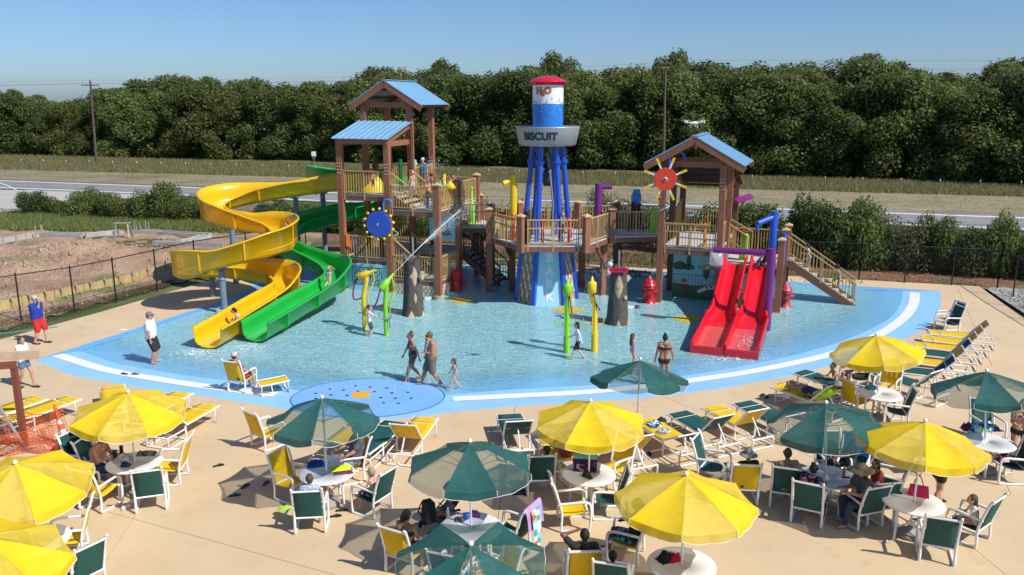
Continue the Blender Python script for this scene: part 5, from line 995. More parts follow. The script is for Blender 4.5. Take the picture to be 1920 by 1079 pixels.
# red twin slides
def red_slide(a,label,side):
    t=thing('water_slide',label,'water slide',(0,0,0)); g=GR; L=[(0.35,1.84),(.0,1.84),(-.35,1.66),(-1.1,1.28),(-2.0,.86),(-2.9,.48),(-3.5,.27),(-4.1,.2),(-5.2,.12),(-6.3,.05),(-6.95,0.0)]
    def prof(b): 
        # (half width, wall height, floor flatness) steep part round, run-out wide and flat
        k=max(0,min(1,(-b-3.1)/.5)); return lerp(.40,.53,k),lerp(.40,.34,k)+(.0 if b<0.2 else -.1),k
    rings=[]; P=smooth_path([g(a-.02*0,b,z) for b,z in L],5)
    for p in P:
        b=(p-g.o).dot(g.v); w,h,k=prof(b); pr=[(w+.10,h-.10),(w+.10,h),(w+.01,h+.02)]
        base=[(w*.97,h*.62),(w*.88,h*.34),(w*.62,h*.10),(w*.3,h*.02),(0,0)]; flat_=[(w*.99,h*.66),(w*.97,h*.33),(w*.95,.015),(w*.5,0),(0,0)]
        half=[(lerp(x0,x1,k),lerp(z0,z1,k)) for (x0,z0),(x1,z1) in zip(base,flat_)]; pr+=half+[(-x,z) for x,z in half[-2::-1]]+[(-(w+.01),h+.02),(-(w+.10),h),(-(w+.10),h-.10)]
        lowz=-.05 if k<.5 else -(p.z+.12); pr+=[(-(w+.04),h-.11),(-(w+.05*k+.02),lowz),(w+.05*k+.02,lowz),(w+.04,h-.11)]
        rings.append([p+g.u*x+Vector((0,0,z)) for x,z in pr])
    m_=len(rings[0]); n=len(rings); cuts=[0,10,20,30,n-1]
    for s0,s1 in zip(cuts,cuts[1:]):
        q=MB(); R_=rings[s0:s1+1]; k=len(R_); vs=[v for r_ in R_ for v in r_]; q.add(vs,[(i*m_+j,i*m_+(j+1)%m_,(i+1)*m_+(j+1)%m_,(i+1)*m_+j) for i in range(k-1) for j in range(m_)],True); q.add(R_[0],[tuple(range(m_))[::-1]]); q.add(R_[-1],[tuple(range(m_))]); o=q.build('flume_section',M_fr,t)
        if s0: 
            q=MB(); g0=rings[s0]; c=P[s0]; 
            for j in(1,m_-6): q.box(g0[j]+Vector((0,0,.0)),(.1,.1,.06),rz=g.a)
            q.build('joint_bracket',M_fr,o)
    q=MB(); q.add([g(a-.5,-4.2,.22),g(a+.5,-4.2,.22),g(a+.5,-6.9,.09),g(a-.5,-6.9,.09)],[(0,1,2,3)]); q.build('running_water',M_slw,t); q=MB()
    q.beam(g(a-.6,-6.97,.06),g(a+.6,-6.97,.06),.10,.30); q.build('end_lip',M_fr,t)
    q=MB(); r=random.Random(4)
    if side:
        for k in range(60): c=g(a+r.gauss(.05,.2),-5.6+r.gauss(0,.5),.14+.02*r.random()); q.lathe([(0,-.02),(.028,0),(0,.02)],c,4)
        q.build('foam',M_drop,t)
    return t
red_slide(3.18,'left one of the two straight red slides below the slide deck',0); red_slide(4.30,'right one of the two straight red slides, with foam at its end',1)
# ================= PEOPLE =================
SK={'fair':(.60,.36,.26),'tan':(.42,.22,.13),'warm':(.50,.28,.18),'brown':(.16,.075,.04),'dark':(.07,.035,.022),'red':(.52,.24,.17)}
def skin(k): return mat('skin_'+k,SK[k],.5,.06,9,spec=.35)
def cloth(n,c): return mat('cloth_'+n,c,.85,.12,7,.4,bscale=40)
def pattern(n,stops,sc): return _M.get(n) or ramp_mat(n,stops,sc,kind='v',bump=0,rough=.85)
_rm_obj=None
def remesh(mb,name,m,vox=.018,sm=3):
    me=mb.mesh(name); o=bpy.data.objects.new('tmp',me); COL.objects.link(o); r=o.modifiers.new('r','REMESH'); r.mode='VOXEL'; r.voxel_size=vox; r.use_smooth_shade=True
    s=o.modifiers.new('s','SMOOTH'); s.factor=.5; s.iterations=sm
    dg=bpy.context.evaluated_depsgraph_get(); n=bpy.data.meshes.new_from_object(o.evaluated_get(dg)); bpy.data.objects.remove(o); n.name=name; n.materials.clear(); n.materials.append(m)
    return n
def ik(a,b,l1,l2,pole):
    a=Vector(a); b=Vector(b); d=b-a; L=min(d.length,(l1+l2)*.999); dn=d.normalized(); x=(l1*l1-l2*l2+L*L)/(2*L); h=math.sqrt(max(0,l1*l1-x*x)); pl=Vector(pole); pl=(pl-dn*pl.dot(dn)); pl=pl.normalized() if pl.length>1e-5 else Vector((0,0,1))
    return a+dn*x+pl*h, a+dn*L
POSE={
'stand':dict(pel=(0,0,.93),che=(-.01,0,1.28),nek=(-.01,0,1.47),hed=(.02,0,1.615),hl=(.05,.27,.80),hr=(.05,-.27,.80),fl=(.02,.11,.06),fr=(-.02,-.11,.06)),
'walk':dict(pel=(0,0,.92),che=(.02,0,1.27),nek=(.03,0,1.46),hed=(.07,0,1.60),hl=(-.18,.25,.84),hr=(.25,-.25,.88),fl=(.28,.09,.06),fr=(-.30,-.09,.12)),
'phone':dict(pel=(0,0,.93),che=(-.01,0,1.28),nek=(.0,0,1.46),hed=(.05,0,1.59),hl=(.30,.05,1.18),hr=(.30,-.08,1.15),fl=(.22,.09,.06),fr=(-.22,-.10,.08)),
'drink':dict(pel=(0,0,.93),che=(-.01,0,1.28),nek=(-.02,0,1.47),hed=(.0,0,1.615),hl=(.05,.28,.80),hr=(.17,-.03,1.52),fl=(.16,.12,.06),fr=(-.10,-.14,.06)),
'reach':dict(pel=(0,0,.93),che=(.0,0,1.28),nek=(.01,0,1.47),hed=(.04,0,1.61),hl=(.35,.12,1.10),hr=(.48,-.15,1.12),fl=(.02,.11,.06),fr=(-.06,-.11,.06)),
'sit':dict(pel=(-.10,0,.50),che=(-.19,0,.86),nek=(-.23,0,1.05),hed=(-.19,0,1.20),hl=(.16,.27,.66),hr=(.16,-.27,.66),fl=(.44,.13,.06),fr=(.42,-.13,.06)),
'sitfwd':dict(pel=(-.10,0,.50),che=(-.04,0,.86),nek=(.01,0,1.04),hed=(.06,0,1.18),hl=(.36,.12,.78),hr=(.36,-.12,.78),fl=(.40,.13,.06),fr=(.28,-.15,.06)),
'sithead':dict(pel=(-.10,0,.50),che=(-.16,0,.86),nek=(-.18,0,1.05),hed=(-.14,0,1.20),hl=(.02,.13,1.20),hr=(.16,-.27,.66),fl=(.44,.13,.06),fr=(.42,-.13,.06)),
'lounge':dict(pel=(-.05,0,.50),che=(-.42,0,.72),nek=(-.57,0,.83),hed=(-.66,0,.96),hl=(-.05,.27,.58),hr=(-.05,-.27,.58),fl=(.78,.13,.50),fr=(.80,-.11,.50)),
'knees':dict(pel=(-.05,0,.50),che=(-.36,0,.76),nek=(-.50,0,.90),hed=(-.56,0,1.04),hl=(.12,.2,.72),hr=(.12,-.2,.72),fl=(.50,.12,.47),fr=(.42,-.12,.47)),
'slide':dict(pel=(0,0,.14),che=(-.18,0,.46),nek=(-.24,0,.63),hed=(-.22,0,.78),hl=(.02,.34,.28),hr=(.02,-.34,.28),fl=(.78,.12,.10),fr=(.78,-.12,.10)),
'crouch':dict(pel=(-.05,0,.30),che=(.10,0,.58),nek=(.18,0,.73),hed=(.26,0,.85),hl=(.30,.24,.25),hr=(.34,-.2,.30),fl=(.16,.14,.06),fr=(.02,-.14,.06)),
'up':dict(pel=(0,0,.93),che=(-.02,0,1.28),nek=(-.02,0,1.46),hed=(-.01,0,1.60),hl=(.10,.30,1.72),hr=(.10,-.22,.95),fl=(.10,.1,.06),fr=(-.06,-.11,.06)),
'climb':dict(pel=(0,0,.90),che=(.08,0,1.24),nek=(.13,0,1.42),hed=(.19,0,1.55),hl=(.34,.3,1.15),hr=(.20,-.30,1.0),fl=(.32,.1,.28),fr=(-.12,-.1,.05)),
'carry':dict(pel=(0,0,.92),che=(-.02,0,1.28),nek=(.0,0,1.46),hed=(.06,.02,1.60),hl=(.24,.10,1.12),hr=(.12,-.33,.86),fl=(-.26,.12,.10),fr=(.30,-.12,.06)),
}
def person(label,loc,yaw,pose,h=1.72,sk='warm',hair=('short',(.03,.02,.015)),top=('tee',None),bot=('shorts',None),hat=None,bulk=1.,over=None,feet=None,glasses=False,group=None,tilt=None):
    J={k:Vector(v) for k,v in POSE[pose].items()}
    if over: J.update({k:Vector(v) for k,v in over.items()})
    k=h/1.75; child=h<1.5; T=thing('person',label,'person',loc,yaw,group); T.scale=(k,k,k)
    if tilt: T.rotation_euler=(tilt[0],tilt[1],yaw)
    b=bulk*(1.0 if not child else .86); up=(J['che']-J['pel']).normalized(); hs=1.0 if not child else min(1.4,1.75/h*.92)
    Y=Vector((0,1,0)); S=[J['nek']-up*.05+Y*(.175*b*s)+Vector((0,0,0)) for s in(1,-1)]; Hp=[J['pel']-up*.02+Y*(.085*b*s) for s in(1,-1)]
    B=MB()
    def torso(q,e=0,lo=True,hi=True,sh=True):
        pts=[(J['pel'],.072,.112),(J['pel'].lerp(J['che'],.5),.055,.098 if b<1.15 else .118),(J['che'],.085,.112)]
        if not lo: pts=pts[1:]
        if not hi: pts=pts[:1]
        for s in(1,-1):
            for (a,wa,ra),(c,wc,rc) in zip(pts,pts[1:]): q.cap(a+Y*wa*b*s,c+Y*wc*b*s,ra*b+e,rc*b+e,12)
            if len(pts)==1: q.cap(pts[0][0]+Y*.07*b*s,pts[0][0]+Y*.07*b*s+up*.03,.112*b+e,.108*b+e,12)
            if hi: q.cap(J['che']+Y*.085*b*s,S[0 if s>0 else 1]-Y*.03*s,.11*b+e,.062*b+e,12)
        if hi and sh: q.cap(S[0],S[1],.058*b+e,.058*b+e,12)
    torso(B); B.cap(J['nek']-up*.04,J['hed']-Vector((0,0,.06)),.052,.047,10)
    hd=J['hed']; B.sphere(hd+Vector((-.005,0,.01)),(.098*hs,.078*hs,.112*hs),14,10); B.sphere(hd+Vector((.03,0,-.045))*hs,(.062*hs,.055*hs,.06*hs),10,7); B.cap(hd+Vector((.085,0,.0))*hs,hd+Vector((.107,0,-.025))*hs,.011*hs,.015*hs,6)
    for s in(1,-1): B.sphere(hd+Vector((-.01,.08*s,-.005))*hs,(.018*hs,.012*hs,.03*hs),6,5)
    arms=[];legs=[]
    for s,hk,sh in((1,'hl',S[0]),(-1,'hr',S[1])):
        el,wr=ik(sh,J[hk],.29,.26,Vector((-.6,.35*s,-.6))); arms.append((sh,el,wr)); B.cap(sh,el,.050*b,.038*b,10); B.cap(el,wr,.039*b,.026,10); d=(wr-el).normalized(); pm=wr+d*.07; B.cap(wr,pm,.026,.030,8)
    for s,fk,hp in((1,'fl',Hp[0]),(-1,'fr',Hp[1])):
        kn,an=ik(hp,J[fk]+Vector((0,0,.03)),.43,.43,Vector((1,.08*s,.25 if pose in('sit','sitfwd','sithead','slide','knees','crouch','lounge') else 0))); legs.append((hp,kn,an)); B.cap(hp,kn,.090*b,.056*b,12); B.cap(kn,kn.lerp(an,.35)+Vector((-.012,0,0)),.054*b,.053*b,10); B.cap(kn.lerp(an,.35),an,.052*b,.036,10)
        fd=Vector((.15,.03*s,-.03)) if pose not in('slide','lounge') else Vector((.03,0,.15)); B.cap(an+Vector((-.02,0,-.03)),an+fd,.036,.028,8)
    me=remesh(B,'body',skin(sk),.0165,2)
    body=put('body',me,T)
    # fingers and thumb, curled, rooted in each palm
    F=MB()
    for s,(sh,el,wr) in zip((1,-1),arms):
        d=(wr-el).normalized(); pm=wr+d*.075; side=d.cross(Vector((0,s,0)).cross(d)).normalized() if abs(d.y)<.95 else Vector((1,0,0)); side=Vector((1,0,0))-d*d.x; side=side.normalized() if side.length>.1 else Vector((0,0,1)); cu=d.cross(side)*(-s)
        for i,l in enumerate((.062,.072,.067,.05)):
            o=pm+side*(.024-.016*i); F.tube([o,o+d*l*.5,o+d*l*.85+cu*l*.35],[.0085,.008,.006],5)
        o=wr+d*.035+side*.024; F.tube([o,o+side*.03+d*.025,o+side*.034+d*.05+cu*.01],[.010,.009,.007],5)
    for s in(1,-1): F.m=1; F.sphere(hd+Vector((.088,.030*s,.012))*hs,.011*hs,6,4)
    F.m=2; F.box(hd+Vector((.088,0,-.058))*hs,(.012,.038*hs,.009))
    tag(F.build('fingers_and_face',[skin(sk),M_blk,mat('lips',(.35,.12,.10),.5)],body),kind='stuff')
    # clothes
    def mk(name,col): 
        if isinstance(col,bpy.types.Material): return col
        return cloth(name,col)
    kd,c=top
    if kd in('tee','long','tank'):
        q=MB(); torso(q,.016)
        if kd!='tank':
            for sh,el,wr in arms:
                q.cap(sh,sh.lerp(el,.62),.064*b,.062*b,10)
                if kd=='long': q.cap(sh.lerp(el,.6),el,.058*b,.05*b,10); q.cap(el,wr,.05*b,.036,10)
        put('shirt',remesh(q,'shirt',mk('c%s'%str(c),c),.02,1),body)
    elif kd=='suit':
        q=MB(); torso(q,.010,sh=False); put('swimsuit',remesh(q,'swimsuit',mk('c%s'%str(c),c),.018,1),body)
    elif kd=='bikini':
        q=MB(); ce=J['che']+up*.02
        M3=Vector((0,0,1)).rotation_difference(up).to_matrix(); q.lathe([(.1,-.045),(.124,-.04),(.132,0),(.124,.04),(.1,.045)],ce,20,M=M3,sx=1.0*b,sy=1.66*b)
        for s in(1,-1): q.sphere(ce+Vector((.10*b,.07*s,.0)),(.05,.062,.055),10,6); q.tube([ce+Vector((.11,.07*s,.03)),J['nek']+Vector((.03,.06*s,.0)),J['nek']+Vector((-.05,.03*s,.0))],.007,5)
        q.build('bikini_top',mk('c%s'%str(c),c),body)
    kd,c=bot
    if kd in('shorts','trunks','pants','short'):
        q=MB(); torso(q,.018,hi=False); f={'shorts':.78,'trunks':.9,'short':.42,'pants':1}[kd]
        for hp,kn,an in legs:
            if kd=='pants': q.cap(hp,kn,.105*b,.072*b,12); q.cap(kn,kn.lerp(an,.93),.070*b,.052,12)
            else: q.cap(hp,hp.lerp(kn,f),.108*b,(.086 if kd!='short' else .10)*b,12)
        put('shorts' if kd!='pants' else 'trousers',remesh(q,'shorts',mk('c%s'%str(c),c),.021,1),body)
    elif kd=='bikini':
        q=MB(); 
        for s in(1,-1): q.cap(J['pel']+Y*.07*b*s-up*.03,J['pel']+Y*.074*b*s,.115*b+.006,.113*b+.006,12)
        put('bikini_bottom',remesh(q,'bikini_bottom',mk('c%s'%str(c),c),.018,1),body)
    # hair
    st,hc=hair; hm=mat('hair_%d'%int(1000*(hc[0]*7+hc[1]*3)),hc,.6,.3,30,.6,bscale=70); q=MB()
    if st!='bald':
        q.sphere(hd+Vector((-.022,0,.024))*hs,(.100*hs,.086*hs,.112*hs),14,10)
        if st=='long': 
            for s in(-1,0,1): q.cap(hd+Vector((-.06,.045*s,.02))*hs,hd+Vector((-.10,.06*s,-.30))*hs,.05*hs,.028*hs,8)
        if st=='tail': q.cap(hd+Vector((-.09,0,.05))*hs,hd+Vector((-.13,0,.0))*hs,.035,.035,8); q.cap(hd+Vector((-.13,0,.0))*hs,hd+Vector((-.14,.01,-.24))*hs,.032,.012,8)
        if st=='bun': q.sphere(hd+Vector((-.05,0,.14))*hs,.05*hs,8,6)
        if st=='dreads':
            for i in range(16): a=i*.4; q.tube([hd+Vector((-.03+.06*cos(a),.07*sin(a),.07)),hd+Vector((-.09+.07*cos(a),.10*sin(a),-.05)),hd+Vector((-.12+.08*cos(a),.13*sin(a)+.02,-.24-.05*(i%3)))],[.02,.018,.012],6)
        if st=='wild': 
            r=random.Random(3)
            for i in range(10): q.sphere(hd+Vector((-.05+r.uniform(-.05,.04),r.uniform(-.08,.08),r.uniform(-.12,.08)))*hs,.045,7,5)
        put('hair',remesh(q,'hair',hm,.014,1) if st in('long','wild','tail','bun') else q.build('hair',hm).data,body) if st in('long','wild','tail','bun') else q.build('hair',hm,body)
    if hat:
        ht,c1=hat[0],hat[1]; c2=hat[2] if len(hat)>2 else c1; q=MB(); c=hd+Vector((-.012,0,.035))*hs; r=.108*hs; hb={'cap':0,'visor':0,'bucket':.10,'straw':.15}[ht]; hh=.10*hs
        q.lathe([(r*.99,0),(r,.03),(r*.92,.07*hs),(r*.62,hh*1.08),(0,hh*1.22)],c,16,sy=.9); q.m=1
        if hb: q.lathe([(r*.95,.012),(r+hb*.6,-.008),(r+hb,-.03),(r+hb,-.035),(r+hb*.5,-.014),(r*.9,.0)],c,20,sy=.92)
        else: q.add([c+Vector(v)*hs for v in((.08,-.075,.012),(.17,-.055,-.004),(.19,0,.0),(.17,.055,-.004),(.08,.075,.012),(.08,-.075,.022),(.17,-.055,.006),(.19,0,.01),(.17,.055,.006),(.08,.075,.022))],[(4,3,2,1,0),(5,6,7,8,9),(0,1,6,5),(1,2,7,6),(2,3,8,7),(3,4,9,8)])
        q.build('hat',[mk('hat%s'%str(c1),c1),mk('hat%s'%str(c2),c2)],body)
    if glasses: q=MB(); q.tube([hd+Vector((.0,-.082,.012))*hs,hd+Vector((.09,-.05,.014))*hs,hd+Vector((.108,0,.01))*hs,hd+Vector((.09,.05,.014))*hs,hd+Vector((.0,.082,.012))*hs],.014,6); q.build('sunglasses',M_blk,body)
    if feet=='sandals':
        for hp,kn,an in legs: q=MB(); q.box(an+Vector((.06,0,-.055)),(.27,.10,.02)); q.tube([an+Vector((.12,-.05,-.045)),an+Vector((.10,0,.005)),an+Vector((.12,.05,-.045))],.012,5); q.build('sandal',M_blk,body)
    return T
WH=(.74,.74,.75); BK=(.02,.02,.022); GY=(.11,.11,.12); NV=(.02,.03,.10)
HB=(.03,.02,.014); HK=(.008,.007,.008); HL=(.30,.19,.09); HM=(.09,.05,.028)
def zf(x,y): return floor_z(x,y) if inside(x,y,[tuple(p) for p in PL]) else 0
def gp(px,py,dz=None):
    p=G(px,py,-.05); z=zf(p.x,p.y); p=G(px,py,z*.5 if z<-.05 else z); return Vector((p.x,p.y,z))
FL=pattern('floral_dark',[(0,(.02,.015,.03)),(.45,(.03,.02,.05)),(.6,(.45,.12,.22)),(.75,(.5,.42,.4)),(.9,(.10,.14,.22))],26)
FL2=pattern('floral_light',[(0,(.55,.5,.5)),(.4,(.65,.2,.3)),(.6,(.7,.65,.62)),(.8,(.15,.3,.4))],28)
TD=pattern('tie_dye',[(0,(.5,.52,.52)),(.4,(.14,.18,.19)),(.7,(.62,.64,.63))],18)
BW=pattern('blue_check',[(0,(.35,.45,.6)),(.5,(.62,.66,.72)),(.8,(.2,.3,.5))],30)
def stripes(n,a,b,sc):
    m=ramp_mat(n,[(0,a),(1,b)],1,bump=0); N=m.node_tree.nodes; L=m.node_tree.links; w=N.new('ShaderNodeTexWave'); w.bands_direction='Z'; w.inputs['Scale'].default_value=sc; tc=[x for x in N if x.type=='TEX_COORD'][0]; L.new(tc.outputs['Object'],w.inputs[0]); cr=[x for x in N if x.type=='VALTORGB'][0]; cr.color_ramp.interpolation='CONSTANT'; cr.color_ramp.elements[1].position=.5; L.new(w.outputs['Color'],cr.inputs[0]); return m
ST=stripes('navy_white_stripes',(.015,.02,.06),(.7,.7,.7),7)
R_=R
person('man in white t-shirt, black shorts and grey cap standing ankle deep at left',gp(288,680),R(8),'stand',1.80,'warm',('short',HM),('tee',WH),('trunks',BK),('cap',(.16,.17,.20)),1.32)
person('man in blue t-shirt and red shorts drinking from a white cup by the left fence',gp(76,644),R(-10),'drink',1.78,'fair',('short',HM),('tee',(.012,.035,.30)),('trunks',(.55,.02,.02)),('cap',(.45,.43,.42)),1.25,feet='sandals')
t=person('woman in white t-shirt and denim shorts walking while looking at her phone',gp(50,727),R(-12),'phone',1.66,'warm',('long',HM),('tee',WH),('short',(.10,.19,.30)),None,.98,feet='sandals')
person('woman in dark floral swimsuit and brown leggings walking through the shallow water',gp(775,714),R(200),'walk',1.68,'tan',('bun',HM),('suit',FL),('short',(.14,.10,.09)),None,1.02)
MC=person('shirtless bearded man in khaki shorts carrying a toddler through the shallow water',gp(810,722),R(197),'carry',1.80,'tan',('short',(.16,.09,.05)),('none',None),('trunks',(.15,.13,.095)),None,1.28,glasses=True)
def from_T(T,v): return Matrix.LocRotScale(T.location,T.rotation_euler,T.scale)@Vector(v)
person('toddler in navy and white striped top carried in the arms of the shirtless man',from_T(MC,(.17,.05,.98)),R(20),'sit',.86,'fair',('short',HL),('tee',ST),('shorts',NV),over=dict(hl=(.25,.1,.9),hr=(.2,-.1,.9),fl=(.25,.16,.15),fr=(.25,-.16,.15),pel=(-.02,0,.35),che=(.05,0,.72),nek=(.09,0,.95),hed=(.14,0,1.10)))
person('little girl in a pink swimsuit following behind the man with the toddler',gp(853,729),R(190),'walk',1.0,'fair',('long',HM),('suit',FL2),('none',None),None,1)
person('boy in white t-shirt and dark shorts working the handles of the green cannon',gp(694,633),R(5),'reach',1.36,'fair',('short',HM),('tee',(.62,.62,.68)),('shorts',(.05,.07,.09)),None,.95)
person('boy in long white swim shirt and black shorts next to the green spray post',gp(1083,675),R(178),'walk',1.42,'fair',('long',HK),('long',(.72,.72,.78)),('shorts',BK),None,.92,over=dict(hr=(.36,-.10,1.05)))
person('girl in a pink swimsuit wading right behind the tip of the small green umbrella',gp(1185,690),R(15),'stand',1.22,'fair',('long',HM),('suit',(.70,.28,.36)),('none',None),('cap',(.6,.45,.2))if 0 else None,1)
person('woman in a black bikini seen from behind beside the small green umbrella',gp(1243,727),R(70),'walk',1.72,'tan',('bun',HK),('bikini',BK),('bikini',BK),None,1.0,over=dict(hl=(.05,.3,.8),fl=(.12,.09,.06),fr=(-.12,-.09,.08)))
# on the slides
pz=YP[-3]; person('girl in a white patterned swimsuit crouching at the end of the yellow slide',Vector((pz[0]-.05,pz[1]-.5,pz[2]+.10)),R(200),'crouch',1.25,'warm',('tail',HK),('suit',FL2),('none',None),None,.95)
pz=GP[-5]; person('girl in a red bikini riding down the green slide with one hand raised',Vector((pz[0]+.03,pz[1]-.1,pz[2]+.10)),R(-110),'up',1.18,'fair',('tail',HL),('suit',FL2),('bikini',(.6,.02,.03)),None,.95,over=dict(pel=(0,0,.80),fl=(.10,.1,.06),fr=(.22,-.11,.08)))
pz=YP[11]; person('shirtless man with a beard riding in the upper bend of the yellow slide',Vector((pz[0]+.05,pz[1],pz[2]+.05)),R(-115),'slide',1.75,'warm',('short',HB),('none',None),('trunks',NV),None,1.12,over=dict(che=(-.05,0,.5),nek=(-.06,0,.68),hed=(0,0,.82)))
person('child in a black swimsuit sitting at the top of the right red slide',GR(4.30,-.15,1.84),R(200),'slide',1.25,'dark',('short',HK),('suit',BK),('none',None),None,.95,over=dict(hl=(.2,.55,.65),fl=(.45,.12,.10),fr=(.45,-.12,.10)))
for a,z,l,sk,tp,bt in((6.05,1.15,'girl in turquoise shorts climbing the right stairs','warm',('tank',FL2),('short',(.12,.55,.50))),(7.35,.33,'girl in a bright patchwork swimsuit near the foot of the right stairs','brown',('suit',pattern('patchwork',[(0,(.1,.5,.5)),(.3,(.7,.3,.1)),(.6,(.1,.15,.5)),(.8,(.6,.6,.2))],20)),('none',None))):
    p=GR(a,3.05,z+.02); person(l,p,R(158.5),'climb',1.30,sk,('tail',HK),tp,bt,None,.9)
# on the tall tower
for (a,b,z),yaw,h_,po,sk,hr,tp,bt,ht,l in [
 ((-2.0,2.6,4.45),-70,1.45,'stand','brown',('short',HK),('none',None),('trunks',(.3,.2,.2)),None,'shirtless child standing at the back of the upper deck by the left post'),
 ((-1.15,.75,4.45),-90,1.05,'stand','warm',('short',HM),('none',None),('trunks',BK),None,'small shirtless boy in black shorts behind the upper left railing'),
 ((-.2,3.0,4.45),-60,1.62,'stand','fair',('short',HM),('tee',pattern('aloha',[(0,(.05,.35,.25)),(.5,(.6,.65,.6)),(.8,(.05,.2,.3))],20)),('trunks',(.55,.05,.05)),None,'boy in a green and white shirt and red shorts waiting on the upper deck'),
 ((.25,3.2,4.3),-100,1.62,'stand','fair',('short',HM),('tee',(.06,.16,.22)),('trunks',GY),('cap',(.45,.5,.6)),'adult in teal shirt and pale cap standing on the upper deck'),
 ((.45,1.6,4.15),-80,1.30,'stand','fair',('short',HL),('none',None),('trunks',(.5,.5,.52)),None,'shirtless child in grey shorts on the short steps of the tall tower'),
 ((1.15,1.8,3.85),-120,1.30,'up','warm',('long',HM),('suit',FL2),('bikini',(.35,.28,.65)),None,'girl in an orange and lilac swimsuit raising her arm on the tall tower'),
 ((1.95,1.6,3.85),-70,1.35,'stand','warm',('short',HB),('tee',(.05,.50,.40)),('trunks',NV),None,'child in a turquoise shirt behind the corner post of the tall tower'),
 ((2.2,2.2,3.85),-50,1.40,'stand','warm',('short',HB),('none',None),('trunks',(.3,.05,.05)),None,'shirtless child beside the one in the turquoise shirt'),
 ((.9,2.6,3.9),180,1.35,'up','brown',('short',HK),('none',None),('trunks',(.25,.02,.04)),None,'child reaching into the spray at the back of the tall tower')]:
    person(l,GL(a,b,z),R(yaw),po,h_,sk,hr,tp,bt,ht,.92)
person('child in a dark shirt walking down from the tall tower to the walkway',Vector((-2.0,40.35,3.0)),R(-20),'stand',1.30,'warm',('short',HB),('tee',GY),('trunks',(.35,.15,.1)),None,.92)
person('boy in a blue speckled shirt playing with the red lever on the hexagonal deck',Vector((2.15,35.0,2.7)),R(-60),'reach',1.28,'fair',('short',HL),('tee',pattern('speckle',[(0,(.05,.1,.3)),(.5,(.4,.42,.5)),(.8,(.1,.15,.35))],30)),('trunks',BK),None,.92)
# ================= FURNITURE =================
M_pvc=mat('white_pvc',(.80,.80,.79),.35,.04,4,.1); SLY=mat('sling_yellow',(.86,.575,.008),.7,.08,5,.3,bscale=120,trans=.18); SLG=mat('sling_green',(.012,.088,.078),.7,.12,5,.3,bscale=120,trans=.10)
M_tabt=mat('table_white',(.78,.78,.77),.3,.05,3,.1); M_base=mat('concrete_base',(.30,.28,.26),.9,.15,6)
def bars(name,paths,r,par,m=None,n=7):
    q=MB()
    for p in paths: q.tube(p,r,n)
    return q.build(name,m or M_pvc,par)
def sheet(name,prof,w,m,par,th=.012,sag=.02):
    """fabric along a profile (x,z), width w, sagging between its side rails"""
    q=MB(); P=smooth_path([(x,0,z) for x,z in prof],3); n=len(P); K=5; vs=[]
    for side in(0,1):
        for i,p in enumerate(P):
            t=(P[min(i+1,n-1)]-P[max(i-1,0)]).normalized(); nr=Vector((-t.z,0,t.x))
            for j in range(K): y=(j/(K-1)-.5)*w; s=sag*(1-(2*j/(K-1)-1)**2)*sin(PI*i/(n-1))**.6; vs.append(p-nr*(s+side*th)+Vector((0,y,0)))
    M_=n*K; fs=[(i*K+j,i*K+j+1,(i+1)*K+j+1,(i+1)*K+j) for i in range(n-1) for j in range(K-1)]; fs+= [tuple(M_+a for a in f[::-1]) for f in fs]
    fs+=[(i*K,(i+1)*K,M_+(i+1)*K,M_+i*K) for i in range(n-1)]+[((i+1)*K-1+0,M_+(i+1)*K-1,M_+(i+2)*K-1,(i+2)*K-1) for i in range(n-1)]
    q.add(vs,fs,True); return q.build(name,m,par)
def make_chair():
    t=thing('patio_chair','x','chair'); w=.30
    for s in(-1,1):
        q=MB(); Y=s*w; q.tube(smooth_path([(-.46,Y,1.08),(-.40,Y,.98),(-.25,Y,.45),(-.26,Y,.06)],3),.028,7); q.tube(smooth_path([(-.26,Y,.04),(-.1,Y,.024),(.25,Y,.024),(.33,Y,.05),(.35,Y,.30),(.34,Y,.58),(.26,Y,.645),(.1,Y,.65),(-.32,Y,.62)],3),.028,7); q.sphere((-.465,Y,1.09),.028,7,5)
        q.build('side_frame',M_pvc,t)
    for nm,x,z in(('crossbar',-.435,1.03),('crossbar',-.235,.36),('crossbar',.29,.42)): bars(nm,[[(x,-w,z),(x,w,z)]],.026,t)
    sheet('back_sling',[(-.435,1.06),(-.37,.82),(-.29,.55),(-.235,.38)],.53,SLY,t); sheet('seat_sling',[(-.245,.37),(-.1,.36),(.1,.385),(.285,.445),(.31,.42)],.53,SLY,t,sag=.03)
    return t
CH0=make_chair(); CHT=tree_of(CH0); used=[0]
GREENM={'sling_yellow':SLG}
def chair(px,py,yaw,col,label,z=.42,loc=None):
    p=loc or G(px,py,z); zz=0 if loc else zf(p.x,p.y); l=Vector((p.x,p.y,zz)); g='white framed sling chairs'
    return copy_tree(CH0,l,R(yaw),label,g,GREENM if col=='g' else None,tree=CHT)
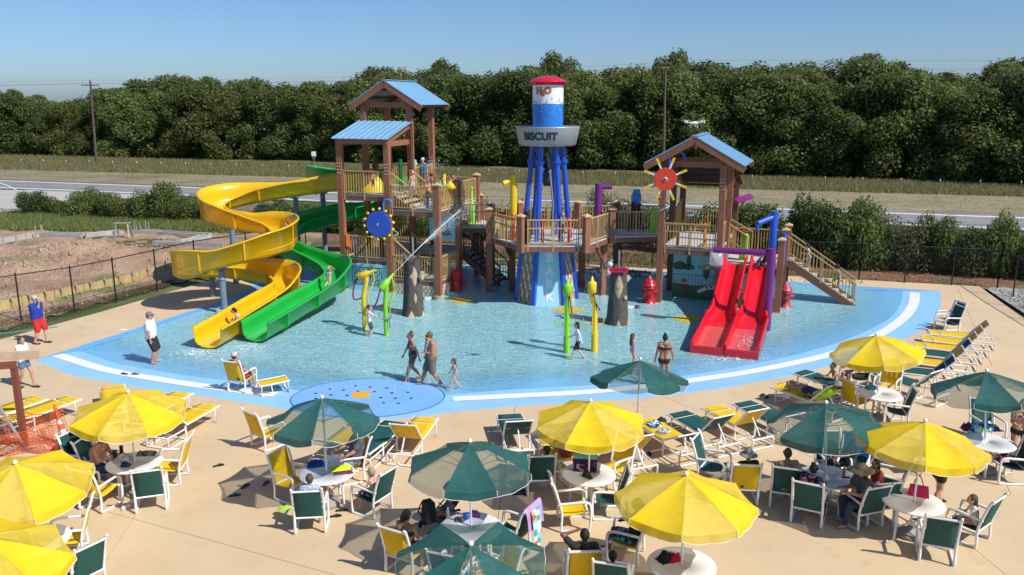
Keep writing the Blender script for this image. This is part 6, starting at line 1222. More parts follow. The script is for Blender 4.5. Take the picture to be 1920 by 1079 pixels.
def make_lounger(back,name='sun_lounger'):
    t=thing(name,'x','sun lounger'); w=.33; H=.42; a=R(back); hx=-.25; L=.74; bx,bz=hx-L*cos(a),H+L*sin(a)
    for s in(-1,1):
        q=MB(); Y=s*w; q.tube([(hx,Y,H-.02),(.55,Y,H),(1.08,Y,H+.01)],.027,7); q.sphere((1.09,Y,H+.01),.03,6,5); q.sphere((.72,Y,H+.01),.03,6,5); q.build('side_rail',M_pvc,t)
        q=MB(); q.tube([(hx,Y,H),(bx,Y,bz)],.026,7); q.sphere((bx,Y,bz),.027,6,5); q.build('back_rail',M_pvc,t)
        q=MB(); q.tube([(-.98,Y,.30),(-.98,Y,.022),(-.30,Y,.022),(-.30,Y,H-.03)],.026,7); q.tube([(-.98,Y,.30),(-.30,Y,.31)],.020,6); q.build('rear_leg_frame',M_pvc,t)
    bars('front_leg_frame',[[(.88,-w,H),(.90,-w,.022),(.90,w,.022),(.88,w,H)]],.026,t); [bars('rear_crossbar',[[(x,-w,z),(x,w,z)]],.025,t) for x,z in((-.98,.30),(-.98,.03),(-.3,.03))]
    bars('front_crossbar',[[(1.08,-w,H+.01),(1.08,w,H+.01)],[(.72,-w,H+.01),(.72,w,H+.01)]],.021,t); bars('back_crossbar',[[(bx,-w,bz),(bx,w,bz)]],.02,t)
    if back>5: bars('back_prop',[[(hx-.42*cos(a),-w*.9,H+.40*sin(a)),(hx-.42*cos(a),w*.9,H+.40*sin(a))],[(hx-.42*cos(a),0,H+.40*sin(a)),(-.86,0,.31)]],.018,t)
    th=.010
    sheet('back_sling',[(bx+.03*cos(a),bz-.02),((bx+hx)/2,(bz+H)/2-.01),(hx-.02,H+.02)],.64,SLY,t,sag=.015); sheet('seat_sling',[(hx+.01,H+.022),(.2,H+.022),(.70,H+.03)],.68,SLY,t,sag=.03); sheet('foot_sling',[(.76,H+.032),(.9,H+.03),(1.07,H+.032)],.68,SLY,t,sag=.01)
    return t
LU0=make_lounger(48); LUT=tree_of(LU0); LF0=make_lounger(3); LFT=tree_of(LF0); LM0=make_lounger(28); LMT=tree_of(LM0)
def lounger(px,py,yaw,col,label,kind='u',z=.40,loc=None):
    p=loc or G(px,py,.42)+Vector((cos(R(yaw)),sin(R(yaw)),0))*.25; o,tr={'u':(LU0,LUT),'f':(LF0,LFT),'m':(LM0,LMT)}[kind]
    return copy_tree(o,Vector((p.x,p.y,0)),R(yaw),label,'white framed sun loungers',GREENM if col=='g' else None,tree=tr)
def make_table():
    t=thing('patio_table','x','table'); q=MB(); q.lathe([(0,.715),(.54,.715),(.585,.722),(.60,.742),(.585,.758),(.55,.760),(.03,.762),(.03,.70)],n=40); q.build('table_top',M_tabt,t)
    for k in range(4):
        a=PI/4+k*PI/2; d=Vector((cos(a),sin(a),0)); q=MB(); q.tube(smooth_path([d*.40+Vector((0,0,.71)),d*.40+Vector((0,0,.4)),d*.42+Vector((0,0,.0))],3),.028,7); q.tube([d*.40+Vector((0,0,.28)),d*.06+Vector((0,0,.28))],.017,6); q.build('leg',M_pvc,t)
    q=MB(); q.tube([(.07*cos(k*.524),.07*sin(k*.524),.28) for k in range(13)],.018,6); q.build('centre_ring',M_pvc,t); return t
TB0=make_table(); TBT=tree_of(TB0)
def fabric(name,col,alpha,tr):
    return mat(name,col,.8,.10,3,.35,bscale=90,alpha=alpha,trans=tr)
UY=fabric('canopy_yellow',(.90,.64,.008),.97,.22); UYs=fabric('canopy_yellow_sheer',(.88,.68,.06),.80,.35); UG=fabric('canopy_green',(.012,.105,.092),.97,.15); UGs=fabric('canopy_green_sheer',(.05,.15,.125),.52,.25)
M_pipe=mat('white_piping',(.82,.82,.80),.6,.05,4)
def make_umbrella(sd=1,sg=.055):
    t=thing('umbrella','x','umbrella'); RT_=1.20; ZT=2.44; ZR=1.99; n=8
    q=MB(); q.tube([(0,0,.05),(0,0,ZT)],.021,8); q.build('pole',M_pvc,t); q=MB(); q.lathe([(.0,0),(.26,0),(.27,.03),(.25,.09),(.06,.12),(.05,.22),(0,.22)],n=18); q.build('base',M_base,t)
    q=MB(); q.sphere((0,0,ZT+.035),.042,10,8); q.build('finial',M_pipe,t); r=random.Random(sd)
    for k in range(n):
        a0=2*PI*k/n; a1=2*PI*(k+1)/n; vs=[];K=6;Mr=7
        for i in range(Mr+1):
            f=i/Mr; zz=ZT-(ZT-ZR)*(f**1.12)
            for j in range(K+1):
                u=j/K; A=Vector((cos(a0),sin(a0),0)); B_=Vector((cos(a1),sin(a1),0)); p=A.lerp(B_,u)*RT_*f; s=sg*sin(PI*u)*f*(1.1-.3*f); p=p*(1-.015*sin(PI*u)*f); vs.append((p.x,p.y,zz-s+.007*sin(9*u+5*f+k*sd)*f+.010*nz(u*2+k,f*2,1.3,sd)*f))
        fs=[(i*(K+1)+j,(i+1)*(K+1)+j,(i+1)*(K+1)+j+1,i*(K+1)+j+1) for i in range(Mr) for j in range(K)]; q=MB(); q.add(vs,fs,True); q.build('canopy_panel',UYs if k%2 else UY,t)
        # valance, scalloped, split at the rib
        last=vs[-(K+1):]; q=MB(); N_=10; top=[];bot=[]
        for j in range(N_+1):
            u=j/N_; i0=min(int(u*K),K-1); f=u*K-i0; p=Vector(last[i0]).lerp(Vector(last[i0+1]),f); d=Vector((p.x,p.y,0)).normalized(); h=.10+.055*sin(PI*max(.02,min(.98,u)))**.5; top.append(p); bot.append(p+d*(.012+.015*sin(u*14+k*2))-Vector((0,0,h)))
        q.add(top+bot,[(j,N_+1+j,N_+2+j,j+1) for j in range(N_)],True); v=q.build('valance',UYs if k%2 else UY,t); q=MB(); q.tube([top[0]]+bot+[top[-1]],.0055,4); q.build('piping',M_pipe,v)
        A=Vector((cos(a0),sin(a0),0)); q=MB(); q.tube([Vector((0,0,ZT-.04)),A*RT_*.5+Vector((0,0,ZT-.235)),A*RT_*.985+Vector((0,0,ZR-.012))],.007,4); rb=q.build('rib',M_steel,t); q=MB(); q.tube([(0,0,1.92),A*RT_*.5+Vector((0,0,ZT-.24))],.006,4); q.build('strut',M_steel,rb)
    q=MB(); q.lathe([(.03,1.88),(.04,1.9),(.04,1.95),(.02,1.97)],n=8); q.build('runner',M_pipe,t); return t
UMS=[make_umbrella(1,.050),make_umbrella(3,.075),make_umbrella(6,.062)]; UMTS=[tree_of(u_) for u_ in UMS]; ucount=[0]
GU={'canopy_yellow':UG,'canopy_yellow_sheer':UGs}
def umbrella(top,table,col,label,tlabel,spin,with_table=True):
    p=G(table[0],table[1],.76); base=Vector((p.x,p.y,0)); z=2.46
    T2=G(top[0],top[1],z); d=T2-base; lim=.38
    h=Vector((d.x,d.y)); 
    if h.length>lim: h=h.normalized()*lim; T2=Vector((base.x+h.x,base.y+h.y,z)); 
    d=T2-base; q=d.to_track_quat('Z','Y').to_euler(); M3=d.to_track_quat('Z','Y').to_matrix()@Matrix.Rotation(R(spin),3,'Z')
    ucount[0]+=1; ui=ucount[0]%3
    u=copy_tree(UMS[ui],base,0,label,'yellow patio umbrellas' if col=='y' else 'dark green patio umbrellas',GU if col=='g' else None,rot=M3.to_euler(),tree=UMTS[ui])
    if with_table: copy_tree(TB0,base,R(spin*1.7),tlabel,'round white patio tables',tree=TBT)
    return base
B1=umbrella((604,746),(613,886),'g','green umbrella in front of the splash pad with two see-through panels','table under the green umbrella by the splash pad, yellow towel on it',12)
B2=umbrella((881,828),(883,988),'g','green umbrella over the table with the stroller beside it','table beside the stroller with a blue ball on it',67)
b3=G(884,1040,2.46); B3=umbrella((884,1040),tuple(P_ for P_ in (884,1183)),'g','green umbrella nearest the camera, cut by the bottom edge','table hidden under the nearest green umbrella',22)
B4=umbrella((240,735),(252,866),'y','yellow umbrella at left over the couple, behind it the white pool line','table at left with a striped blue towel and two tumblers',5)
B5=umbrella((28,866),(66,1012),'y','yellow umbrella cut by the left edge','table at the left edge with a pale green cup',30)
B6=umbrella((-14,1013),(-30,1180),'y','yellow umbrella in the bottom left corner','table in the bottom left corner hidden by the yellow umbrella',8)
B7=umbrella((1107,752),(1104,888),'y','yellow umbrella in the middle over the table with the patterned beach bag','table with the patterned beach bag and black cap',67)
B8=umbrella((1287,890),(1278,1058),'y','large yellow umbrella at the bottom centre right','table at the bottom edge with black and red bags',34)
B9=umbrella((1202,670),(1193,805),'g','green umbrella standing alone at the pool edge','x',15,False)
B10=umbrella((1643,627),(1652,738),'y','yellow umbrella by the row of loungers at right, pale at one side','table with a turquoise towel near the row of loungers',26)
B11=umbrella((1549,755),(1553,893),'g','green umbrella over the crowded table at right','crowded table with a floral bag, bottles and a phone',5)
B12=umbrella((1735,790),(1712,940),'y','yellow umbrella over the table with the pink handbag','table with the pink handbag and a phone',40)
B13=umbrella((1850,695),(1853,828),'g','green umbrella near the right edge over bright towels','table heaped with bright towels near the right edge',10)
C=chair
for a in [
(548,900,-32,'y','yellow chair left of the table with the yellow towel, facing it'),(583,955,96,'g','green chair with the boy in it, back to the camera, near the flip flops'),(700,925,150,'g','green chair with the blond child right of the yellow towel table'),(656,868,205,'y','yellow chair holding the man in the grey t-shirt'),
(499,808,50,'y','empty yellow chair left of the green umbrella, by the splash pad'),(452,705,72,'y','yellow chair standing in the water with its footrest'),
(762,1030,62,'y','yellow chair with the bare shouldered woman beside the stroller'),(958,997,150,'g','green chair draped with a lilac towel'),
(184,917,72,'y','yellow chair at the near left of the striped towel table'),(283,917,108,'g','green chair at the near right of the striped towel table'),(322,870,185,'y','yellow chair seen side on at the right of the striped towel table'),(160,862,-20,'g','green chair holding the dark haired person left of the striped towel table'),(190,872,-5,'g','chair under the man in the khaki cap'),
(130,1003,200,'y','yellow chair by the left edge table, half in umbrella shadow'),(150,1068,148,'g','green chair at the bottom left next to the left edge table'),(45,1040,80,'g','chair under the black haired person at the left edge'),
(1012,888,95,'g','dark green chair with the child, left of the patterned bag table'),(1072,950,4,'y','yellow chair seen from its side, near the lilac towel chair'),(1152,872,222,'y','yellow chair facing the camera, right of the patterned bag'),(1140,930,178,'g','green chair half hidden by the large yellow umbrella'),
(1178,1008,160,'y','yellow chair with the person with long dreadlocks'),(1092,1068,92,'y','yellow chair at the bottom with the black haired man'),(1150,1092,75,'g','green chair at the bottom edge with the boy'),
(1336,872,-30,'g','dark green chair behind the large yellow umbrella, facing right'),(1392,905,84,'y','yellow chair with the person in the bucket hat'),(1474,912,70,'g','green chair left of the crowded table, man with sunglasses in it'),(1517,942,62,'g','green chair with the woman in the floral dress'),(1618,948,108,'g','green chair with the man in the straw hat and jeans'),(1668,903,150,'g','green chair between the crowded table and the pink handbag table'),(1598,880,240,'g','chair draped with a dark blue towel at the crowded table'),(1560,868,-90,'g','chair with the black floral bag at the crowded table'),
(1757,1008,70,'g','green chair nearest the camera at the pink handbag table'),(1822,975,128,'g','green chair with the small girl at the pink handbag table'),(1640,940,100,'g','green chair behind the straw hat man with the girl in red'),
(1606,748,22,'y','yellow chair at the near left of the turquoise towel table'),(1664,722,232,'y','yellow chair facing the camera behind the turquoise towel table'),(1680,768,168,'g','green chair at the right of the turquoise towel table'),(1604,705,190,'g','green chair holding the man in the yellow cap'),
(1850,800,268,'g','dark green chair behind the heap of bright towels'),(1893,868,175,'g','chair at the right edge with a pink floral bag on it'),
(925,1088,205,'y','yellow chair seen through the nearest green umbrella'),(850,1075,70,'g','green chair under the nearest green umbrella'),
(1778,604,188,'g','green chair at the front of the little stack by the pool edge'),]: C(*a)
p=G(1778,604,.42); C(0,0,190,'g','green chair at the back of the little stack by the pool edge',loc=Vector((p.x+.32,p.y+.55,0))); 
Lg=lounger
for a in [
(330,793,72,'y','yellow lounger right of the left yellow umbrella','u'),(285,768,75,'y','yellow lounger hidden behind the left yellow umbrella','m'),(215,752,118,'y','yellow lounger whose corner shows above the left yellow umbrella','f'),
(52,776,62,'y','yellow lounger behind the orange net, foot end to the pool','f'),(-14,776,62,'y','yellow lounger cut by the left edge behind the ladder','f'),
(632,832,72,'y','yellow lounger seen through the green umbrella by the splash pad','m'),(697,829,72,'g','green lounger lying flat, right of the green umbrella','f'),(768,822,78,'y','yellow lounger with raised back beside the flat green one','u'),(968,815,98,'g','green lounger with its back to the camera behind the table with the ball','u'),
(1072,862,112,'y','yellow lounger with a person on it left of the middle yellow umbrella','m'),(1180,845,113,'y','yellow lounger behind the right side of the middle yellow umbrella','u'),(1262,822,115,'y','yellow lounger with patterned clothes on it','m'),(1331,807,117,'g','green lounger between the clothes lounger and the next yellow one','u'),(1395,795,115,'y','yellow lounger with raised back in the middle row','u'),(1455,786,116,'g','green lounger left of the green umbrella over the crowded table','m'),
(1532,748,125,'y','yellow lounger with the man in the lime shirt lying on it','u'),(1570,720,125,'g','green lounger with the boy sitting on it','f'),
(1722,722,125,'g','green lounger with raised back right of the turquoise towel table','u'),(1752,700,160,'g','green lounger at the near end of the row at right','u'),(1770,682,160,'y','yellow lounger, second from the near end of the row at right','u'),(1784,667,160,'g','green lounger in the middle of the row at right','u'),(1796,654,160,'y','yellow lounger just beyond the middle green one in the row','u'),(1808,642,160,'y','yellow lounger, second from the far end of the row at right','u'),(1820,630,160,'y','yellow lounger at the far end of the row at right','u'),
(1415,745+30,133,'g','x','u') if 0 else (1800,848,186,'y','yellow lounger behind the near right yellow umbrella','f')]: Lg(*a)
for o in [CH0,LU0,LF0,LM0,TB0]+UMS:
    for c in kids(o):
        for g_ in kids(c): bpy.data.objects.remove(g_)
        bpy.data.objects.remove(c)
    bpy.data.objects.remove(o)
# footrest in the water
p=G(511,718,.25); t=thing('footrest','low yellow footrest in the water in front of the yellow chair','footrest',(p.x,p.y,floor_z(p.x,p.y)),R(28)); w=.28
bars('frame',[[(-.42,-w,.32),(.45,-w,.36)],[(-.42,w,.32),(.45,w,.36)],[(-.42,-w,.32),(-.42,w,.32)],[(.45,-w,.36),(.45,w,.36)]],.021,t); bars('leg',[[(-.38,-w,.32),(-.40,-w,.02),(-.05,-w,.02),(-.1,-w,.33)],[(-.38,w,.32),(-.40,w,.02),(-.05,w,.02),(-.1,w,.33)],[(-.4,-w,.02),(-.4,w,.02)]],.02,t); bars('leg',[[(.40,-w,.35),(.42,-w,.02),(.42,w,.02),(.40,w,.35)]],.02,t); sheet('sling',[(-.42,.33),(0,.34),(.45,.37)],.5,SLY,t,sag=.02)
# ================= SEATED PEOPLE =================
def seat_on(px,py,yaw,dz=0,dx=0,z=.45):
    p=G(px,py,z); g=Vector((p.x,p.y,0)); zz=zf(p.x,p.y); d=Vector((cos(R(yaw)),sin(R(yaw)),0)); g=g+d*dx; g.z=zz+dz; return g
P_=person
P_('person in a red shirt and pink cap sitting in the yellow chair in the water',seat_on(452,705,72),R(60),'sit',1.68,'warm',('short',HM),('tee',(.50,.02,.04)),('shorts',(.25,.05,.06)),('cap',(.6,.45,.46),(.5,.1,.15)))
P_('man in dark grey t-shirt and sunglasses leaning back in the yellow chair, arms on rests',seat_on(656,868,205),R(200),'sit',1.82,'red',('short',HM),('tee',(.10,.10,.115)),('pants',(.22,.27,.32)),None,1.2,glasses=True,over=dict(fl=(.75,.14,.45),fr=(.75,-.12,.42),hl=(.2,.25,.68),hr=(.2,-.25,.68)))
P_('boy in a blue checked shirt seen from behind in the green chair',seat_on(583,955,96),R(96),'sitfwd',1.62,'warm',('short',HM),('tee',BW),('shorts',(.18,.15,.12)),None,.95)
P_('blond child sitting sideways in the green chair by the yellow towel',seat_on(700,925,150,.04),R(150),'sitfwd',1.30,'fair',('short',(.40,.30,.18)),('none',None),('shorts',FL),None,.92)
P_('woman with a dark ponytail and bare shoulders in the yellow chair beside the stroller',seat_on(762,1030,62),R(58),'sitfwd',1.66,'tan',('wild',HK),('bikini',BK),('shorts',FL),None,1.02)
P_('shirtless man in a khaki cap at the striped towel table',seat_on(190,880,-5),R(-12),'sitfwd',1.80,'tan',('short',HM),('none',None),('trunks',NV),('cap',(.30,.26,.18)),1.08)
P_('person with black hair and sunglasses behind the man in the khaki cap',seat_on(164,858,-20),R(-18),'sit',1.66,'tan',('wild',HK),('tee',BK),('shorts',BK),None,1,glasses=True)
P_('person with thick black hair at the table by the left edge',seat_on(48,1042,80,-.02),R(70),'sitfwd',1.62,'tan',('wild',HK),('tee',BK),('shorts',BK))
P_('child with short brown hair in the dark green chair left of the patterned bag',seat_on(1012,888,95,.08),R(150),'sit',1.38,'warm',('short',HB),('none',None),('shorts',BK),None,.9)
p=G(1062,852,.42); P_('person lying with knees up on the yellow lounger behind the patterned bag',Vector((p.x,p.y,.0)),R(112),'knees',1.70,'tan',('short',HB),('tank',(.35,.05,.04)),('shorts',(.3,.1,.06)))
P_('person with long black dreadlocks, hand behind head, in the yellow chair at the bottom',seat_on(1178,1008,160),R(158),'sithead',1.72,'brown',('dreads',HK),('tank',BK),('shorts',pattern('teal_black',[(0,(.02,.02,.02)),(.6,(.05,.35,.42))],22)),None,1)
P_('black haired man holding his hand to his head in the bottom yellow chair',seat_on(1092,1068,92),R(95),'sithead',1.76,'brown',('short',HK),('tee',BK),('shorts',BK),None,1.05)
P_('boy with short black hair in the green chair at the bottom edge',seat_on(1150,1092,75,.02),R(75),'sit',1.50,'brown',('short',HK),('none',None),('shorts',(.3,.05,.05)),None,.92)
P_('person in a grey bucket hat seen from behind in the yellow chair',seat_on(1392,905,84),R(100),'sit',1.74,'tan',('short',HB),('tee',BK),('shorts',GY),('bucket',(.17,.17,.16),(.26,.26,.25)))
P_('shirtless man with sunglasses looking left in the green chair',seat_on(1474,912,70),R(95),'sitfwd',1.76,'tan',('short',HM),('none',None),('shorts',(.05,.18,.16)),None,1.05,glasses=True)
P_('woman with glasses and a dark floral dress at the crowded table',seat_on(1517,942,62,.0,.1),R(35),'sitfwd',1.68,'warm',('bun',HK),('tee',FL),('pants',FL),None,1.18,glasses=True)
P_('bearded man in a straw hat, grey shirt and jeans at the crowded table',seat_on(1618,948,118,0,.06),R(190),'sitfwd',1.80,'red',('short',(.35,.34,.33)),('tee',(.095,.11,.10)),('pants',(.03,.05,.10)),('straw',(.34,.27,.17)),1.12)
P_('girl in a red swimsuit behind the man in the straw hat',seat_on(1640,915,100),R(200),'sitfwd',1.50,'tan',('long',HB),('suit',(.60,.03,.02)),('none',None),None,.92)
P_('person in a white cap facing away behind the blue towel chair',seat_on(1584,868,240),R(150),'sit',1.72,'warm',('short',HB),('tee',(.04,.06,.12)),('shorts',BK),('cap',(.65,.65,.68),(.05,.1,.3)))
P_('woman in tie dye top and black shorts standing behind the pink handbag',gp(1752,950),R(20),'phone',1.66,'warm',('bun',HK),('tee',TD),('short',BK),None,1.12,feet='sandals')
P_('small girl with long brown hair and white shirt at the pink handbag table',seat_on(1822,975,128,.06),R(165),'sitfwd',1.22,'fair',('long',HM),('tee',WH),('none',None),None,.92)
P_('woman in striped bikini top and black bikini bottom standing at the right edge',gp(1903,872),R(-110),'stand',1.70,'warm',('long',HB),('bikini',pattern('bikini_stripe',[(0,(.6,.2,.15)),(.4,(.03,.03,.08)),(.7,(.65,.6,.6))],25)),('bikini',BK),None,1.12,over=dict(hl=(.28,.1,1.1),hr=(.28,-.1,1.1)))
p=G(1528,746,.42); P_('man in a lime green shirt and white cap lying on the yellow lounger',Vector((p.x,p.y,-.02)),R(125),'lounge',1.78,'tan',('short',HB),('tee',(.35,.85,.02)),('shorts',NV),('cap',(.6,.62,.68),(.05,.08,.25)),1.05)
P_('shirtless boy sitting on the green lounger near the pool edge',seat_on(1562,712,150,0,.0),R(190),'sitfwd',1.30,'warm',('short',HB),('none',None),('shorts',NV),None,.9)
P_('shirtless man in a yellow cap in the green chair by the pool edge',seat_on(1604,705,190),R(195),'sit',1.80,'tan',('short',HB),('none',None),('shorts',BK),('cap',(.75,.55,.02)),1.1)
t=person('baby reclining in the stroller with bare legs out',G(838,955,.5)*1.0-Vector((0,0,.18)),R(205),'slide',.80,'tan',('short',HB),('tee',(.3,.3,.35)),('none',None),None,1)
# ================= SMALL THINGS =================
def cloth_heap(name,label,cat,c,sx,sy,h,m,seed,rz=0,n=14):
    """crumpled cloth: a noisy low mound"""
    q=MB(); vs=[];fs=[]
    for j in range(n+1):
        for i in range(n+1):
            u=i/n*2-1; v=j/n*2-1; e=max(0,1-(abs(u)**3+abs(v)**3)); z=h*e**.5*(.55+.9*abs(nz(u*1.3,v*1.3,1.6,seed)))+.004; w=1+.16*nz(u,v,2.2,seed+4)
            vs.append((u*sx/2*w,v*sy/2*w,z))
    fs=[(j*(n+1)+i,j*(n+1)+i+1,(j+1)*(n+1)+i+1,(j+1)*(n+1)+i) for j in range(n) for i in range(n)]; q.add(vs,fs,True); o=q.build(name,m,None,c,(0,0,rz)); return tag(o,label,cat)
TT=.762
def on(px,py,z=TT): return G(px,py,z)
blueT=cloth('towel_blue',(.01,.07,.30)); strp=stripes('striped_towel',(.08,.14,.40),(.62,.66,.75),14)
strp2=ramp_mat('striped_towel_blue',[(.35,(.06,.12,.38)),(.55,(.6,.64,.74))],9,stretch=(3,.6,1),bump=0)
gry=cloth('towel_grey',(.13,.15,.16)); teal=cloth('towel_teal',(.02,.28,.38)); neon=cloth('towel_neon',(.62,.80,.01)); purp=cloth('towel_maroon',(.16,.02,.09)); lil=cloth('towel_lilac',(.45,.30,.58)); fish=pattern('fish_towel',[(0,(.25,.62,.62)),(.45,(.6,.75,.72)),(.7,(.8,.14,.03)),(.82,(.10,.35,.45))],9)
bcol=pattern('bright_towels',[(0,(.02,.08,.35)),(.3,(.10,.45,.6)),(.5,(.35,.65,.05)),(.65,(.03,.05,.18)),(.85,(.55,.6,.65))],12); blkfl=pattern('black_floral',[(0,(.012,.012,.02)),(.72,(.35,.06,.12)),(.84,(.1,.3,.15)),(.92,(.5,.4,.2))],24); camo=pattern('camo_clothes',[(0,(.02,.02,.04)),(.35,(.25,.45,.6)),(.6,(.6,.62,.65)),(.8,(.05,.10,.25))],16); pinkf=pattern('pink_floral',[(0,(.02,.02,.04)),(.4,(.50,.03,.20)),(.7,(.6,.55,.55))],18)
cloth_heap('towel','dark blue towel crumpled on the table beside the man in grey','towel',on(592,872),.36,.30,.10,blueT,1,.3)
cloth_heap('towel','neon yellow towel folded on top of a maroon one on the table','towel',on(640,882)+Vector((0,0,.045)),.40,.30,.04,neon,2,.3); cloth_heap('towel','maroon towel folded under the neon yellow one','towel',on(643,884),.42,.34,.045,purp,3,.25)
cloth_heap('towel','white and blue striped towel hanging at the edge of the left table','towel',on(234,862),.42,.36,.14,strp2,4,.2); cloth_heap('towel','small navy bundle beside the striped towel','towel',on(236,874),.2,.16,.10,cloth('navy_bundle',(.02,.05,.14)),5); cloth_heap('towel','dark grey patterned wrap on the far side of the left table','towel',on(275,852),.42,.24,.08,pattern('grey_wrap',[(0,(.05,.06,.07)),(.6,(.22,.24,.25))],20),6,.1)
cloth_heap('towel','turquoise towel on the table near the row of loungers','towel',on(1634,729),.34,.26,.12,teal,7); cloth_heap('towels_heap','heap of bright blue and green towels on the table near the right edge','towels',on(1840,806),.85,.34,.20,bcol,8,.1); cloth_heap('towel','maroon towel at the left end of the bright heap','towel',on(1812,806),.24,.26,.18,purp,9)
cloth_heap('clothes','black and blue patterned clothes at the foot of a yellow lounger','clothes',G(1226,798,.43),.42,.34,.12,camo,10,.4); cloth_heap('clothes','grey white patterned swim trunks on a yellow lounger','clothes',G(1244,810,.43),.36,.24,.08,pattern('grey_trunks',[(0,(.3,.36,.45)),(.5,(.6,.62,.66)),(.8,(.12,.16,.25))],22),11,.6); cloth_heap('clothes','small black cloth next to the patterned clothes on the lounger','clothes',G(1241,790,.43),.24,.22,.10,cloth('black_cloth',BK),12)
cloth_heap('bag_heap','black bag slumped on the bottom table','bag',on(1248,1050),.30,.24,.18,cloth('black_bag',(.012,.01,.012)),13,.5); cloth_heap('life_vest','red folded vest with black strap on the bottom table','vest',on(1265,1050),.24,.20,.14,pattern('red_black',[(0,(.55,.01,.04)),(.85,(.02,.02,.02))],10),14,.3)
cloth_heap('beach_bag','black floral beach bag on the chair at the crowded table','bag',on(1556,880,.60),.46,.34,.26,blkfl,15,.2); cloth_heap('bag','pink floral bag lying on the chair at the right edge','bag',G(1888,862,.46),.44,.34,.16,pinkf,16)
cloth_heap('bag','purple and grey pouch by the blue ball','bag',on(890,968),.20,.14,.12,pattern('purple_pouch',[(0,(.3,.05,.3)),(.5,(.4,.2,.45))],20),17); cloth_heap('cloth','grey cloth beside the blue ball on the stroller table','cloth',on(862,976),.2,.15,.08,gry,18)
cloth_heap('shoes_heap','lime green shoes beside the boy in the checked shirt','shoes',G(540,955,0),.42,.16,.09,cloth('lime_shoes',(.35,.62,.08)),19,.2); cloth_heap('shoes_heap','dark pile of shoes under the child left of the patterned bag','shoes',G(975,925,0),.36,.22,.10,cloth('dark_shoes',(.03,.03,.035)),20)
t=thing('ball','shiny blue ball on the table beside the stroller','ball',on(875,974)+Vector((0,0,.07))); q=MB(); q.sphere((0,0,0),.075,14,10); q.build('ball_shell',mat('blue_ball',(.01,.14,.65),.2,coat=.5),t)
t=thing('phone','black phone lying on the table beside the stroller','phone',on(856,958),R(20)); MB().box((0,0,.006),(.16,.08,.012)).build('case',M_blk,t)
t=thing('phone','black phone lying on the table with the pink handbag','phone',on(1683,925),R(-15)); MB().box((0,0,.006),(.17,.085,.012)).build('case',M_blk,t)
t=thing('phone','phone lying near the bottle on the crowded table','phone',on(1586,896),R(5)); MB().box((0,0,.006),(.17,.085,.012)).build('case',M_blk,t)
def bottle(p,h,r,m,cm,label,name='bottle'):
    t=thing(name,label,name,p); q=MB(); q.lathe([(0,0),(r,0),(r,h*.68),(r*.45,h*.85),(r*.4,h*.9)],n=12); q.build('body',m,t); q=MB(); q.lathe([(r*.5,h*.9),(r*.5,h),(0,h)],n=10); q.build('lid',cm,t)
bottle(on(840,972),.22,.035,M_clear,M_white,'clear water bottle on the stroller table'); bottle(on(1541,880),.24,.036,M_clear,M_white,'clear water bottle on the crowded table by the pole'); bottle(on(1582,892),.22,.036,mat('pink_drink',(.55,.25,.22),.3),M_white,'pinkish bottle on the right side of the crowded table')
def tumbler(p,h,r,m,label,lid): 
    t=thing('tumbler',label,'cup',p); q=MB(); q.lathe([(0,0),(r*.8,0),(r,h*.9),(r,h)],n=14); q.build('body',m,t); q=MB(); q.lathe([(r*1.03,h),(r*1.03,h+.015),(0,h+.02)],n=14); q.build('lid',lid,t)
tumbler(on(216,862),.20,.05,M_blk,'black tumbler with a pattern on the left table, nearer one',M_blk); tumbler(on(229,856),.24,.042,mat('dark_maroon',(.06,.01,.02),.3),'tall dark maroon tumbler on the left table',M_blk); tumbler(on(26,1006),.15,.045,mat('mint_cup',(.25,.55,.52),.35),'pale mint cup with black lid on the table at the left edge',M_blk)
tumbler(G(66,585,1.50)+Vector((.02,-.05,0)) if 0 else Vector((-18.37,27.45,1.47)),.12,.04,M_white,'white cup held by the man in the blue t-shirt',M_white)
# beach bag and cap, pink handbag
t=thing('beach_bag','beach bag with navy and pink pattern and mint green top on the middle table','bag',on(1097,882),R(-8)); q=MB(); q.box((0,0,.15),(.50,.20,.30),taper=1.08); q.build('body',pattern('bag_pattern',[(0,(.03,.015,.08)),(.45,(.5,.35,.45)),(.6,(.35,.02,.12)),(.75,(.03,.02,.10))],17),t); q=MB(); q.box((0,0,.33),(.52,.19,.06)); q.build('rim',mat('mint_fabric',(.20,.50,.42),.8),t)
for s in(-1,1): q=MB(); q.tube(smooth_path([(-.12,s*.1,.33),(-.10,s*.12,.48),(.0,s*.13,.53),(.10,s*.12,.48),(.12,s*.1,.33)],4),.011,6); q.build('handle',_M['mint_fabric'],t)
t=thing('cap','black baseball cap lying in front of the patterned beach bag','cap',on(1100,893),R(-60)); q=MB(); q.lathe([(.09,0),(.092,.04),(.07,.09),(0,.11)],n=14); q.build('crown',cloth('black_cap',BK),t); q=MB(); q.add([(.07,-.07,.01),(.16,-.05,.0),(.18,0,.0),(.16,.05,.0),(.07,.07,.01),(.07,-.07,.02),(.16,-.05,.01),(.18,0,.01),(.16,.05,.01),(.07,.07,.02)],[(4,3,2,1,0),(5,6,7,8,9),(0,1,6,5),(1,2,7,6),(2,3,8,7),(3,4,9,8)]); q.build('brim',_M['cloth_black_cap'],t)
t=thing('handbag','bright pink handbag with a standing handle on the right table','bag',on(1722,930),R(-25)); hb=mat('hot_pink',(.62,.005,.10),.5,.1,8); q=MB(); q.prism([(-.20,-.07,.0),(.20,-.07,.0),(.17,-.05,.20),(-.17,-.05,.20)],(0,.14,0)); q.build('body',hb,t); q=MB(); q.tube(smooth_path([(-.12,0,.2),(-.08,0,.36),(-.02,0,.44),(.03,0,.36),(.08,0,.2)],4),.012,6); q.build('handle',hb,t)
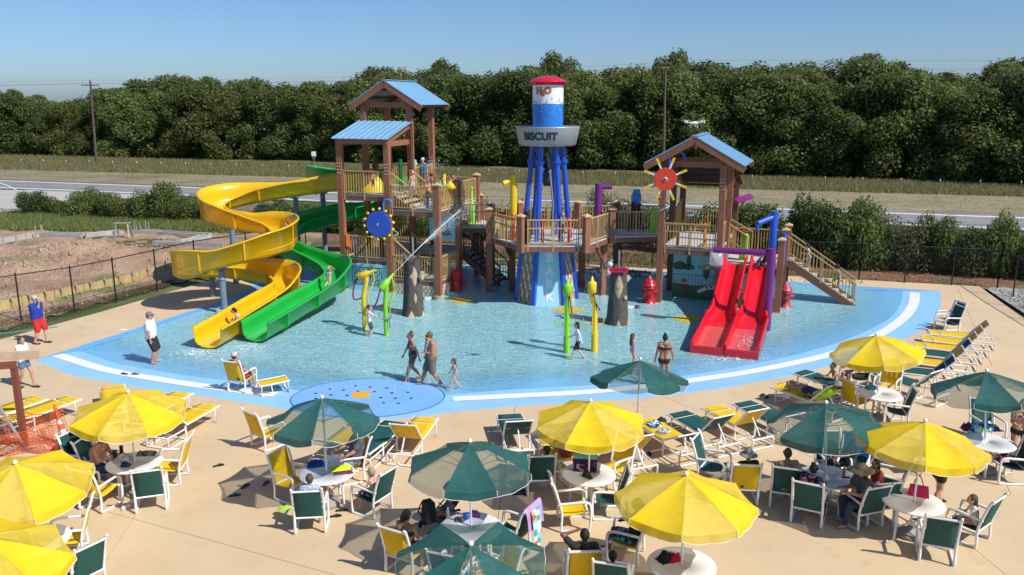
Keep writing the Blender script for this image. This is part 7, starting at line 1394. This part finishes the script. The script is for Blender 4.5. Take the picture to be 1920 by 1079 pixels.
# draped towels
def drape(name,label,px,py,yaw,m,x0,w,l1,l2,top=1.10,loc=None):
    p=loc or G(px,py,.42); t=thing(name,label,'towel',(p.x,p.y,0),R(yaw)); q=MB(); pr=smooth_path([(x0-.10,0,top-l1),(x0-.07,0,top-.12),(x0-.03,0,top+.01),(x0+.03,0,top+.015),(x0+.07,0,top-.10),(x0+.07+.22*l2,0,top-l2)],4); K=8; n=len(pr); vs=[]
    for i,pp in enumerate(pr):
        for j in range(K+1): u=j/K-.5; vs.append(Vector((pp.x+.02*sin(j*2.1+i*.3)*(abs(i-n/2)/n*2),u*w*(1+.08*(abs(i-n/2)/n)),pp.z+.02*sin(j*1.3)*(1 if i in(0,n-1) else 0))))
    q.add(vs,[(i*(K+1)+j,i*(K+1)+j+1,(i+1)*(K+1)+j+1,(i+1)*(K+1)+j) for i in range(n-1) for j in range(K)],True); q.build('cloth',m,t)
drape('towel','lilac towel draped over the back of the green chair','',0,175,lil,-.46,.60,.42,.35,loc=G(958,997,.42)) if 0 else drape('towel','lilac towel draped over the back of the green chair',958,997,150,lil,-.46,.62,.45,.35)
drape('towel','turquoise towel with orange fish hanging below the lilac one',958,997,150,fish,-.50,.34,.75,.2,1.02); drape('towel','dark blue towel draped over a chair at the crowded table',1598,880,240,blueT,-.46,.66,.6,.45); drape('towel','yellow towel over the chair back by the turquoise towel table',1664,722,232,cloth('towel_mustard',(.62,.40,.02)),-.46,.36,.25,.5)
# stroller
S=thing('stroller','black folding stroller with a grey canopy beside the green umbrella pole','stroller',Vector((*G(835,968,.3).xy,0)),R(205)); q=MB()
for s in(-1,1):
    q.tube([(-.42,s*.24,1.02),(-.15,s*.24,.62),(.42,s*.22,.10)],.014,6); q.tube([(-.36,s*.24,.10),(.05,s*.24,.50)],.014,6)
q.tube([(-.42,-.24,1.02),(-.42,.24,1.02)],.016,6); q.tube([(-.36,-.24,.1),(-.36,.24,.1)],.012,6); q.build('frame',M_blk,S)
for x,s in((.42,-1),(.42,1),(-.36,-1),(-.36,1)): q=MB(); q.tube([Vector((x,s*.25-.02,.09)),Vector((x,s*.25+.02,.09))],.09,12); q.build('wheel',M_blk,S)
q=MB(); q.add([(-.30,-.2,.78),(-.30,.2,.78),(-.02,.2,.44),(-.02,-.2,.44),(.30,.2,.40),(.30,-.2,.40)],[(0,1,2,3),(3,2,4,5)]); q.build('seat',gry,S)
q=MB(); vs=[];K=6
for i in range(5):
    a=R(20+i*32)
    for j in range(K+1): b=PI*j/K; vs.append(Vector((-.12-.30*cos(a)*sin(b)*1.0-.1,-.23*cos(b)*1.0,.72+.34*sin(a)*sin(b)+.02)))
q.add(vs,[(i*(K+1)+j,i*(K+1)+j+1,(i+1)*(K+1)+j+1,(i+1)*(K+1)+j) for i in range(4) for j in range(K)],True); q.build('canopy',cloth('stroller_grey',(.07,.08,.10)),S)
q=MB(); q.box((-.05,0,.22),(.4,.36,.16)); q.build('basket',_M['cloth_stroller_grey'],S)
t=thing('backpack','black backpack hanging on the handle of the stroller','backpack',S.location+Vector((-.30,-.35,.40)),R(30)); q=MB(); q.box((0,0,.2),(.22,.30,.42),taper=.8); q.build('body',cloth('pack_black',(.015,.015,.02)),t); q=MB(); q.tube(smooth_path([(-.1,.1,.05),(-.18,.1,.2),(-.1,.1,.38)],3),.015,5); q.build('strap',M_blk,t)
# sandals and flip flops
def flip(px,py,yaw,label,m=None,loc=None,sc=1):
    p=loc or G(px,py,0); z=zf(p.x,p.y)+(.01 if zf(p.x,p.y)<0 else 0); t=thing('flip_flop',label,'flip-flop',(p.x,p.y,z+.001),R(yaw)); t.scale=(sc,)*3; q=MB(); q.poly([(-.13,-.035),(-.05,-.032),(.06,-.05),(.125,-.03),(.135,.0),(.11,.04),(.04,.048),(-.06,.034),(-.13,.03)],h=-.022); q.build('sole',m or M_blk,t); q=MB(); q.tube([(-.02,-.045,.02),(.03,-.015,.055),(.085,0,.024),(.03,.015,.055),(-.02,.045,.02)],.007,5); q.build('strap',M_blk,t)
for a in [(233,701,160,'left black flip-flop on the white pool line'),(253,701,175,'right black flip-flop on the white pool line'),(460,913,70,'black sandal lying in the shade of the green umbrella, left one'),(499,907,80,'black sandal lying in the shade of the green umbrella, right one'),(440,930,20,'grey flip-flop at the rim of the umbrella shadow'),(641,958,10,'green flip-flop right of the green chair, farther one'),(629,969,15,'green flip-flop right of the green chair, nearer one'),(410,874,30,'small dark sandal alone on the deck left of the green umbrella'),(1429,742,40,'black shoe near the man in lime, left one'),(1438,746,60,'black shoe near the man in lime, right one'),(1218,852,90,'teal clog standing by the patterned clothes lounger'),(1720,976,-20,'black flip-flop under the pink handbag table, left'),(1735,980,0,'black flip-flop under the pink handbag table, right')]: flip(*a)
for i,(px,py,l) in enumerate([(237,954,'white sneaker by the green chair at the left table, nearer'),(252,944,'white sneaker by the green chair at the left table, farther')]):
    p=G(px,py,0); t=thing('sneaker',l,'shoe',(p.x,p.y,0),R(60-40*i)); q=MB(); q.cap((-.07,0,.045),(.08,0,.038),.045,.038,8); q.build('upper',M_white,t); q=MB(); q.box((0,0,.012),(.25,.085,.024)); q.build('sole',mat('pinkish_sole',(.55,.42,.40),.6),t)
for px,py,l in((1660,1017,'white strappy sandals on the deck beside the pink handbag table'),(1868,890,'white cloth strip lying under the chair at the right edge')):
    cloth_heap('sandals',l,'sandals',G(px,py,0),.22,.12,.03,pattern('strappy',[(0,(.5,.38,.28)),(.5,(.6,.58,.62)),(.75,(.25,.2,.3))],26),px)
# drone
ray=(G(1302,231,7.9)-Vector((0,0,CH))).normalized(); dp=Vector((0,0,CH))+ray*24; t=thing('drone','white four rotor drone hovering against the trees above the right roof','drone',dp); q=MB(); q.sphere((0,0,0),(.12,.10,.045),12,7); q.build('body',M_white,t); q=MB()
for s in(-1,1): q.tube([(s*.09,-.05,-.03),(s*.10,-.05,-.13),(s*.10,.12,-.13),(s*.09,.05,-.03)],.008,5)
q.build('landing_gear',M_white,t); q=MB(); q.sphere((0,-.06,-.08),.03,8,6); q.build('camera_ball',mat('drone_grey',(.3,.3,.3),.4),t)
for a in(.5,2.64,3.64,5.78):
    d=Vector((cos(a),sin(a),0)); q=MB(); q.tube([d*.06,d*.27+Vector((0,0,.03))],.016,6); q.tube([d*.27+Vector((0,0,.0)),d*.27+Vector((0,0,.07))],.022,7); ar=q.build('arm',M_white,t); q=MB(); q.beam(d*.27+Vector((-.13,.02,.075)),d*.27+Vector((.13,-.02,.075)),.02,.004); q.build('rotor_blade',M_white,ar)
# ================= FENCES =================
M_mesh=mat('black_mesh_wire',(.012,.012,.014),.5)
def chainlink(label,pts,H=1.8,cell=.075,wr=.0026,posts=True,m=M_mesh,top=True,z0=0):
    T=thing('chain_link_fence',label,'fence',(0,0,0)); q=MB()
    for i,(a,b) in enumerate(zip(pts,pts[1:])):
        A=Vector((*a,z0)); B=Vector((*b,z0)); L=(B-A).length; d=(B-A).normalized()
        if top: tb=MB(); tb.tube([A+Vector((0,0,H)),B+Vector((0,0,H))],.024,6); tb.build('top_rail',m,T)
        n=int((L+H)/cell); nr=Vector((-d.y,d.x,0))
        for k in range(n):
            for s in(0,1):
                x0=k*cell-H; x1=x0+H; za,zb=0.03,H
                if x0<0: za=.03-x0; x0=0
                if x1>L: zb=H-(x1-L); x1=L
                if zb<=za: continue
                if s: p0=A+d*(L-x0)+Vector((0,0,za)); p1=A+d*(L-x1)+Vector((0,0,zb))
                else: p0=A+d*x0+Vector((0,0,za)); p1=A+d*x1+Vector((0,0,zb))
                e=Vector((0,0,wr)); o=nr*(wr if s else -wr); q.add([p0-e+o,p0+e+o,p1+e+o,p1-e+o],[(0,1,2,3)])
    tag(q.build('wire_mesh',m,T),kind='stuff')
    pm=MB().tube([(0,0,-.1),(0,0,H+.05)],.033,7).lathe([(.035,H+.05),(.03,H+.08),(0,H+.09)],n=8).mesh('fence_post'); pm.materials.append(m)
    for a in pts: put('fence_post',pm,T,(a[0],a[1],z0))
LFp=[G(*p).xy for p in ((-150,632),(-55,617),(40,600),(140,583),(218,564),(295,543),(368,522))]; LFp=[(p[0],p[1]) for p in LFp]+[(-13.9,42.6),(-12.9,45.2),(-12.1,47.9)]
chainlink('black chain link fence along the left side of the deck',LFp,1.85)
bk=[(-12.1+ (17.06+12.1)*k/9,47.9+(39.75-47.9)*k/9) for k in range(10)]; chainlink('black chain link fence behind the play structure',bk,1.8,.10)
chainlink('black chain link fence along the mulch bed behind the pool at right',[(17.06,39.75),(19.0,39.1),(21.0,38.55),(22.9,38.05)],1.8,.09)
chainlink('black chain link fence running towards the camera at the right edge',[(22.9,38.05),(22.55,36.2),(22.1,34.0),(21.7,31.6),(21.3,29.2),(20.9,26.5),(20.5,23.5)],1.8,.075)
# ================= DIRT LOT =================
M_form=mat('form_plywood',(.50,.38,.18),.8,.15,2); M_lumb=mat('raw_lumber',(.42,.32,.20),.8,.2,3); M_grw=mat('grey_lumber',(.30,.29,.28),.85,.2,3)
fb=[(-30,588),(42,573),(103,561),(158,549),(212,537),(262,524),(330,507)]
for i,(a,b) in enumerate(zip(fb,fb[1:])):
    A=G(*a); B=G(*b); d=(B-A).normalized(); t=thing('form_board',['yellow plywood form board behind the fence nearest the left edge','second plywood form board from the left edge','third plywood form board, behind the second fence panel','plywood form board in the middle of the row','plywood form board second from the slide','plywood form board nearest the yellow slide'][i],'form board',A,math.atan2(d.y,d.x),'plywood form boards along the dirt lot'); L=(B-A).length; q=MB(); q.box((L/2,0,.16),(L-.03,.03,.46)); q.build('board',M_form,t)
    for k in range(2): 
        q=MB(); q.beam((L*(.2+.5*k),-.04,-.1),(L*(.2+.5*k),-.04,.62),.05,.04); q.build('stake',M_lumb,t); q=MB(); q.beam((L*(.2+.5*k)-.05,-.06,.50),(L*(.2+.5*k)+.12,-.42,-.05),.045,.03); q.build('brace',M_lumb,t)
def footing(px,label,w=.55,h=.24):
    p=[G(*a) for a in px]; t=thing('concrete_footing',label,'concrete footing',(0,0,0))
    for i,(a,b) in enumerate(zip(p,p[1:])):
        d=(b-a).normalized(); n=Vector((-d.y,d.x,0))*w/2; zz=max(0,dirt_h((a.x+b.x)/2,(a.y+b.y)/2))
        for s,nm in((-1,'form_wall'),(1,'form_wall')): q=MB(); q.beam(a+n*s-d*.02+Vector((0,0,zz+h/2-.06)),b+n*s+d*.02+Vector((0,0,zz+h/2-.06)),.13,h); q.build(nm,M_conc,t)
        q=MB(); q.beam(a+Vector((0,0,zz+.02)),b+Vector((0,0,zz+.02)),w-.14,.10); q.build('slab',M_grw,t)
footing([(-40,462),(73,441)],'pale concrete footing at the left edge of the dirt lot'); footing([(73,441),(158,444),(228,436)],'bent concrete footing behind the dirt mound'); footing([(243,436),(300,438),(388,444)],'straight concrete footing right of the sawhorse'); footing([(388,444),(345,456)],'short concrete footing by the yellow slide bend'); footing([(290,458),(420,462)],'concrete footing behind the fence near the slide',.3,.25)
p=G(232,445); zz=dirt_h(p.x,p.y); t=thing('sawhorse','grey wooden sawhorse standing behind the dirt mound','sawhorse',(p.x,p.y,zz),.1); q=MB(); q.box((0,0,.92),(1.0,.30,.05)); q.build('top',M_grw,t)
for sx in(-1,1):
    for sy in(-1,1): q=MB(); q.beam((sx*.35,sy*.08,.9),(sx*.45,sy*.35,0),.10,.05); q.build('leg',M_grw if sx<0 or sy>0 else M_lumb,t)
q=MB(); q.box((0,0,.45),(.75,.04,.10)); q.build('crossbar',M_grw,t)
stk=[(8,462),(30,457),(52,452),(67,446),(78,440),(82,438),(216,440),(252,436),(258,437),(265,436),(274,438),(279,435),(130,478)]
for i,(px,py) in enumerate(stk):
    p=G(px,py); z=dirt_h(p.x,p.y); q=MB(); q.beam((0,0,-.1),(random.uniform(-.1,.1),0,random.uniform(.5,.8)),.06,.05); o=q.build('survey_stake',M_lumb if i<6 else M_grw,None,(p.x,p.y,z)); tag(o,['pale wooden stake at the left edge footing','second stake along the left footing','third stake along the left footing, taller','stake just before the footing corner','stake at the footing corner, left of a pair','right stake of the pair at the footing corner','stake left of the sawhorse','leftmost stake right of the sawhorse','second stake right of the sawhorse','third stake right of the sawhorse','leaning stake right of the sawhorse','rightmost stake right of the sawhorse','lone stake in the dirt mound'][i],'stake','wooden stakes in the dirt lot')
r=random.Random(9)
for i in range(9):
    p=G(r.uniform(228,330),r.uniform(455,470)); z=dirt_h(p.x,p.y); q=MB(); L=r.uniform(.8,2); q.box((0,0,.03),(L,.10,.04)); o=q.build('scrap_board',M_lumb if i%3 else M_grw,None,(p.x,p.y,z+.02),(r.uniform(-.05,.05),r.uniform(-.05,.05),r.uniform(-.6,.6))); tag(o,'scrap board lying in the rubble behind the dirt mound','board','scrap boards in the dirt lot')
cl=MB(); r=random.Random(12)
for k in range(1500):
    p=G(r.uniform(-20,330),r.uniform(455,590)) if r.random()<.6 else G(130+r.gauss(0,55),500+r.gauss(0,18)); 
    if p.x> -19.9+(p.y-32.2)*.42: continue
    z=dirt_h(p.x,p.y); s=r.uniform(.03,.12)*(1.5 if r.random()<.1 else 1); cl.add([(p.x+s*r.uniform(.6,1.2)*cos(a),p.y+s*r.uniform(.6,1.2)*sin(a),z-.03) for a in(0,1.57,3.14,4.71)]+[(p.x+r.uniform(-.3,.3)*s,p.y+r.uniform(-.3,.3)*s,z+s*.8)],[(0,1,4),(1,2,4),(2,3,4),(3,0,4)])
tag(cl.build('dirt_clods',M_dirt),'clods and stones scattered over the dirt lot','dirt clods',kind='stuff')
cl=MB()
for k in range(2600):
    u=r.random(); x=lerp(-9,29,r.random()); y0=44.9-.30*(x+9)*.62; y=lerp(41.5-.16*(x),52,r.random()**1.5) if x<17 else lerp(38.5,50,r.random()**1.4); s=r.uniform(.03,.10)
    if x>17 and y<39.6-.27*(x-17): continue
    cl.add([(x+s*cos(a),y+s*sin(a)*.6,-.02) for a in(r.random(),1.57+r.random(),3.14,4.71)]+[(x,y,s*.9)],[(0,1,4),(1,2,4),(2,3,4),(3,0,4)])
tag(cl.build('mulch_chips',M_mulch),'mulch chunks and stones in the bed behind the pool','mulch',kind='stuff')
cl=MB()
for k in range(1800):
    x=r.uniform(19.5,26); y=r.uniform(20,37.5); 
    if x<19.2+(y-24)*.23+.1: continue
    s=r.uniform(.03,.09); cl.add([(x+s*cos(a),y+s*sin(a),-.01) for a in(0,1.57+r.random(),3.14,4.71)]+[(x,y,s*.8)],[(0,1,4),(1,2,4),(2,3,4),(3,0,4)])
tag(cl.build('gravel_stones',M_gravel),'pale gravel stones under the right side fence','gravel',kind='stuff')
# gate
p=G(-75,404); e2=G(44,400); d=(e2-p); L=d.length; t=thing('arched_gate','pale metal gate with an arched top and close vertical bars at the left edge','gate',(p.x,p.y,-.05),math.atan2(d.y,d.x)); M_gate=mat('pale_gate_paint',(.45,.52,.45),.5); arch=lambda x:1.55+1.0*sin(PI*min(1,max(0,x/L)))**.8
q=MB(); q.tube([(L*i/24,0,arch(L*i/24)) for i in range(25)],.06,6); q.tube([(0,0,.25),(L,0,.25)],.045,6); q.tube([(0,0,0),(0,0,1.6)],.06,6); q.tube([(L,0,0),(L,0,1.65)],.07,6); q.build('gate_frame',M_gate,t)
bm_=MB().box((0,0,.5),(.035,.035,1)).mesh('gate_bar'); bm_.materials.append(M_gate); n=int(L/.17)
for k in range(1,n): x=L*k/n; put('gate_bar',bm_,t,(x,0,.25),(0,0,0),(1,1,arch(x)-.25))
# highway sign
p=G(590,322); t=thing('road_sign','small white and green road sign on a thin post above the green slide','sign',(p.x,p.y,-.08)); q=MB(); q.tube([(0,0,0),(0,0,2.2)],.035,6); q.build('post',M_steel,t); q=MB(); q.prism([(-.28,-.03,1.95),(.28,-.03,1.95),(.28,-.03,2.5),(.12,-.03,2.55),(-.28,-.03,2.5)],(0,.02,0)); q.build('plate',M_white,t); q=MB(); q.box((0,-.03,1.72),(.4,.02,.25)); q.build('lower_plate',mat('sign_green',(.02,.16,.10),.5),t)
# ================= LEFT EDGE: FRAME, LADDER, NET =================
t=thing('steel_frame','brown painted steel post and beam at the left edge of the photo','steel frame',G(47,838)-Vector((0,0,.02))); b=t.location; Mst=mat('brown_steel',(.20,.06,.035),.5,.12,3); q=MB()
ttop=2.15; q.box((0,0,ttop/2),(.13,.13,ttop)); q.build('post',Mst,t); q=MB(); q.beam((.065,0,ttop+.07),(-1.6,-.5,ttop+.07),.13,.16); q.build('beam',Mst,t)
t=thing('timber_beam','pale timber beam lying across the frame at the left edge','timber',b+Vector((-.8,.45,2.30)),.10); MB().box((0,0,0),(2.3,.10,.22)).build('timber',mat('pale_timber',(.58,.43,.28),.8,.15,4),t)
t=thing('ladder','aluminium step ladder leaning at the left edge behind the orange net','ladder',(b.x-.35,b.y-.25,0)); A0=Vector((-.95,.25,2.2)); A1=Vector((.35,-.35,.0)); wv=Vector((.18,.36,0)); 
for s in(-1,1): q=MB(); q.beam(A0+wv*s*.6,A1+wv*s,.07,.03); q.build('rail',M_steel,t)
for k in range(8): f=(k+.6)/8.2; q=MB(); c=A0.lerp(A1,f); w_=wv*(.6+.4*f); q.beam(c-w_,c+w_,.05,.03); q.build('rung',M_steel,t)
for s in(-1,1): q=MB(); q.beam(A0+wv*s*.6,Vector((-1.6,-.3,0))+wv*s,.05,.03); q.build('rear_rail',M_steel,t)
M_net=mat('orange_net',(.85,.13,.03),.6,.1,4)
def net(label,A,B,h,sag,seed):
    t=thing('safety_net',label,'safety net',(0,0,0)); A=Vector(A);B=Vector(B);nx_=34;nz_=13; P=lambda i,j:A.lerp(B,i/nx_)+Vector((.09*nz(i*.21,j*.16,1,seed),.16*nz(i*.17,j*.2,1,seed+3)+.06*sin(i*.6),max(.02,(h*(j/nz_))*(1-.22*sin(PI*i/nx_)*sag)+.05*nz(i*.3,j*.3,1,seed+6)))); q=MB()
    for j in range(nz_+1): q.tube([P(i,j) for i in range(nx_+1)],.007 if j not in(0,nz_) else .013,3,False)
    for i in range(nx_+1): q.tube([P(i+ (1 if j%2 and i<nx_ else 0)*.5,j) for j in range(nz_+1)],.007,3,False)
    tag(q.build('mesh',M_net,t),kind='stuff')
dn=G(126,836); net('orange plastic safety net strung to the delineator post at the left edge',(b.x-1.0,b.y+.15,0),(dn.x,dn.y,0),1.02,1,1); net('loose orange safety net slumping on the deck beside the brown steel post',(b.x-1.6,b.y-.45,0),(b.x+1.0,b.y-.40,0),.72,1.3,5)
t=thing('delineator_post','orange and white delineator post on a black rubber base','traffic post',(dn.x,dn.y,0)); t.rotation_euler=(R(-3),R(-12),0); q=MB(); q.lathe([(.40,0),(.40,.05),(.34,.08),(.12,.09)],n=8,smooth=False); q.build('rubber_base',M_blk,t)
prof=[(.08,.09,0),(.075,.30,0),(.07,.45,1),(.066,.60,0),(.062,.74,1),(.058,.88,0),(.05,1.02,0)]
for (r0,z0,_),(r1,z1,m_) in zip(prof,prof[1:]): q=MB(); q.lathe([(r0,z0),(r1,z1)],n=14); q.build('band',M_white if m_ else M_net,t)
q=MB(); q.lathe([(.05,1.02),(.03,1.06),(.03,1.12),(0,1.13)],n=12); q.build('handle_top',M_net,t)
# pool hose / pole on deck
A=G(-20,630); B=G(108,614); q=MB(); q.tube([A+Vector((0,0,.025)),B+Vector((0,0,.025))],.02,7); o=q.build('pole_on_deck',mat('teal_pole',(.05,.30,.28),.5)); tag(o,'long teal pole lying on the deck behind the man in blue','pole')
p=G(231,619); cloth_heap('deck_debris','small white and red wrapper on the pool border at left','wrapper',Vector((p.x,p.y,.005)),.3,.12,.03,M_white,77)
p=G(490,364); 
# ================= FOAM =================
q=MB(); r=random.Random(21)
def foam(cx,cy,sx,sy,n,s0=.02,s1=.06):
    for k in range(n):
        x=cx+r.gauss(0,sx); y=cy+r.gauss(0,sy); s=r.uniform(s0,s1); m=6; a0=r.random()*6
        q.add([(x+s*(.6+.6*r.random())*cos(a0+i*PI*2/m),y+s*.6*(.6+.6*r.random())*sin(a0+i*PI*2/m),WZ+.006) for i in range(m)]+[(x,y,WZ+.012)],[(i,(i+1)%m,m) for i in range(m)])
foam(-11.0,27.9,.45,.3,150); foam(-9.6,28.6,.45,.3,130); foam(7.6,27.2,.7,.25,120); foam(-4.1,33.0,.6,.3,90); foam(1.75,34.5,.8,.3,80); foam(-3.4,23.6,.4,.2,40,.01,.03)
for px,py in((775,712),(810,716),(853,727),(288,676),(694,630),(1083,670)): p=G(px,py,WZ); foam(p.x,p.y,.16,.10,26,.008,.025)
tag(q.build('water_foam',mat('white_foam',(.78,.84,.86),.6,.1,20)),'white foam where the slides and people stir the pool water','foam',kind='stuff')
